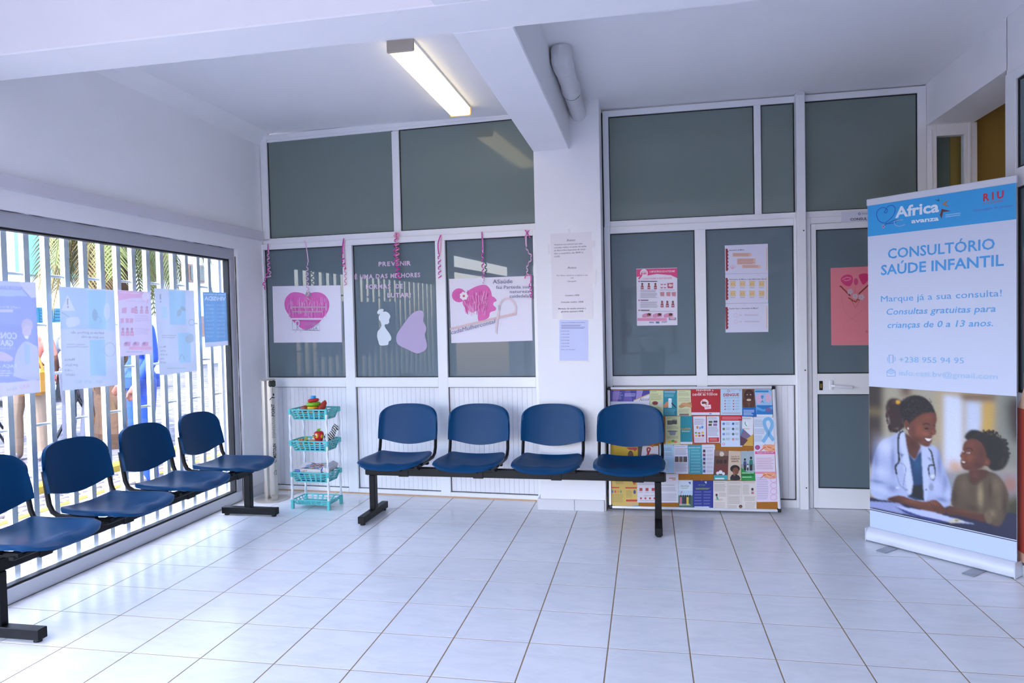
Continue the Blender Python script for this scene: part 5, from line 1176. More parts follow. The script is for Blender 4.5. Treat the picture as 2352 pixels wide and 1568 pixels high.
def kids(c):
    c.poly([(1078, 714), (1212, 724), (1212, 770), (1078, 770)], '#8a6a5a'); c.rect(1130, 725, 1160, 775, '#b5a08a'); c.ell(1147, 752, 22, 20, '#d5c9b5')
    for x in (1108, 1140, 1180): c.ell(x, 825, 16, 20, '#3a2018'); c.poly([(x - 26, 960), (x - 24, 865), (x - 8, 848), (x + 8, 848), (x + 24, 865), (x + 26, 960)], '#6a2f2a', 2)
    c.ell(1108, 934, 15, 15, '#dfe3e8'); c.ell(1135, 924, 18, 18, '#e3e6ea'); c.ell(1162, 938, 14, 14, '#dfe3e8'); c.rect(1070, 952, 1200, 998, '#3aa5a8'); c.rect(1082, 978, 1170, 992, '#cfe6e8')
leaf('brown photo leaflet with three children', [(1077, 712), (1213, 724), (1200, 1002), (1066, 990)], '#5a3a30', kids)
def trab(c):
    c.text('Diga Não Ao', (1236, 782), (1314, 780), 11, '#7a4a2a', bold=.015); c.text('TRABALHO', (1230, 806), (1318, 804), 15, '#5a3018', bold=.025); c.text('INFANTIL', (1238, 830), (1308, 828), 15, '#5a3018', bold=.025)
    c.ell(1272, 892, 46, 36, '#1f1614'); c.ell(1278, 915, 30, 36, '#7a4a34'); c.poly([(1228, 998), (1240, 950), (1275, 945), (1312, 960), (1318, 998)], '#1f1d20', 2); c.ell(1265, 940, 10, 22, '#8a5a40')
leaf('beige TRABALHO INFANTIL leaflet with a curly haired child', [(1213, 722), (1326, 726), (1330, 1000), (1203, 998)], '#cdb9a0', trab)
def parental(c):
    c.rect(1330, 724, 1460, 890, '#9fb0b8'); c.rect(1329, 850, 1461, 905, '#8a9398')
    for x, h, cc in ((1366, 100, '#3a4a7a'), (1393, 55, '#c9ccd5'), (1424, 115, '#2a7a6a')): c.ell(x, 905 - h, h * .1, h * .12, '#2a1f1a'); c.poly([(x - h * .16, 905 - h * .45), (x - h * .12, 905 - h * .85), (x + h * .12, 905 - h * .85), (x + h * .16, 905 - h * .45)], cc); c.rect(x - h * .11, 905 - h * .46, x + h * .11, 910, '#23252c')
    c.poly([(1328, 880), (1380, 920), (1462, 925), (1464, 1004), (1328, 1002)], '#0f8f3a'); c.text('RESPONSABILIDADE', (1340, 938), (1450, 936), 12, '#d9f0dc', bold=.01); c.text('PARENTAL', (1334, 960), (1452, 957), 17, '#0a2a12', bold=.02); c.lines(1340, 968, 1440, 985, 1, '#bfe6c5', .4)
leaf('green PARENTAL leaflet with a family on a beach', [(1328, 724), (1462, 722), (1465, 1006), (1330, 1002)], '#a5b5ba', parental)
def pinky(c, y0):
    c.poly([(1535, y0 + 5), (1650, y0 + 2), (1652, y0 + 60), (1560, y0 + 55)], '#e9a07a', 2); c.stroke([(1510, y0 + 60), (1570, y0 + 20), (1650, y0 + 50)], 8, '#d9663a', 3); c.stroke([(1560, y0 + 8), (1600, y0 + 45), (1645, y0 + 20)], 6, '#e9c0a5', 3)
leaf('pale pink leaflet with orange hair pattern on the right', [(1450, 662), (1645, 660), (1656, 918), (1462, 920)], '#dfd3e0', mix(lambda c: pinky(c, 664), el(1485, 690, 24, 22, '#5a4aa0'), el(1485, 690, 17, 15, '#c04a7a'), rc(1462, 728, 1655, 752, '#e0508a'), tx('"Outubro mês dos rosas"', (1478, 746), (1640, 742), 12, '#f5dfe8', bold=.01), ln((1475, 790, 1640, 905, 7, '#c9a0b8'))))
leaf('pale pink leaflet with circles down its right side', [(1463, 920), (1657, 918), (1676, 1205), (1478, 1207)], '#ddd3e6', mix(rc(1463, 920, 1658, 940, '#e58aa5'), lambda c: pinky(c, 925), ln((1478, 975, 1590, 1190, 13, '#b5a5c5')), *[(lambda c, y=y: c.stroke([(1638 + 30 * math.cos(a), y + 26 * math.sin(a)) for a in [k * .45 for k in range(15)]], 4, '#e08ab5')) for y in (995, 1050, 1107, 1163)]))
leaf('yellow fold-out leaflet in the bottom left corner of the board', [(105, 1000), (345, 998), (360, 1258), (106, 1254)], '#d3b45a', mix(rc(102, 1064, 175, 1076, '#c8432a'), rc(233, 1066, 342, 1080, '#c8432a'), rc(240, 1184, 350, 1202, '#c8302a'), ln((140, 1008, 220, 1040, 4, '#8a7a3a'), (110, 1135, 215, 1215, 7, '#9a8a4a'), (240, 1100, 300, 1170, 6, '#9a8a4a')), *[el(112 + 26 * k, 1108, 8, 14, cc) for k, cc in enumerate(('#3a7ac0', '#c84a3a', '#d98a2a', '#3a9a8a'))], el(320, 1112, 12, 20, '#3a4a8a'), el(318, 1025, 14, 18, '#c8502a'), ln((250, 1212, 345, 1240, 3, '#c9a0a0')), po([(104, 1236), (220, 1252), (358, 1236), (360, 1258), (106, 1254)], '#3aa5d5')))
leaf('white leaflet with red icons in the bottom row', (346, 1000, 556, 1212), '#d6d3dc', mix(ln((355, 1008, 545, 1050, 5, '#9a95a5')), *[rc(366 + 58 * k, 1074, 394 + 58 * k, 1102, '#b03a3a') for k in range(3)], *[el(380 + 43 * k, 1172, 10, 10, '#b8403a') for k in range(4)], ln(*[(362 + 58 * k, 1108, 400 + 58 * k, 1124, 2, '#a5a0ad') for k in range(3)]), tx('FORMAS DE TRANSMISSÃO', (410, 1152), (510, 1150), 7, '#8a6a70'), ln((365, 1188, 545, 1205, 2, '#a5a0ad'))))
leaf('white text leaflet in the bottom row with orange marks on top', (556, 942, 735, 1213), '#d9d8e2', mix(*[rc(*q, '#c8653a') for q in ((605, 993, 622, 999), (645, 978, 710, 985), (675, 993, 710, 999))], ln((565, 1045, 700, 1055, 1, '#7a7a8a'), (565, 1070, 725, 1110, 4, '#9a9aa8'), (565, 1130, 725, 1200, 6, '#9a9aa8'))))
def prot(c):
    c.poly([(735, 1140), (872, 1130), (872, 1272), (735, 1272)], '#3f6a4a'); c.rect(738, 1100, 870, 1145, '#b5cfe3'); c.text('PROTEJA', (760, 1066), (838, 1064), 16, '#5a7a4a'); c.poly([(828, 1020), (852, 1015), (850, 1042)], '#2a4a9a'); c.lines(765, 1075, 835, 1085, 1, '#6a9a6a', .4)
    for x, cc in ((758, '#c86a8a'), (782, '#2a3040'), (802, '#1f2430'), (822, '#d9c22a'), (845, '#3a4a5a')): c.ell(x, 1150, 8, 10, '#2a1c18'); c.rect(x - 10, 1160, x + 10, 1232, cc)
    c.lines(745, 1225, 860, 1245, 2, '#cfe0d0', .4); c.stroke([(752, 1155), (765, 1108)], 2, '#8a2a2a'); c.poly([(762, 1108), (775, 1112), (764, 1120)], '#c83a3a')
leaf('PROTEJA leaflet with a group of people on grass', (736, 1000, 871, 1273), '#cfdcea', prot)
def prot2(c):
    c.text('PROTEJA', (925, 1055), (992, 1053), 15, '#6a9a5a'); c.poly([(982, 1015), (1003, 1010), (1000, 1036)], '#d5e0f0'); c.lines(898, 1075, 1040, 1092, 2, '#a5b53a', .45)
    for x in (886, 972):
        for k in range(6): c.lines(x, 1105 + 28 * k, x + 72, 1122 + 28 * k, 2, '#7a8ac9', .35)
    c.poly([(890, 1250), (1020, 1250), (1028, 1258), (1020, 1266), (890, 1266), (884, 1258)], '#d9def0')
leaf('dark blue PROTEJA leaflet in the bottom row', (872, 1003, 1066, 1280), '#1f2f8a', prot2)
BG = '#d9d2cc'
leaf('beige leaflet with a child on a slide drawing', (1066, 1007, 1201, 1284), BG, mix(ln((1075, 1015, 1185, 1030, 2, '#a59a90'), (1075, 1040, 1190, 1110, 7, '#a59a90'), (1120, 1120, 1190, 1160, 4, '#a59a90'), (1075, 1210, 1190, 1275, 7, '#b5aaa0')), el(1118, 1185, 42, 10, '#c9bba0'), el(1097, 1140, 11, 12, '#4a2a1f'), po([(1090, 1152), (1108, 1152), (1118, 1185), (1100, 1185)], '#5a9a8a')))
leaf('beige leaflet of plain text in the bottom row', (1202, 1008, 1336, 1286), '#d6cfc9', mix(ln((1210, 1018, 1325, 1035, 2, '#a59a90'), (1210, 1050, 1328, 1140, 9, '#a59a90'), (1210, 1155, 1328, 1230, 8, '#a59a90'), (1210, 1240, 1290, 1275, 4, '#a59a90'))))
leaf('beige leaflet with two drawn children at the bottom right', (1337, 1010, 1476, 1288), BG, mix(ln((1345, 1018, 1465, 1032, 2, '#a59a90'), (1345, 1045, 1410, 1140, 9, '#a59a90'), (1360, 1155, 1468, 1200, 5, '#a59a90'), (1370, 1210, 1468, 1270, 6, '#b5aaa0')), el(1437, 1086, 12, 13, '#3a2018'), po([(1425, 1098), (1450, 1098), (1452, 1130), (1424, 1130)], '#b5b0c0'), rc(1428, 1115, 1448, 1130, '#c04a4a'), rc(1458, 1277, 1470, 1285, '#3a8a4a')))
leaf('cut-out of a drawn child waving at the board bottom edge', (1303, 1236, 1346, 1287), BG, mix(el(1325, 1250, 17, 16, '#3a221a'), el(1325, 1256, 11, 11, '#8a5a40'), po([(1310, 1287), (1314, 1268), (1336, 1268), (1340, 1287)], '#d09a3a')), name='cutout_figure')
mat('pin', '#c9c9cf', 0.25, metal=0.8)
for x, y, wh_ in ((465, 156, 'right corner of the purple alcohol leaflet'), (842, 146, 'top of the hand-washing leaflet'), (1317, 152, 'top of the DENGUE leaflet'), (1230, 403, 'red header below the DENGUE leaflet'), (1322, 412, 'left corner of the phone leaflet'), (1440, 404, 'right corner of the phone leaflet'), (688, 668, 'top of the pale blue leaflet beside the seat'), (1078, 668, 'top of the CONSEQUÊNCIAS leaflet'), (1556, 664, 'top of the orange hair pattern leaflet'), (1626, 404, 'top of the big blue ribbon leaflet'), (798, 998, 'top of the PROTEJA people leaflet'), (954, 1004, 'top of the dark blue leaflet'), (880, 655, 'bottom of the fruit picture leaflet'), (1133, 652, 'bottom of the four food photographs leaflet'), (1146, 728, 'top of the three children leaflet'), (1270, 724, 'top of the TRABALHO INFANTIL leaflet'), (1394, 726, 'top of the PARENTAL leaflet'), (705, 936, 'bottom of the three small photographs leaflet'), (1610, 150, 'top of the kidney leaflet'), (1110, 392, 'top of the four food photographs leaflet')):
    p = c0.w(c0.m((x, y)), 0.0); q = MB().ball(p + bn * 0.006, 0.0042, n=8)
    obj('push_pin', q, 'pin', label='silver push pin at the ' + wh_, cat='pin', group='push pins on the notice board', smooth=True)

# ================================================================== ROLL-UP BANNER
NL = Vector((2.574, 2.024, 0)); NR = Vector((3.132, 1.449, 0)); nex = (NR - NL).normalized(); nn_ = Vector((nex.y, -nex.x, 0)); NW = (NR - NL).length
MN = Matrix(((nex.x, -nn_.x, 0, NL.x), (nex.y, -nn_.y, 0, NL.y), (0, 0, 1, 0), (0, 0, 0, 1)))
bn_ = thing('rollup_banner', 'tall white and blue roll-up banner advertising child health consultations', 'banner', NL.lerp(NR, .5))
pr = [(-0.030, 0.006), (-0.040, 0.012), (-0.044, 0.03), (-0.040, 0.055), (-0.026, 0.075), (-0.010, 0.086), (0.008, 0.086), (0.03, 0.075), (0.045, 0.05), (0.048, 0.025), (0.04, 0.006)]
mb = MB(); n = len(pr)
mb.add([MN @ Vector((0.0, y, z)) for y, z in pr] + [MN @ Vector((NW, y, z)) for y, z in pr], [(i, (i + 1) % n, n + (i + 1) % n, n + i) for i in range(n)] + [tuple(range(n)), tuple(n + i for i in range(n))])
mat('silver_paint', '#d0d4df', 0.5, metal=0.1)
mat('foot_metal', '#9fa3ac', 0.4, metal=0.5)
obj('base_case', mb, 'silver_paint', bn_, smooth=True, auto=30)
for x in (-0.006, NW): obj('end_cap', MB().box(x, x + 0.006, -0.045, 0.049, 0.004, 0.087, M=MN, bev=0.002), 'silver_paint', bn_)
for x in (0.13, NW - 0.20): obj('foot', MB().box(x, x + 0.062, -0.165, 0.12, 0.0, 0.006, M=MN, bev=0.0025), 'foot_metal', bn_)
obj('support_pole', MB().tube([MN @ Vector((NW / 2, 0.03, 0.05)), MN @ Vector((NW / 2, 0.012, 2.11))], 0.008, 8), 'silver_paint', bn_)
obj('top_rail', MB().box(-0.002, NW + 0.002, -0.006, 0.010, 2.085, 2.125, M=MN, bev=0.003), 'silver_paint', bn_)
mat('banner_film', '#ccd5ec', 0.4)
bs = obj('banner_sheet', MB().box(0.002, NW - 0.002, 0.0, 0.001, 0.08, 2.10, M=MN), 'banner_film', bn_)
def C1(): return Canvas(NL, nex, UP, K_B1)
c = C1()
def nxt(nm):
    global c
    L0 = c.layer; c.build(nm, bs); c = C1(); c.layer = L0
BLUE = '#2f9fe0'
cr = [(103, 268), (1122, 85), (1118, 367), (103, 497)]
q = [c.m(p) for p in cr]; yb0 = (q[2][1] + q[3][1]) / 2; yt0 = 2.086
c.local = True; c.rect(0.003, yb0, NW - 0.003, yt0, BLUE); c.local = False
nxt('header_band')
W = '#dfeaf6'; DB = '#1558b4'
c.stroke([(225, 395), (275, 350), (290, 300), (270, 276), (240, 285), (225, 305), (215, 325), (230, 325), (235, 305), (205, 290), (170, 310), (162, 345), (180, 385), (225, 400), (280, 398), (300, 385)], 5, DB, 5)
c.stroke([(205, 420), (250, 395), (290, 378), (325, 375)], 5, DB, 3); c.stroke([(345, 375), (310, 378), (285, 390), (290, 410), (320, 420), (358, 408)], 5, '#8fb5d8', 4); c.ell(208, 422, 11, 11, '#b9a5c9'); c.ell(208, 422, 6, 6, '#6a6aa0')
nxt('heart_logo')
c.text('Africa', (290, 362), (594, 318), 72, W, bold=.03)
nxt('lettering')
c.text('avanza', (402, 400), (592, 380), 30, W, bold=.03)
nxt('lettering')
c.poly([(600, 345), (612, 300), (675, 315), (622, 322), (612, 368)], '#5a2a3a'); c.poly([(612, 268), (662, 235), (640, 265), (665, 288)], '#a5764a'); c.poly([(607, 218), (612, 250), (640, 232), (615, 245)], '#2aa58a'); c.poly([(562, 236), (590, 238), (592, 218), (597, 250)], '#1f5a5a')
nxt('star_logo')
c.lines(638, 340, 745, 366, 2, '#8fc4ee', .5, .05, -14)
nxt('small_print')
c.text('R I U', (900, 247), (1042, 222), 50, '#c8203a', bold=.035)
nxt('lettering')
c.text('HOTELS & RESORTS', (898, 270), (1040, 248), 12, '#c0506a')
nxt('lettering')
c.text('Financiador do projeto', (835, 320), (1102, 283), 17, '#5a6ac0')
nxt('lettering')
TB = '#459fe2'
c.text('CONSULTÓRIO', (240, 645), (980, 578), 68, TB, bold=.014)
nxt('lettering')
c.text('SAÚDE INFANTIL', (192, 758), (1043, 692), 68, TB, bold=.018)
nxt('lettering')
c.text('Marque já a sua consulta!', (192, 945), (1028, 905), 42, '#5aa9e6')
nxt('lettering')
c.text('Consultas gratuitas para', (226, 1033), (985, 1012), 42, '#5aa9e6', bold=.006, shear=.2)
nxt('lettering')
c.text('crianças de 0 a 13 anos.', (235, 1125), (968, 1112), 42, '#5aa9e6', bold=.006, shear=.2)
nxt('lettering')
PB = '#86bdea'
c.stroke([(248, 1312), (276, 1312), (276, 1366), (248, 1366)], 5, PB, closed=True); c.stroke([(240, 1325), (236, 1340), (240, 1355)], 4, PB); c.stroke([(286, 1322), (291, 1338), (286, 1355)], 4, PB)
nxt('phone_symbol')
c.text('+238 955 94 95', (318, 1362), (766, 1370), 38, PB)
nxt('lettering')
c.stroke([(233, 1425), (262, 1405), (290, 1425), (290, 1458), (233, 1458)], 4, PB, closed=True); c.stroke([(233, 1428), (262, 1442), (290, 1428)], 4, PB); c.lines(245, 1415, 280, 1432, 3, PB, .4, 0)
nxt('mail_symbol')
c.text('info.cssi.bv@gmail.com', (318, 1452), (1000, 1480), 36, '#a5cdee')
c.build('lettering', bs)
# photograph printed on the lower half
c0_ = Canvas(NL, nex, UP, K_B2)
q = [c0_.m(p) for p in ((120, 88), (1165, 152), (1172, 1192), (128, 962))]
zt_ = (q[0][1] + q[1][1]) / 2; zb_ = (q[2][1] + q[3][1]) / 2
c = Canvas(NL, nex, UP, K_B2, local=True); c.layer = 2
c.rect(0.003, zb_ - 0.010, NW - 0.003, zb_ - 0.005, '#2a2a34'); c.rect(0.003, 0.088, NW - 0.003, zb_ - 0.010, '#bccbe8'); c.build('lower_band', bs)
c = Raster(NL, nex, UP, K_B2); c.setup([(0.003, zt_), (NW - 0.003, zt_), (NW - 0.003, zb_), (0.003, zb_)], 230, 220, '#a99c84', 6.0)
c.poly([(100, 80), (230, 90), (222, 660), (100, 660)], '#3c342e'); c.poly([(100, 245), (228, 258), (226, 288), (100, 280)], '#8a7a50'); c.poly([(128, 400), (215, 400), (212, 560), (128, 560)], '#5f5044')
c.poly([(228, 90), (370, 96), (360, 500), (225, 520)], '#a8a28c'); c.poly([(345, 90), (420, 92), (412, 160), (350, 160)], '#5a3f34'); c.poly([(420, 92), (640, 110), (640, 420), (560, 420)], '#a9a28f')
c.poly([(600, 110), (1010, 132), (1000, 640), (640, 700), (590, 420)], '#b8a47e'); c.soft = 4.0; c.poly([(650, 145), (785, 160), (790, 690), (655, 700)], '#d3dbee'); c.poly([(812, 180), (930, 200), (925, 520), (810, 540)], '#c5d0e4'); c.poly([(930, 200), (1030, 180), (1020, 560), (925, 540)], '#c9a24f'); c.poly([(760, 140), (1030, 145), (1032, 190), (790, 182)], '#6a4a34')
c.soft = 6.0; c.poly([(1030, 140), (1190, 150), (1190, 700), (1020, 620)], '#85877c'); c.poly([(1110, 200), (1190, 180), (1190, 480), (1130, 420)], '#2f221e', 3); c.poly([(700, 610), (780, 650), (790, 700), (690, 700)], '#d08a30'); c.poly([(640, 700), (1190, 690), (1190, 900), (640, 900)], '#8f8f94'); c.ell(1130, 790, 45, 60, '#a56a50'); c.poly([(1080, 900), (1190, 860), (1190, 1250), (1060, 1200)], '#3c3a1f'); c.glow(1080, 1080, 60, 120, '#2a2814', .8)
c.soft = 1.2
c.poly([(100, 880), (1190, 1000), (1190, 1230), (100, 980)], '#23253f'); c.glow(600, 1080, 300, 60, '#1a1a30', .6)
# doctor
c.poly([(132, 700), (150, 590), (190, 490), (270, 445), (345, 410), (420, 470), (500, 515), (560, 505), (610, 540), (650, 660), (690, 770), (712, 870), (690, 940), (600, 960), (500, 920), (350, 900), (240, 905), (130, 865)], '#a9b4d6', 3)
for x, y, rx_, ry, cc, al in ((235, 520, 60, 60, '#cfd7ee', .8), (160, 620, 25, 120, '#7480ae', .8), (285, 620, 18, 110, '#7a86b4', .8), (200, 700, 60, 40, '#c6cfea', .7), (170, 770, 60, 14, '#717dab', .8), (200, 830, 80, 25, '#c2cbe8', .7), (280, 820, 40, 30, '#6d79a8', .7), (620, 640, 18, 110, '#727eae', .8), (660, 780, 25, 80, '#717dac', .7), (600, 800, 35, 60, '#b9c3e2', .6), (640, 900, 50, 18, '#6b77a5', .8), (680, 860, 20, 40, '#c3cce8', .6)): c.glow(x, y, rx_, ry, cc, al)
c.poly([(390, 560), (440, 620), (490, 545), (505, 760), (512, 905), (390, 880), (420, 800)], '#123a60', 2); c.glow(460, 640, 30, 60, '#1f5580', .7); c.poly([(395, 870), (420, 800), (500, 790), (512, 908)], '#101318')
c.poly([(372, 420), (480, 500), (470, 560), (440, 610), (385, 550), (375, 480)], '#5c3226', 3); c.glow(430, 500, 30, 40, '#3f2019', .7)
c.poly([(330, 420), (365, 410), (380, 500), (430, 780), (395, 870), (360, 640)], '#c3cce8', 2); c.poly([(492, 520), (540, 520), (560, 640), (530, 900), (512, 900), (500, 700)], '#b9c3e2', 2); c.poly([(335, 565), (368, 572), (345, 600)], '#6d779c'); c.poly([(530, 590), (555, 600), (560, 630)], '#6d779c')
c.soft = 1.6; rr = random.Random(2)
c.poly([(232, 240), (255, 180), (300, 168), (340, 185), (372, 200), (360, 330), (372, 385), (310, 390), (280, 418), (255, 400), (258, 330)], '#33201e', 3)
for k in range(60): a = rr.uniform(0, 6.28); x = 305 + 62 * math.cos(a); y = 300 + 105 * math.sin(a); c.soft = .8; c.ell(x, y, rr.uniform(5, 12), rr.uniform(8, 18), rr.choice(['#2a1a1a', '#3c2624', '#4a2f2b']))
c.soft = 1.0; c.ell(322, 197, 17, 15, '#d8a126')
c.poly([(335, 230), (365, 175), (430, 148), (500, 158), (560, 205), (590, 270), (590, 310), (500, 320), (430, 350), (390, 380), (355, 320)], '#1c1719', 3)
for k in range(150): x = rr.uniform(350, 560); y = rr.uniform(165, 320); c.soft = .5; c.stroke([(x, y), (x + 11, y - 5)], 4, rr.choice(['#2f282c', '#3a3236', '#141012']))
c.soft = 1.0
c.poly([(430, 330), (500, 285), (585, 275), (600, 330), (590, 375), (598, 420), (570, 440), (565, 480), (540, 518), (500, 510), (440, 470), (400, 430), (392, 380)], '#6f3d2d', 3)
for x, y, rx_, ry, cc, al in ((470, 400, 40, 60, '#8a4d37', .8), (535, 310, 45, 25, '#84492f', .7), (455, 470, 40, 25, '#4f281d', .8), (530, 505, 25, 12, '#5a2f22', .7), (520, 425, 28, 20, '#9a5a42', .7), (585, 330, 12, 30, '#5a2f22', .6), (572, 415, 14, 12, '#8f533c', .7), (430, 400, 22, 60, '#5a3024', .6)): c.glow(x, y, rx_, ry, cc, al)
c.soft = .7; c.ell(386, 365, 17, 38, '#6a3a2a', rot=-.2); c.ell(395, 388, 6, 7, '#d9d3c5'); c.stroke([(500, 362), (525, 352), (553, 362)], 8, '#1c100d', 3); c.stroke([(575, 362), (594, 370)], 6, '#2a1814'); c.poly([(505, 388), (528, 380), (552, 390), (530, 395)], '#120a09'); c.stroke([(560, 410), (572, 432), (590, 428)], 5, '#472319', 3); c.poly([(510, 455), (540, 462), (566, 458), (552, 478), (530, 476)], '#f0e9e4'); c.stroke([(506, 450), (528, 486), (565, 474)], 5, '#5a2722', 3); c.stroke([(508, 450), (540, 455), (568, 455)], 4, '#5a2722', 3)
c.soft = .8; c.stroke([(362, 405), (330, 430), (322, 520), (330, 620), (305, 660), (312, 720)], 14, '#15181f', 4); c.stroke([(330, 630), (365, 650), (378, 690), (360, 820), (415, 830)], 6, '#7f88a4', 4); c.stroke([(312, 720), (340, 800), (400, 832)], 6, '#7f88a4', 4); c.ell(318, 815, 14, 8, '#c9d2e4'); c.ell(405, 830, 12, 7, '#c9d2e4')
c.stroke([(540, 530), (562, 560), (575, 620), (590, 700), (575, 760), (548, 720), (545, 660), (575, 650)], 12, '#15181f', 4); c.ell(570, 732, 22, 24, '#aab4ca'); c.ell(570, 732, 13, 14, '#d5dcea'); c.ell(562, 810, 17, 28, '#8f99b2'); c.ell(525, 828, 7, 7, '#59607a')
c.soft = 1.0; c.poly([(330, 868), (430, 900), (520, 915), (590, 900), (640, 940), (668, 985), (640, 1005), (560, 990), (480, 965), (350, 925), (240, 900)], '#643828', 3); c.glow(430, 915, 80, 14, '#7f4a34', .7); c.glow(570, 925, 40, 22, '#83503a', .7); c.glow(300, 905, 50, 20, '#2a1a18', .6)
for k in range(5): c.soft = .6; c.stroke([(550 + 22 * k, 918 + 9 * k), (596 + 18 * k, 988 + 4 * k)], 4, '#3a1e18')
# boy
c.soft = 1.2; c.poly([(705, 930), (715, 820), (745, 730), (830, 705), (900, 700), (1000, 700), (1075, 760), (1120, 870), (1100, 1000), (1050, 1090), (960, 1060), (860, 1000), (760, 975)], '#574735', 3)
for x, y, rx_, ry, cc, al in ((800, 800, 35, 70, '#6a5842', .8), (915, 870, 22, 90, '#9c8866', .85), (1030, 800, 40, 60, '#75634a', .8), (985, 830, 16, 70, '#3c2f22', .8), (1050, 920, 30, 60, '#6d5b44', .7), (730, 880, 22, 60, '#3a2e22', .8), (860, 960, 60, 25, '#3f3225', .7), (1000, 1000, 30, 30, '#8a7658', .7), (1090, 940, 20, 90, '#352a1d', .7)): c.glow(x, y, rx_, ry, cc, al)
c.poly([(845, 680), (970, 690), (960, 730), (880, 785), (840, 770), (835, 720)], '#4f2a1e', 3); c.glow(880, 720, 30, 30, '#6a3a28', .6); c.stroke([(830, 712), (838, 765), (880, 790), (950, 740), (975, 705)], 9, '#463827', 3)
c.poly([(800, 455), (830, 405), (880, 395), (940, 415), (1010, 430), (1070, 460), (1110, 520), (1122, 600), (1080, 680), (1000, 690), (950, 640), (900, 560), (860, 500)], '#130e0d', 3)
for k in range(90): a = rr.uniform(-3.0, 1.1); c.soft = .7; c.ell(968 + rr.uniform(120, 158) * math.cos(a), 548 + rr.uniform(118, 150) * math.sin(a), rr.uniform(5, 14), rr.uniform(5, 12), rr.choice(['#130e0d', '#1d1512', '#2a1d17']))
c.soft = 1.0; c.poly([(815, 475), (870, 462), (930, 500), (960, 590), (950, 650), (880, 690), (830, 690), (790, 675), (772, 640), (778, 605), (768, 580), (785, 550), (790, 510)], '#653626', 3)
for x, y, rx_, ry, cc, al in ((840, 600, 30, 35, '#87492f', .8), (850, 500, 35, 25, '#7a4330', .7), (900, 650, 45, 35, '#47241a', .8), (925, 570, 25, 50, '#50291d', .7), (790, 600, 12, 25, '#8f5238', .7), (820, 675, 30, 14, '#52291f', .7)): c.glow(x, y, rx_, ry, cc, al)
c.soft = .7; c.ell(962, 630, 26, 30, '#5f3224'); c.glow(962, 632, 12, 16, '#8a4c36', .8); c.ell(828, 562, 11, 5, '#d9d2cc'); c.ell(826, 562, 7, 7, '#120b0b'); c.ell(793, 553, 5, 4, '#c9c0ba'); c.stroke([(805, 538), (835, 528), (860, 545)], 6, '#24120d', 3); c.stroke([(775, 582), (780, 596), (800, 598)], 4, '#3f2018', 3); c.poly([(777, 621), (808, 629), (798, 637), (784, 633)], '#e3dad4'); c.stroke([(773, 614), (796, 645), (820, 630)], 4, '#4a2018', 3)
c.soft = 1.0; c.poly([(665, 968), (700, 955), (780, 970), (880, 1000), (970, 1010), (975, 1065), (880, 1045), (760, 1015), (680, 1005)], '#55301f', 3); c.glow(800, 985, 90, 12, '#6f412c', .7); c.poly([(940, 1000), (985, 990), (1000, 1060), (965, 1070)], '#6d5b44', 2)
# papers and clipboard
c.poly([(100, 910), (330, 925), (460, 1020), (300, 990), (100, 950)], '#8f98c4'); c.poly([(300, 945), (560, 985), (740, 1040), (870, 1075), (690, 1060), (450, 1010)], '#b5bddf'); c.poly([(300, 950), (480, 1015), (690, 1065), (560, 1055), (380, 1000)], '#2c3a78'); c.poly([(680, 1050), (740, 1035), (800, 1060), (700, 1068)], '#c5c0aa'); c.ell(745, 1050, 14, 8, '#8a7a4c')
c.grain(0.03); c.build('photo_print', bs)
# pencil-shaped height chart on the right-hand partition
pc = thing('pencil_cutout', 'tall red pencil-shaped cutout behind the roll-up banner', 'cutout', (XR - 0.016, 1.41, 0.08))
mat('pencil_red', '#b23a22', 0.5); mat('pencil_wood', '#d9b49a', 0.6); mat('pencil_tip', '#262626', 0.6); mat('pencil_rubber', '#d8a58c', 0.6)
def pz(nm, pts, m_): obj(nm, MB().prism(pts, -0.004, 0.0, M=Matrix(((0, 1, 0, XR - 0.0125), (-1, 0, 0, 0), (0, 0, 1, 0), (0, 0, 0, 1)))), m_, pc)
pz('pencil_body', [(-1.515, 0.13), (-1.315, 0.13), (-1.315, 0.90), (-1.515, 0.90)], 'pencil_red'); pz('pencil_point', [(-1.515, 0.90), (-1.315, 0.90), (-1.40, 1.04), (-1.43, 1.04)], 'pencil_wood'); pz('pencil_lead', [(-1.43, 1.04), (-1.40, 1.04), (-1.415, 1.08)], 'pencil_tip'); pz('pencil_eraser', [(-1.505, 0.08), (-1.325, 0.08), (-1.315, 0.13), (-1.515, 0.13)], 'pencil_rubber')

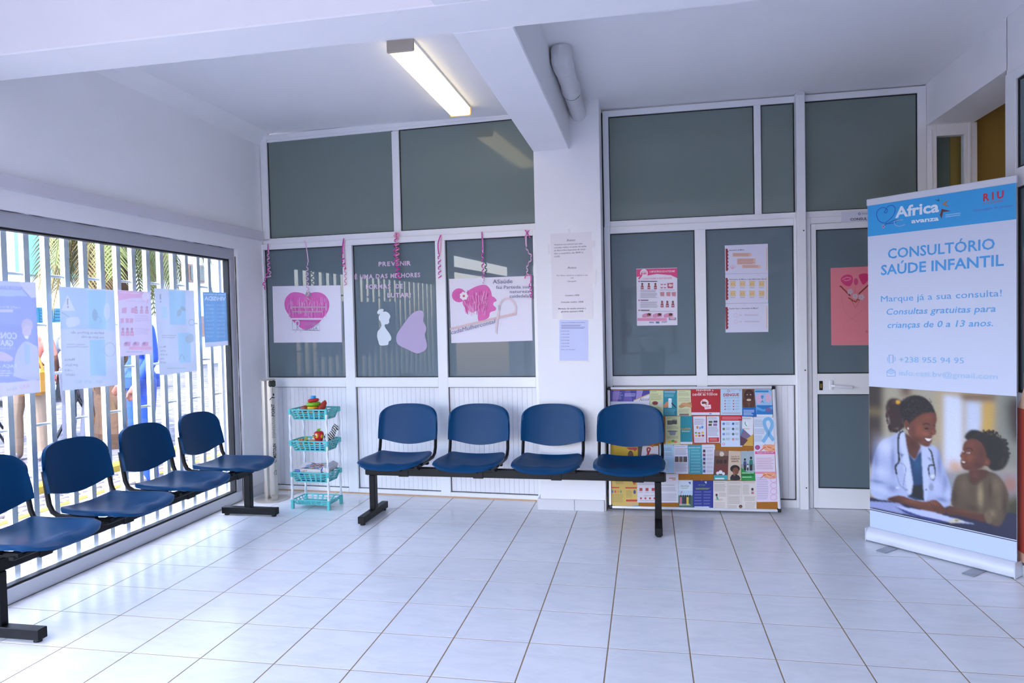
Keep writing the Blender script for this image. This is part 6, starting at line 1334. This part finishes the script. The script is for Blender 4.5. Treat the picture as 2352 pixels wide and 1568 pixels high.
# ================================================================== POSTERS ON THE STREET WINDOW (seen from behind, so mirrored)
def wposter(label, quad, col, draw, nx=150, ny=210):
    c = Raster((FX0 + 0.0375, 0, 0), (0, 1, 0), UP, K_WIN); c.setup([c.m(p) for p in quad], nx, ny, col, 0.6); c.pale = 0.30 if draw is w1d else 0.08; draw(c)
    g = c.g.copy()                      # slight curl of the loose paper
    o = c.build('window_poster', None, 'print_thin', 0.0004); o['label'] = label; o['category'] = 'poster'; o['group'] = 'posters on the street window'
    return o
def w1d(c):
    c.poly([(-140, 575), (130, 585), (170, 620), (-140, 610)], '#a9b4dd'); c.poly([(130, 585), (255, 592), (262, 700), (225, 702), (170, 640)], '#c3bfe0'); c.poly([(-135, 640), (160, 645), (200, 690), (-130, 690)], '#9aaede')
    c.text('CONSULTÓRIO SAÚDE INFANTIL', (245, 645), (-130, 622), 20, '#b5b0da'); c.text('BAIRRO BOA ESPERANÇA', (148, 780), (-120, 768), 14, '#c9c9e6'); c.rect(-110, 786, 92, 806, '#bdb9e0')
    c.ell(195, 900, 42, 48, '#b5a5c4'); c.ell(192, 940, 34, 42, '#c3aec9'); c.poly([(172, 975), (210, 978), (200, 998), (182, 996)], '#e6e3f0'); c.poly([(100, 1240), (110, 1120), (150, 1040), (190, 1015), (240, 1040), (275, 1080), (282, 1290), (110, 1270)], '#b0b6dc', 3); c.poly([(172, 1030), (215, 1040), (215, 1180), (180, 1180)], '#93b3e3')
    c.text('CONSULTAS', (122, 998), (-180, 990), 44, '#c9cdea', bold=.03); c.text('GRATUITAS', (95, 1048), (-160, 1040), 40, '#c9cdea', bold=.03); c.text('CRIANÇAS', (108, 1075), (-90, 1070), 16, '#b9bfe3')
    c.poly([(0, 1090), (60, 1110), (95, 1140), (60, 1160), (-60, 1140)], '#bfaac6', 3)
    c.text('FAÇA A SUA', (118, 1205), (-120, 1200), 22, '#c3c9e9', bold=.02); c.lines(-100, 1225, 100, 1275, 3, '#bcc0e4', .4)
    c.poly([(-112, 1325), (288, 1292), (290, 1382), (-108, 1428)], '#c9c3e0'); c.text('RIU', (208, 1352), (145, 1360), 28, '#cfa5bd', bold=.02); c.text('Africa', (124, 1365), (45, 1372), 22, '#a5a9cc', bold=.02)
wposter('blue poster with a doctor at the window left edge', [(-140, 572), (255, 592), (290, 1382), (-108, 1430)], '#a7b1dc', w1d)
LB = '#a5cae2'
def w2d(c):
    c.poly([(632, 645), (760, 650), (765, 930), (640, 925)], LB); c.poly([(427, 625), (632, 640), (640, 925), (437, 930)], '#b5c9dd'); c.poly([(645, 1005), (755, 1005), (765, 1265), (650, 1262)], LB); c.poly([(760, 655), (822, 660), (832, 940), (768, 935)], '#b9cddf')
    c.poly([(487, 680), (542, 795), (440, 795)], '#d6dae6'); c.rect(482, 706, 492, 755, '#9a9cae'); c.ell(489, 768, 7, 7, '#9a9cae'); c.stroke([(443, 805), (520, 855)], 4, '#9aa5b8'); c.poly([(478, 850), (560, 840), (575, 890), (490, 915)], '#d0d6e2', 2)
    c.poly([(665, 800), (685, 782), (705, 820), (690, 870), (668, 850)], '#9ab3c9', 3); c.stroke([(690, 850), (710, 840), (730, 860), (715, 885)], 5, '#93b5cf', 4); c.ell(770, 800, 22, 60, '#cbd5e2')
    c.text('Reduza na gordura, não', (748, 962), (508, 958), 17, '#8f93a8', bold=.01); c.text('nos anos de vida', (748, 995), (588, 990), 17, '#8f93a8', bold=.01); c.lines(480, 1035, 636, 1068, 2, '#b0b3c3', .4)
    c.stroke([(790 + 40 * math.cos(a), 1075 + 50 * math.sin(a)) for a in [k * .42 for k in range(16)]], 4, '#a9b5c6')
    for t, x0, x1, y in (('Menos', 538, 466, 1155), ('gordura,', 560, 466, 1193), ('mais', 520, 466, 1230), ('saúde!', 540, 470, 1263)): c.text(t, (x0, y), (x1, y), 20, '#9a9cae', bold=.012)
    for x in (575, 640, 720): c.lines(x - 30, 1298, x + 22, 1320, 2, '#a5c6d6', .45)
wposter('pale blue poster about fat with warning triangle on window', [(425, 620), (822, 645), (850, 1330), (450, 1372)], '#ccd3e4', w2d)
def w3d(c):
    c.poly([(848, 650), (1040, 660), (1045, 700), (940, 705), (852, 722)], '#dcaacb'); c.ell(1050, 690, 28, 30, '#dfd3e3'); c.stroke([(1065, 715), (1058, 740)], 8, '#dcaacb'); c.text('A IMPORTÂNCIA DO AUTOEXAME', (1010, 675), (862, 668), 8, '#ead9e6'); c.text('COMO FAZER O AUTOEXAME', (1042, 735), (905, 730), 10, '#cfa5c6')
    for x in (980, 1020, 1058): fig(c, x, 815, 55, '#c39ab5', '#d3a9c6', '#9a86a5')
    for x in (878, 945): c.poly([(x, 775), (x + 35, 770), (x + 33, 812), (x - 2, 812)], '#cfa0bd')
    for x in (868, 905, 935): c.rect(x, 848, x + 24, 882, '#d0a0bd')
    for x in (885, 918, 950): fig(c, x, 975, 60, '#c99ab5', '#d3a9c6', '#9a86a5')
    c.lines(970, 830, 1080, 880, 5, '#c3b3cf', .35); c.lines(970, 920, 1080, 970, 5, '#c3b3cf', .35)
    for x in (890, 955, 1020): c.poly([(x, 1030), (x + 20, 1018), (x + 50, 1020), (x + 48, 1048), (x, 1050)], '#cf9fc0'); c.ell(x + 18, 1030, 11, 10, '#a58aac')
    c.rect(930, 1052, 1093, 1076, '#dda9c6'); c.lines(905, 1088, 1040, 1100, 1, '#aab3cf', .5)
wposter('pale pink self-exam poster on the street window', [(845, 645), (1083, 660), (1097, 1107), (865, 1125)], '#d8cce2', w3d)
def w4d(c):
    c.poly([(1215, 650), (1335, 655), (1340, 895), (1225, 895)], LB); c.poly([(1280, 955), (1370, 952), (1375, 1165), (1290, 1170)], LB); c.rect(1150, 676, 1160, 715, '#9a9cae'); c.ell(1157, 730, 6, 6, '#9a9cae'); c.ell(1290, 810, 16, 28, '#a3b6c6', rot=.3); c.ell(1318, 780, 22, 14, '#a3b6c6', rot=.6); c.poly([(1160, 760), (1200, 770), (1205, 850), (1165, 850)], '#b5cfe0')
    c.stroke([(1380 + 20 * math.cos(a), 878 + 22 * math.sin(a)) for a in [k * .45 for k in range(15)]], 4, '#a5b5c6'); c.lines(1165, 970, 1275, 1000, 2, '#b0b3c3', .4); c.poly([(1335, 985), (1385, 960), (1395, 1010), (1350, 1030)], '#a9bccb', 3); c.stroke([(1290, 1150), (1310, 1110), (1330, 1150)], 7, '#a0b8cb', 3)
    for t, x0, x1, y in (('Menos', 1195, 1150, 1060), ('açúcar', 1195, 1150, 1088), ('simples,', 1207, 1150, 1115), ('mais', 1182, 1150, 1145), ('saúde!', 1195, 1152, 1172)): c.text(t, (x0, y), (x1, y), 14, '#9a9cae', bold=.012)
    c.lines(1200, 1205, 1350, 1222, 1, '#a9c3d3', .5)
wposter('pale blue poster about sugar between pink and blue posters', [(1110, 632), (1395, 650), (1420, 1228), (1150, 1262)], '#ccd3e4', w4d)
def w5d(c):
    c.text('Previna-se contra o', (1625, 684), (1470, 680), 12, '#cfdcea', bold=.015); c.text('VIH/SIDA', (1625, 722), (1472, 720), 28, '#c9d9ea', bold=.03)
    for k in range(9): c.lines(1560, 750 + 28 * k, 1625, 765 + 28 * k, 2, '#9fc0dd', .3); c.lines(1482, 750 + 28 * k, 1545, 765 + 28 * k, 2, '#9fc0dd', .3)
    c.poly([(1477, 1025), (1642, 1012), (1643, 1043), (1478, 1060)], '#cdd0df')
wposter('small blue VIH/SIDA poster nearest the window corner', [(1460, 660), (1628, 664), (1643, 1043), (1478, 1060)], '#7ea9d3', w5d)
# ================================================================== THE STREET OUTSIDE
mat('concrete', '#6b686c', 0.85, noise=0.12, nscale=6, bump=0.3, bscale=40)
mat('sett', '#6a6462', 0.85, noise=0.15, nscale=12, bump=0.3, bscale=60)
mat('yellow_paint', '#b8981f', 0.7, noise=0.2, nscale=14)
mat('facade_white', '#e4e4e2', 0.8, noise=0.03, nscale=1); mat('facade_green', '#7fa892', 0.8, noise=0.05, nscale=2); mat('roof_brown', '#4c474e', 0.8, noise=0.1, nscale=4); mat('brown_board', '#5f4c4a', 0.8, noise=0.08, nscale=3)
mat('teal_shutter', '#17687c', 0.5); mat('dark_glass', '#2a333a', 0.1); mat('wood_frame', '#8a6a5a', 0.6); mat('curtain_blue', '#1f62c8', 0.8)
def mat_road():
    m = bpy.data.materials.new('cobble_road'); m.use_nodes = True; nt = m.node_tree; p = nt.nodes['Principled BSDF']
    tc = nt.nodes.new('ShaderNodeTexCoord'); vo = nt.nodes.new('ShaderNodeTexVoronoi'); vo.inputs['Scale'].default_value = 8.0
    nt.links.new(tc.outputs['Object'], vo.inputs['Vector'])
    cr = nt.nodes.new('ShaderNodeValToRGB'); cr.color_ramp.elements[0].color = (*hexc('#6b6669'), 1); cr.color_ramp.elements[1].color = (*hexc('#464245'), 1); cr.color_ramp.elements[0].position = .35; cr.color_ramp.elements[1].position = .75
    nt.links.new(vo.outputs['Distance'], cr.inputs[0]); nt.links.new(cr.outputs[0], p.inputs['Base Color']); p.inputs['Roughness'].default_value = .85
    bp = nt.nodes.new('ShaderNodeBump'); bp.inputs['Strength'].default_value = .6; bp.inputs['Distance'].default_value = .02; bp.invert = True
    nt.links.new(vo.outputs['Distance'], bp.inputs['Height']); nt.links.new(bp.outputs['Normal'], p.inputs['Normal']); MATS['cobble_road'] = m
mat_road()
obj('pavement', BX(-3.56, -2.22, -5.3, 40, -0.12, 0.0), 'concrete', kind='structure')
gu = obj('gutter', BX(-4.05, -3.56, -8, 40, -0.14, -0.02), 'concrete', kind='structure')
sett = None
for i in range(4):
    for j in range(36):
        yy = 0.6 + 0.122 * j + (0.06 if i % 2 else 0); xx = -3.995 + 0.122 * i
        if sett is None: sett = obj('sett', BX(xx - .053, xx + .053, yy - .055, yy + .055, -0.04, 0.0, bev=.012), 'sett', gu); s0 = sett.location.copy(); b0 = (xx, yy)
        else:
            c = sett.copy(); COL.objects.link(c); c.location = s0 + Vector((xx - b0[0], yy - b0[1], random.uniform(-.004, .004))); c.rotation_euler.z = random.uniform(-.05, .05)
obj('forecourt', BX(-4.2, 6, -16, -5.3, -0.12, 0.0), 'concrete', kind='structure')
obj('road', BX(-30, -4.20, -10, 60, -0.14, -0.015), 'cobble_road', kind='structure')
obj('painted_line', BX(-3.56, -3.49, -4, 20, 0.0, 0.004), 'yellow_paint', label='thin yellow line painted along the pavement edge', cat='road marking')
kb = obj('kerb', BX(-4.19, -4.06, -8, 40, -0.14, -0.03), 'concrete', kind='structure')
for j in range(-2, 14): obj('kerb_stone', BX(-4.20, -4.055, j * 0.8, j * 0.8 + 0.785, -0.03, 0.07, bev=.015), 'yellow_paint', kb)

# ---- building across the street
XF = -16.0
bd = thing('white_building', 'white rendered building with pale green balcony across the street', 'building', (XF - 3, 20, 0))
obj('wall', BX(XF - 6, XF, 6, 30.0, 0, 9), 'facade_white', bd)
def fac(nm, u0, v0, u1, v1, m_, d0, d1, par=bd):
    a = onX(u0, v0, XF); b = onX(u1, v1, XF)
    return obj(nm, BX(XF + d0, XF + d1, a.y, b.y, b.z, a.z), m_, par)
fac('balcony_panel', 32, 532, 185, 640, 'facade_green', 0, 0.25)
fac('roof_slab', 112, 546, 150, 598, 'roof_brown', 0.25, 0.5); fac('roof_slab', 160, 556, 200, 622, 'roof_brown', 0.25, 0.5); fac('board_panel', 316, 560, 392, 642, 'brown_board', 0, 0.3)
wn_ = fac('window', 33, 562, 46, 613, 'wood_frame', 0.25, 0.30); fac('curtain', 35, 580, 44, 612, 'curtain_blue', 0.30, 0.32, wn_)
for u0, v0, u1, v1 in ((84, 706, 99, 746), (118, 708, 140, 750)):
    sh = fac('shutter', u0, v0, u1, v1, 'teal_shutter', 0, 0.06)
    a = onX(u0, v0, XF); b = onX(u1, v1, XF)
    for k in range(6):
        z = b.z + (a.z - b.z) * (k + .5) / 6; obj('slat', BX(XF + .06, XF + .09, a.y + .02, b.y - .02, z - .03, z + .03), 'teal_shutter', sh)
for u0, v0, u1, v1 in ((412, 604, 424, 646), (430, 606, 446, 648), (450, 608, 468, 650), (462, 726, 471, 772)):
    f = fac('window', u0, v0, u1, v1, 'wood_frame', 0, 0.08); fac('pane', u0 + 2.5, v0 + 4, u1 - 2.5, v1 - 4, 'dark_glass', 0.08, 0.10, f)
b2 = thing('far_building', 'plain white building further along the street', 'building', (XF - 3, 36, 0))
obj('wall', BX(XF - 6, XF + 0.8, 30.5, 60, 0, 10), 'facade_white', b2)
obj('plinth', BX(XF + 0.8, XF + 0.9, 30.5, 60, 0, 0.9), 'concrete', b2)
for k in range(5): f = obj('window', BX(XF + .8, XF + .88, 33 + 4 * k, 34.4 + 4 * k, 2.2, 3.8), 'wood_frame', b2); obj('pane', BX(XF + .88, XF + .9, 33.1 + 4 * k, 34.3 + 4 * k, 2.3, 3.7), 'dark_glass', f)

# ---- parked car
car = thing('parked_car', 'white parked car with dark windows across the street', 'car', (-11.5, 10.6, 0))
mat('car_white', '#dfe2e4', 0.25); mat('tyre', '#1a1a1c', 0.8); mat('car_grey', '#6a6a70', 0.5)
prf = [(8.4, 0.35), (8.42, 0.75), (8.6, 0.95), (9.1, 1.02), (9.6, 1.55), (10.0, 1.62), (11.9, 1.62), (12.4, 1.50), (12.6, 1.0), (12.65, 0.4), (12.5, 0.3), (8.5, 0.3)]
MC = Matrix(((0, -1, 0, -11.5), (1, 0, 0, 0), (0, 0, 1, 0), (0, 0, 0, 1)))       # profile x -> world y
obj('body', MB().prism(prf, -0.85, 0.85, M=MC), 'car_white', car)
for pts in ([(9.35, 1.08), (9.75, 1.50), (10.35, 1.52), (10.35, 1.08)], [(10.45, 1.08), (10.45, 1.52), (11.35, 1.52), (11.35, 1.08)], [(11.45, 1.08), (11.45, 1.52), (11.95, 1.50), (12.35, 1.08)]):
    obj('side_window', MB().prism(pts, -0.865, -0.84, M=MC), 'dark_glass', car)
obj('bumper', MB().box(8.36, 8.6, -0.83, 0.83, 0.32, 0.55, M=MC, bev=.05), 'car_grey', car)
for y in (9.25, 11.75):
    for s in (-1, 1):
        wl_ = obj('wheel', MB().tube([MC @ Vector((y, s * 0.70, 0.33)), MC @ Vector((y, s * 0.88, 0.33))], 0.33, 20), 'tyre', car)
        obj('hub', MB().tube([MC @ Vector((y, s * 0.88, 0.33)), MC @ Vector((y, s * 0.89, 0.33))], 0.19, 16), 'alu_trim', wl_)

# ---- palm tree
pt = thing('palm_tree', 'shaggy palm tree with drooping yellow-green fronds outside the window', 'tree', (-5.24, 4.83, 0))
mat('palm_bark', '#5f4632', 0.9, noise=0.35, nscale=18, bump=0.6, bscale=30); mat('palm_green', '#666c2e', 0.55, noise=0.25, nscale=6); mat('palm_dry', '#7d6c3a', 0.7, noise=0.25, nscale=6); mat('palm_fibre', '#7d6242', 0.9, noise=0.3, nscale=20); mat('palm_yellow', '#b5811f', 0.7)
px_, py_ = -5.24, 4.83
obj('trunk', MB().tube([(px_ + 0.02 * math.sin(k), py_ + .02 * math.cos(2 * k), 0.2 * k) for k in range(17)], [0.24 - 0.004 * k + 0.03 * (k % 2) for k in range(17)], 14), 'palm_bark', pt, smooth=False)
rr = random.Random(11)
for k in range(90):
    a = rr.uniform(0, 6.28); z = rr.uniform(0.05, 1.5); r = 0.22; p = Vector((px_ + r * math.cos(a), py_ + r * math.sin(a), z)); d = Vector((math.cos(a), math.sin(a), 0)); t_ = Vector((-math.sin(a), math.cos(a), 0))
    w_ = rr.uniform(.025, .06); h_ = rr.uniform(.12, .32); o_ = rr.uniform(.03, .12)
    mb = MB().add([p - t_ * w_, p + t_ * w_, p + d * o_ * .6 + t_ * w_ * .7 + Vector((0, 0, h_ * .6)), p + d * o_ * .6 - t_ * w_ * .7 + Vector((0, 0, h_ * .6)), p + d * o_ + Vector((0, 0, h_)), p - d * .04], [(0, 1, 2, 3), (3, 2, 4), (0, 5, 1), (1, 5, 2), (0, 3, 5), (3, 4, 5), (4, 2, 5)])
    obj('leaf_base', mb, rr.choice(['palm_bark', 'palm_fibre', 'palm_fibre', 'palm_yellow']), pt)
for k in range(58):
    a = 2 * math.pi * k / 26 * 2.4 + rr.uniform(-.2, .2); L = rr.uniform(1.5, 2.3) if k < 26 else rr.uniform(1.25, 1.75); up0 = rr.uniform(0.05, 1.35) if k < 26 else rr.uniform(-.9, .2); d = Vector((math.cos(a), math.sin(a), 0)); t_ = Vector((-math.sin(a), math.cos(a), 0))
    path = []; p = Vector((px_, py_, 3.15)) + d * .08; el_ = up0
    for s in range(12):
        path.append(p.copy()); p = p + (d * math.cos(el_) + Vector((0, 0, 1)) * math.sin(el_)) * (L / 11); el_ = max(el_ - rr.uniform(.16, .30), -1.35)
    mb = MB().tube(path, [0.02 - 0.0014 * s for s in range(12)], 6)
    for s in range(1, 12):
        for q in range(3):
            f = q / 3; b = path[s - 1].lerp(path[s], f); dirn = (path[s] - path[s - 1]).normalized(); ll = (0.42 - 0.02 * s) * rr.uniform(.8, 1.1)
            for sd in (-1, 1):
                e = b + (t_ * sd * .62 + dirn * .62 + Vector((0, 0, -.28 + rr.uniform(-.1, .1)))) * ll; n2 = dirn * 0.014
                mb.add([b - n2, b + n2, b.lerp(e, .5) + n2 * .9 + Vector((0, 0, .015)), b.lerp(e, .5) - n2 * .9 + Vector((0, 0, .015)), e], [(0, 1, 2, 3), (3, 2, 4)])
    obj('frond', mb, 'palm_dry' if rr.random() < .35 else 'palm_green', pt)

# ---- folding table with red cloth edge
ft = thing('folding_table', 'folding stall table with red cloth band and black legs', 'table', (-6.75, 5.2, 0))
mat('red_cloth', '#b51f28', 0.8)
MT = Matrix.Translation((-6.75, 5.2, 0)) @ Matrix.Rotation(R_(42), 4, 'Z')
obj('table_top', MB().box(-0.9, 0.75, -0.3, 0.3, 0.93, 0.96, M=MT, bev=.005), 'white_plastic', ft)
obj('cloth_band', MB().box(-0.92, 0.77, -0.325, -0.305, 0.80, 0.965, M=MT), 'red_cloth', ft)
for x in (-0.6, 0.45):
    for s in (-1, 1): obj('leg', MB().tube([MT @ Vector((x - s * .26, -0.26, 0)), MT @ Vector((x + s * .2, -0.22, 0.93))], 0.016, 8), 'black_metal', ft); obj('leg', MB().tube([MT @ Vector((x - s * .26, 0.26, 0)), MT @ Vector((x + s * .2, 0.22, 0.93))], 0.016, 8), 'black_metal', ft)

# ================================================================== PEOPLE
def person(label, loc, face, h=1.74, skin='#5a3a2a', top='#888888', trousers='#555555', shoe='#222222', hair='#15110f', arms=None, long_sleeve=False, legs=None, overall=False, vox=0.011, cap=None):
    """standing figure, facing local -y; arms/legs override joint positions"""
    s = h / 1.74
    M = Matrix.Translation(loc) @ Matrix.Rotation(face, 4, 'Z') @ Matrix.Scale(s, 4)
    t = thing('person', label, 'person', loc)
    tg = '%02x' % random.randrange(256)
    def mm(nm, c, r=.7):
        k = nm + c; mat(k, c, r, noise=.06, nscale=9); return k
    J = {'hipL': (-.095, 0, .92), 'kneeL': (-.10, -.02, .50), 'ankL': (-.10, .02, .09), 'hipR': (.095, 0, .92), 'kneeR': (.10, -.02, .50), 'ankR': (.10, .02, .09),
         'shL': (-.185, .01, 1.42), 'elL': (-.235, .03, 1.14), 'wrL': (-.24, -.05, .90), 'shR': (.185, .01, 1.42), 'elR': (.235, .03, 1.14), 'wrR': (.24, -.05, .90)}
    J.update(arms or {}); J.update(legs or {})
    J = {k: Vector(v) for k, v in J.items()}
    def limb(mb, a, b, r0, r1): 
        n = 5; a = Vector(a); b = Vector(b)
        mb.tube([a.lerp(b, i / n) for i in range(n + 1)], [r0 + (r1 - r0) * i / n + .006 * math.sin(math.pi * i / n) for i in range(n + 1)], 12); mb.ball(a, r0, n=8); mb.ball(b, r1, n=8)
    def torso(mb, g=0.0):
        mb.ball((0, .005, 1.28), .16 + g, (1.0, .70, 1.15)); mb.ball((0, 0, 1.08), .135 + g, (1.0, .74, 1.1)); mb.ball((0, 0, .95), .155 + g, (1.02, .76, .85)); mb.tube([(-.15, .01, 1.40), (.15, .01, 1.40)], .062 + g, 12)
    b = MB(); torso(b)
    b.tube([(0, .012, 1.40), (0, .008, 1.46), (0, -.005, 1.54)], [.066, .055, .054], 12)
    b.ball((0, -.012, 1.635), .10, (.77, .95, 1.18)); b.ball((0, -.055, 1.575), .05, (.95, .8, .75)); b.ball((0, -.108, 1.615), .016, (.9, 1.1, 1.3), n=8)
    for sd in (-1, 1): b.ball((sd * .078, .0, 1.62), .026, (.35, .7, 1.2), n=8)
    for sd in 'LR':
        limb(b, J['sh' + sd], J['el' + sd], .052, .040); limb(b, J['el' + sd], J['wr' + sd], .040, .027)
        d = (J['wr' + sd] - J['el' + sd]).normalized(); w_ = J['wr' + sd]; x_ = Vector((0, -1, 0)) if abs(d.z) > .6 else Vector((1, 0, 0)); x_ = (x_ - d * x_.dot(d)).normalized(); nrm = d.cross(x_)
        pc_ = w_ + d * .055; b.tube([w_, w_ + d * .05, w_ + d * .095], [.026, .036, .032], 10, flat=(1.0, .55) if False else None)
        sgn = 1 if sd == 'L' else -1
        for q, (off, ln_) in enumerate(((-.028, .062), (-.010, .076), (.010, .072), (.027, .056))):
            p0 = w_ + d * .085 + x_ * off; p1 = p0 + d * ln_ * .55 + nrm * .010 * sgn; p2 = p1 + d * ln_ * .40 + nrm * .022 * sgn; b.tube([p0, p1, p2], [.0115, .0105, .009], 8); b.ball(p2, .009, n=6)
        p0 = w_ + d * .03 - x_ * .028; p1 = p0 + d * .035 - x_ * .025; p2 = p1 + d * .03 - x_ * .004; b.tube([p0, p1, p2], [.014, .012, .010], 8); b.ball(p2, .010, n=6)
        limb(b, J['hip' + sd], J['knee' + sd], .082, .055); limb(b, J['knee' + sd], J['ank' + sd], .056, .036)
        a = J['ank' + sd]; b.tube([a + Vector((0, .05, -.05)), a + Vector((0, -.06, -.055)), a + Vector((0, -.16, -.065))], [.036, .038, .026], 10)
    bo = obj('body', b.xf(M), mm('skin', skin, .5), t, smooth=True); md = bo.modifiers.new('merge', 'REMESH'); md.mode = 'VOXEL'; md.voxel_size = vox * .8; md.use_smooth_shade = True
    def cloth(nm, mb, m_):
        o = obj(nm, mb.xf(M), m_, t, smooth=True); md = o.modifiers.new('merge', 'REMESH'); md.mode = 'VOXEL'; md.voxel_size = vox; md.use_smooth_shade = True; return o
    sh = MB(); torso(sh, .016); sh.tube([(0, .012, 1.40), (0, .01, 1.455)], [.085, .066], 12)
    for sd in 'LR':
        a, e, w_ = J['sh' + sd], J['el' + sd], J['wr' + sd]; limb(sh, a, e if long_sleeve else a.lerp(e, .8), .068, .056)
        if long_sleeve: limb(sh, e, e.lerp(w_, .93), .056, .040)
    sh.tube([(0, 0, .88), (0, 0, 1.0)], [.17, .168], 16, flat=(.76, 1.02)); cloth('overall_top' if overall else 'shirt', sh, mm('cloth', top))
    tr = MB(); tr.ball((0, 0, .93), .172, (1.02, .78, .8))
    for sd in 'LR': limb(tr, J['hip' + sd], J['knee' + sd], .104, .082); limb(tr, J['knee' + sd], J['ank' + sd] + Vector((0, 0, -.03)), .082, .072)
    cloth('overall_trousers' if overall else 'trousers', tr, mm('cloth', trousers))
    for sd in 'LR':
        a = J['ank' + sd]; f = MB(); f.tube([a + Vector((0, .075, -.045)), a + Vector((0, .03, -.04)), a + Vector((0, -.08, -.05)), a + Vector((0, -.17, -.062)), a + Vector((0, -.20, -.066))], [.03, .046, .044, .034, .018], 12); cloth('shoe', f, mm('leather', shoe))
    hr = MB(); hr.ball((0, .012, 1.66), .108, (.80, .92, 1.06)); ho = obj('hair', hr.xf(M), mm('hair', hair, .8), t, smooth=True)
    # face is left free: push the hair back
    for v in ho.data.vertices:
        q = M.inverted() @ (ho.matrix_basis @ v.co if False else Vector(v.co) + ho.location)
        if q.y < -.045 and q.z < 1.70: v.co += (M.to_3x3() @ Vector((0, .07, 0)))
    for sd in (-1, 1):
        obj('eye', MB().ball(M @ Vector((sd * .03, -.100, 1.645)), .011 * s, n=8), 'toy_white', t, smooth=True); obj('eyebrow', MB().tube([M @ Vector((sd * .018, -.106, 1.672)), M @ Vector((sd * .046, -.098, 1.672))], .004, 6), mm('hair', hair, .8), t)
    obj('mouth', MB().tube([M @ Vector((-.022, -.098, 1.572)), M @ Vector((0, -.105, 1.570)), M @ Vector((.022, -.098, 1.572))], .005, 6), mm('skin', '#6a3a34', .5), t)
    return t, M
p3, M3 = person('person in blue work overalls seen through the window bars', (-3.46, 3.10, 0.0), R_(-35), 1.74, skin='#7a4a3a', top='#0f3c98', trousers='#0f3c98', shoe='#9a9490', long_sleeve=True, overall=True, arms={'elL': (-.27, .04, 1.15), 'wrL': (-.20, -.10, .95), 'elR': (.27, .02, 1.15), 'wrR': (.22, -.10, .93)})
p1_, M1 = person('person in khaki trousers outside behind the blue window poster', (-5.64, 3.98, 0.0), R_(30), 1.70, skin='#7a4628', top='#d98f7a', trousers='#8a7663', shoe='#8a8488', arms={'elR': (.26, .05, 1.15), 'wrR': (.20, -.12, 1.0)}, legs={'kneeL': (-.13, -.03, .50), 'ankL': (-.15, .03, .09), 'kneeR': (.12, -.03, .5), 'ankR': (.13, 0, .09)})
p2_, M2 = person('person in grey jeans standing beside the palm trunk outside', (-6.02, 5.06, 0.0), R_(200), 1.72, skin='#5a3a2c', top='#8a8f98', trousers='#474b5c', shoe='#3a3a40', legs={'kneeL': (-.12, -.09, .50), 'ankL': (-.13, .08, .09)})
bg = thing('shoulder_bag', 'mustard yellow shoulder bag carried by the khaki-trousered person', 'bag', M1 @ Vector((.12, -.17, .80)))
mat('bag_yellow', '#a8741a', 0.6, noise=.15, nscale=10)
obj('pouch', MB().box(-.06, .24, -.26, -.155, .74, 1.04, M=M1, bev=.04), 'bag_yellow', bg)
obj('strap', MB().tube([M1 @ Vector(p) for p in ((.22, -.19, 1.0), (.16, -.175, 1.2), (.02, -.16, 1.40), (-.10, -.06, 1.475), (-.14, .07, 1.44), (.0, .17, 1.2), (.18, .12, 1.02), (.25, -.10, .98))], .012, 6), 'bag_yellow', bg)
# photographer, reflected in the glass
p4_, M4 = person('person in a white shirt holding a camera behind the viewpoint', (1.30, -3.12, 0.0), R_(180), 1.76, skin='#b5876c', top='#dfe2ea', trousers='#23262c', long_sleeve=True, arms={'elL': (-.24, -.16, 1.18), 'wrL': (-.09, -.30, 1.37), 'elR': (.24, -.16, 1.18), 'wrR': (.09, -.30, 1.37)})
pcm = thing('photo_camera', 'black hand-held camera of the photographer', 'camera', (1.245, -2.76, 1.38))
obj('camera_body', BX(1.18, 1.31, -2.80, -2.735, 1.375, 1.465, bev=.012), 'black_plastic', pcm); obj('lens', MB().tube([(1.245, -2.735, 1.42), (1.245, -2.68, 1.42)], .034, 16), 'black_plastic', pcm); obj('viewfinder', BX(1.22, 1.27, -2.79, -2.75, 1.465, 1.485, bev=.008), 'black_plastic', pcm)
# noticeboard behind, seen only as a reflection
rb = thing('red_board', 'red notice board with papers on the wall behind the viewpoint', 'board', (1.25, YB, 0.6))
mat('red_felt', '#8a2f2a', 0.9, noise=.1, nscale=30)
obj('felt', BX(0.75, 1.75, YB + .01, YB + 0.03, 0.75, 2.0), 'red_felt', rb)
for q in ((-.1, .6, 1.70, 1.9), (-.2, .65, 1.35, 1.62), (-.1, .6, 1.12, 1.3), (-.2, .62, .8, 1.08)): obj('paper', BX(q[0] + 1.05, q[1] + 1.05, YB + .03, YB + .031, q[2], q[3]), 'paper', rb)
mat('bounce_absorber_dark', '#2f2b29', 0.95, noise=.3, nscale=60, bump=.4, bscale=200)  # unseen dark mats, added to soak up floor bounce onto the near ceiling
obj('bounce_absorber', BX(-0.93, 0.35, YB + .02, YB + 1.25, 0.0, 0.014, bev=.005), 'bounce_absorber_dark', label='large charcoal mat added at the back opening to absorb sun bounce', cat='mat')
obj('bounce_absorber', BX(-2.0, -0.95, -4.35, -1.55, 0.015, 0.028, bev=.005).xf(Matrix.Translation((0, .0, -0.013))), 'bounce_absorber_dark', label='long charcoal mat added at the street entrance to absorb sun bounce', cat='mat')
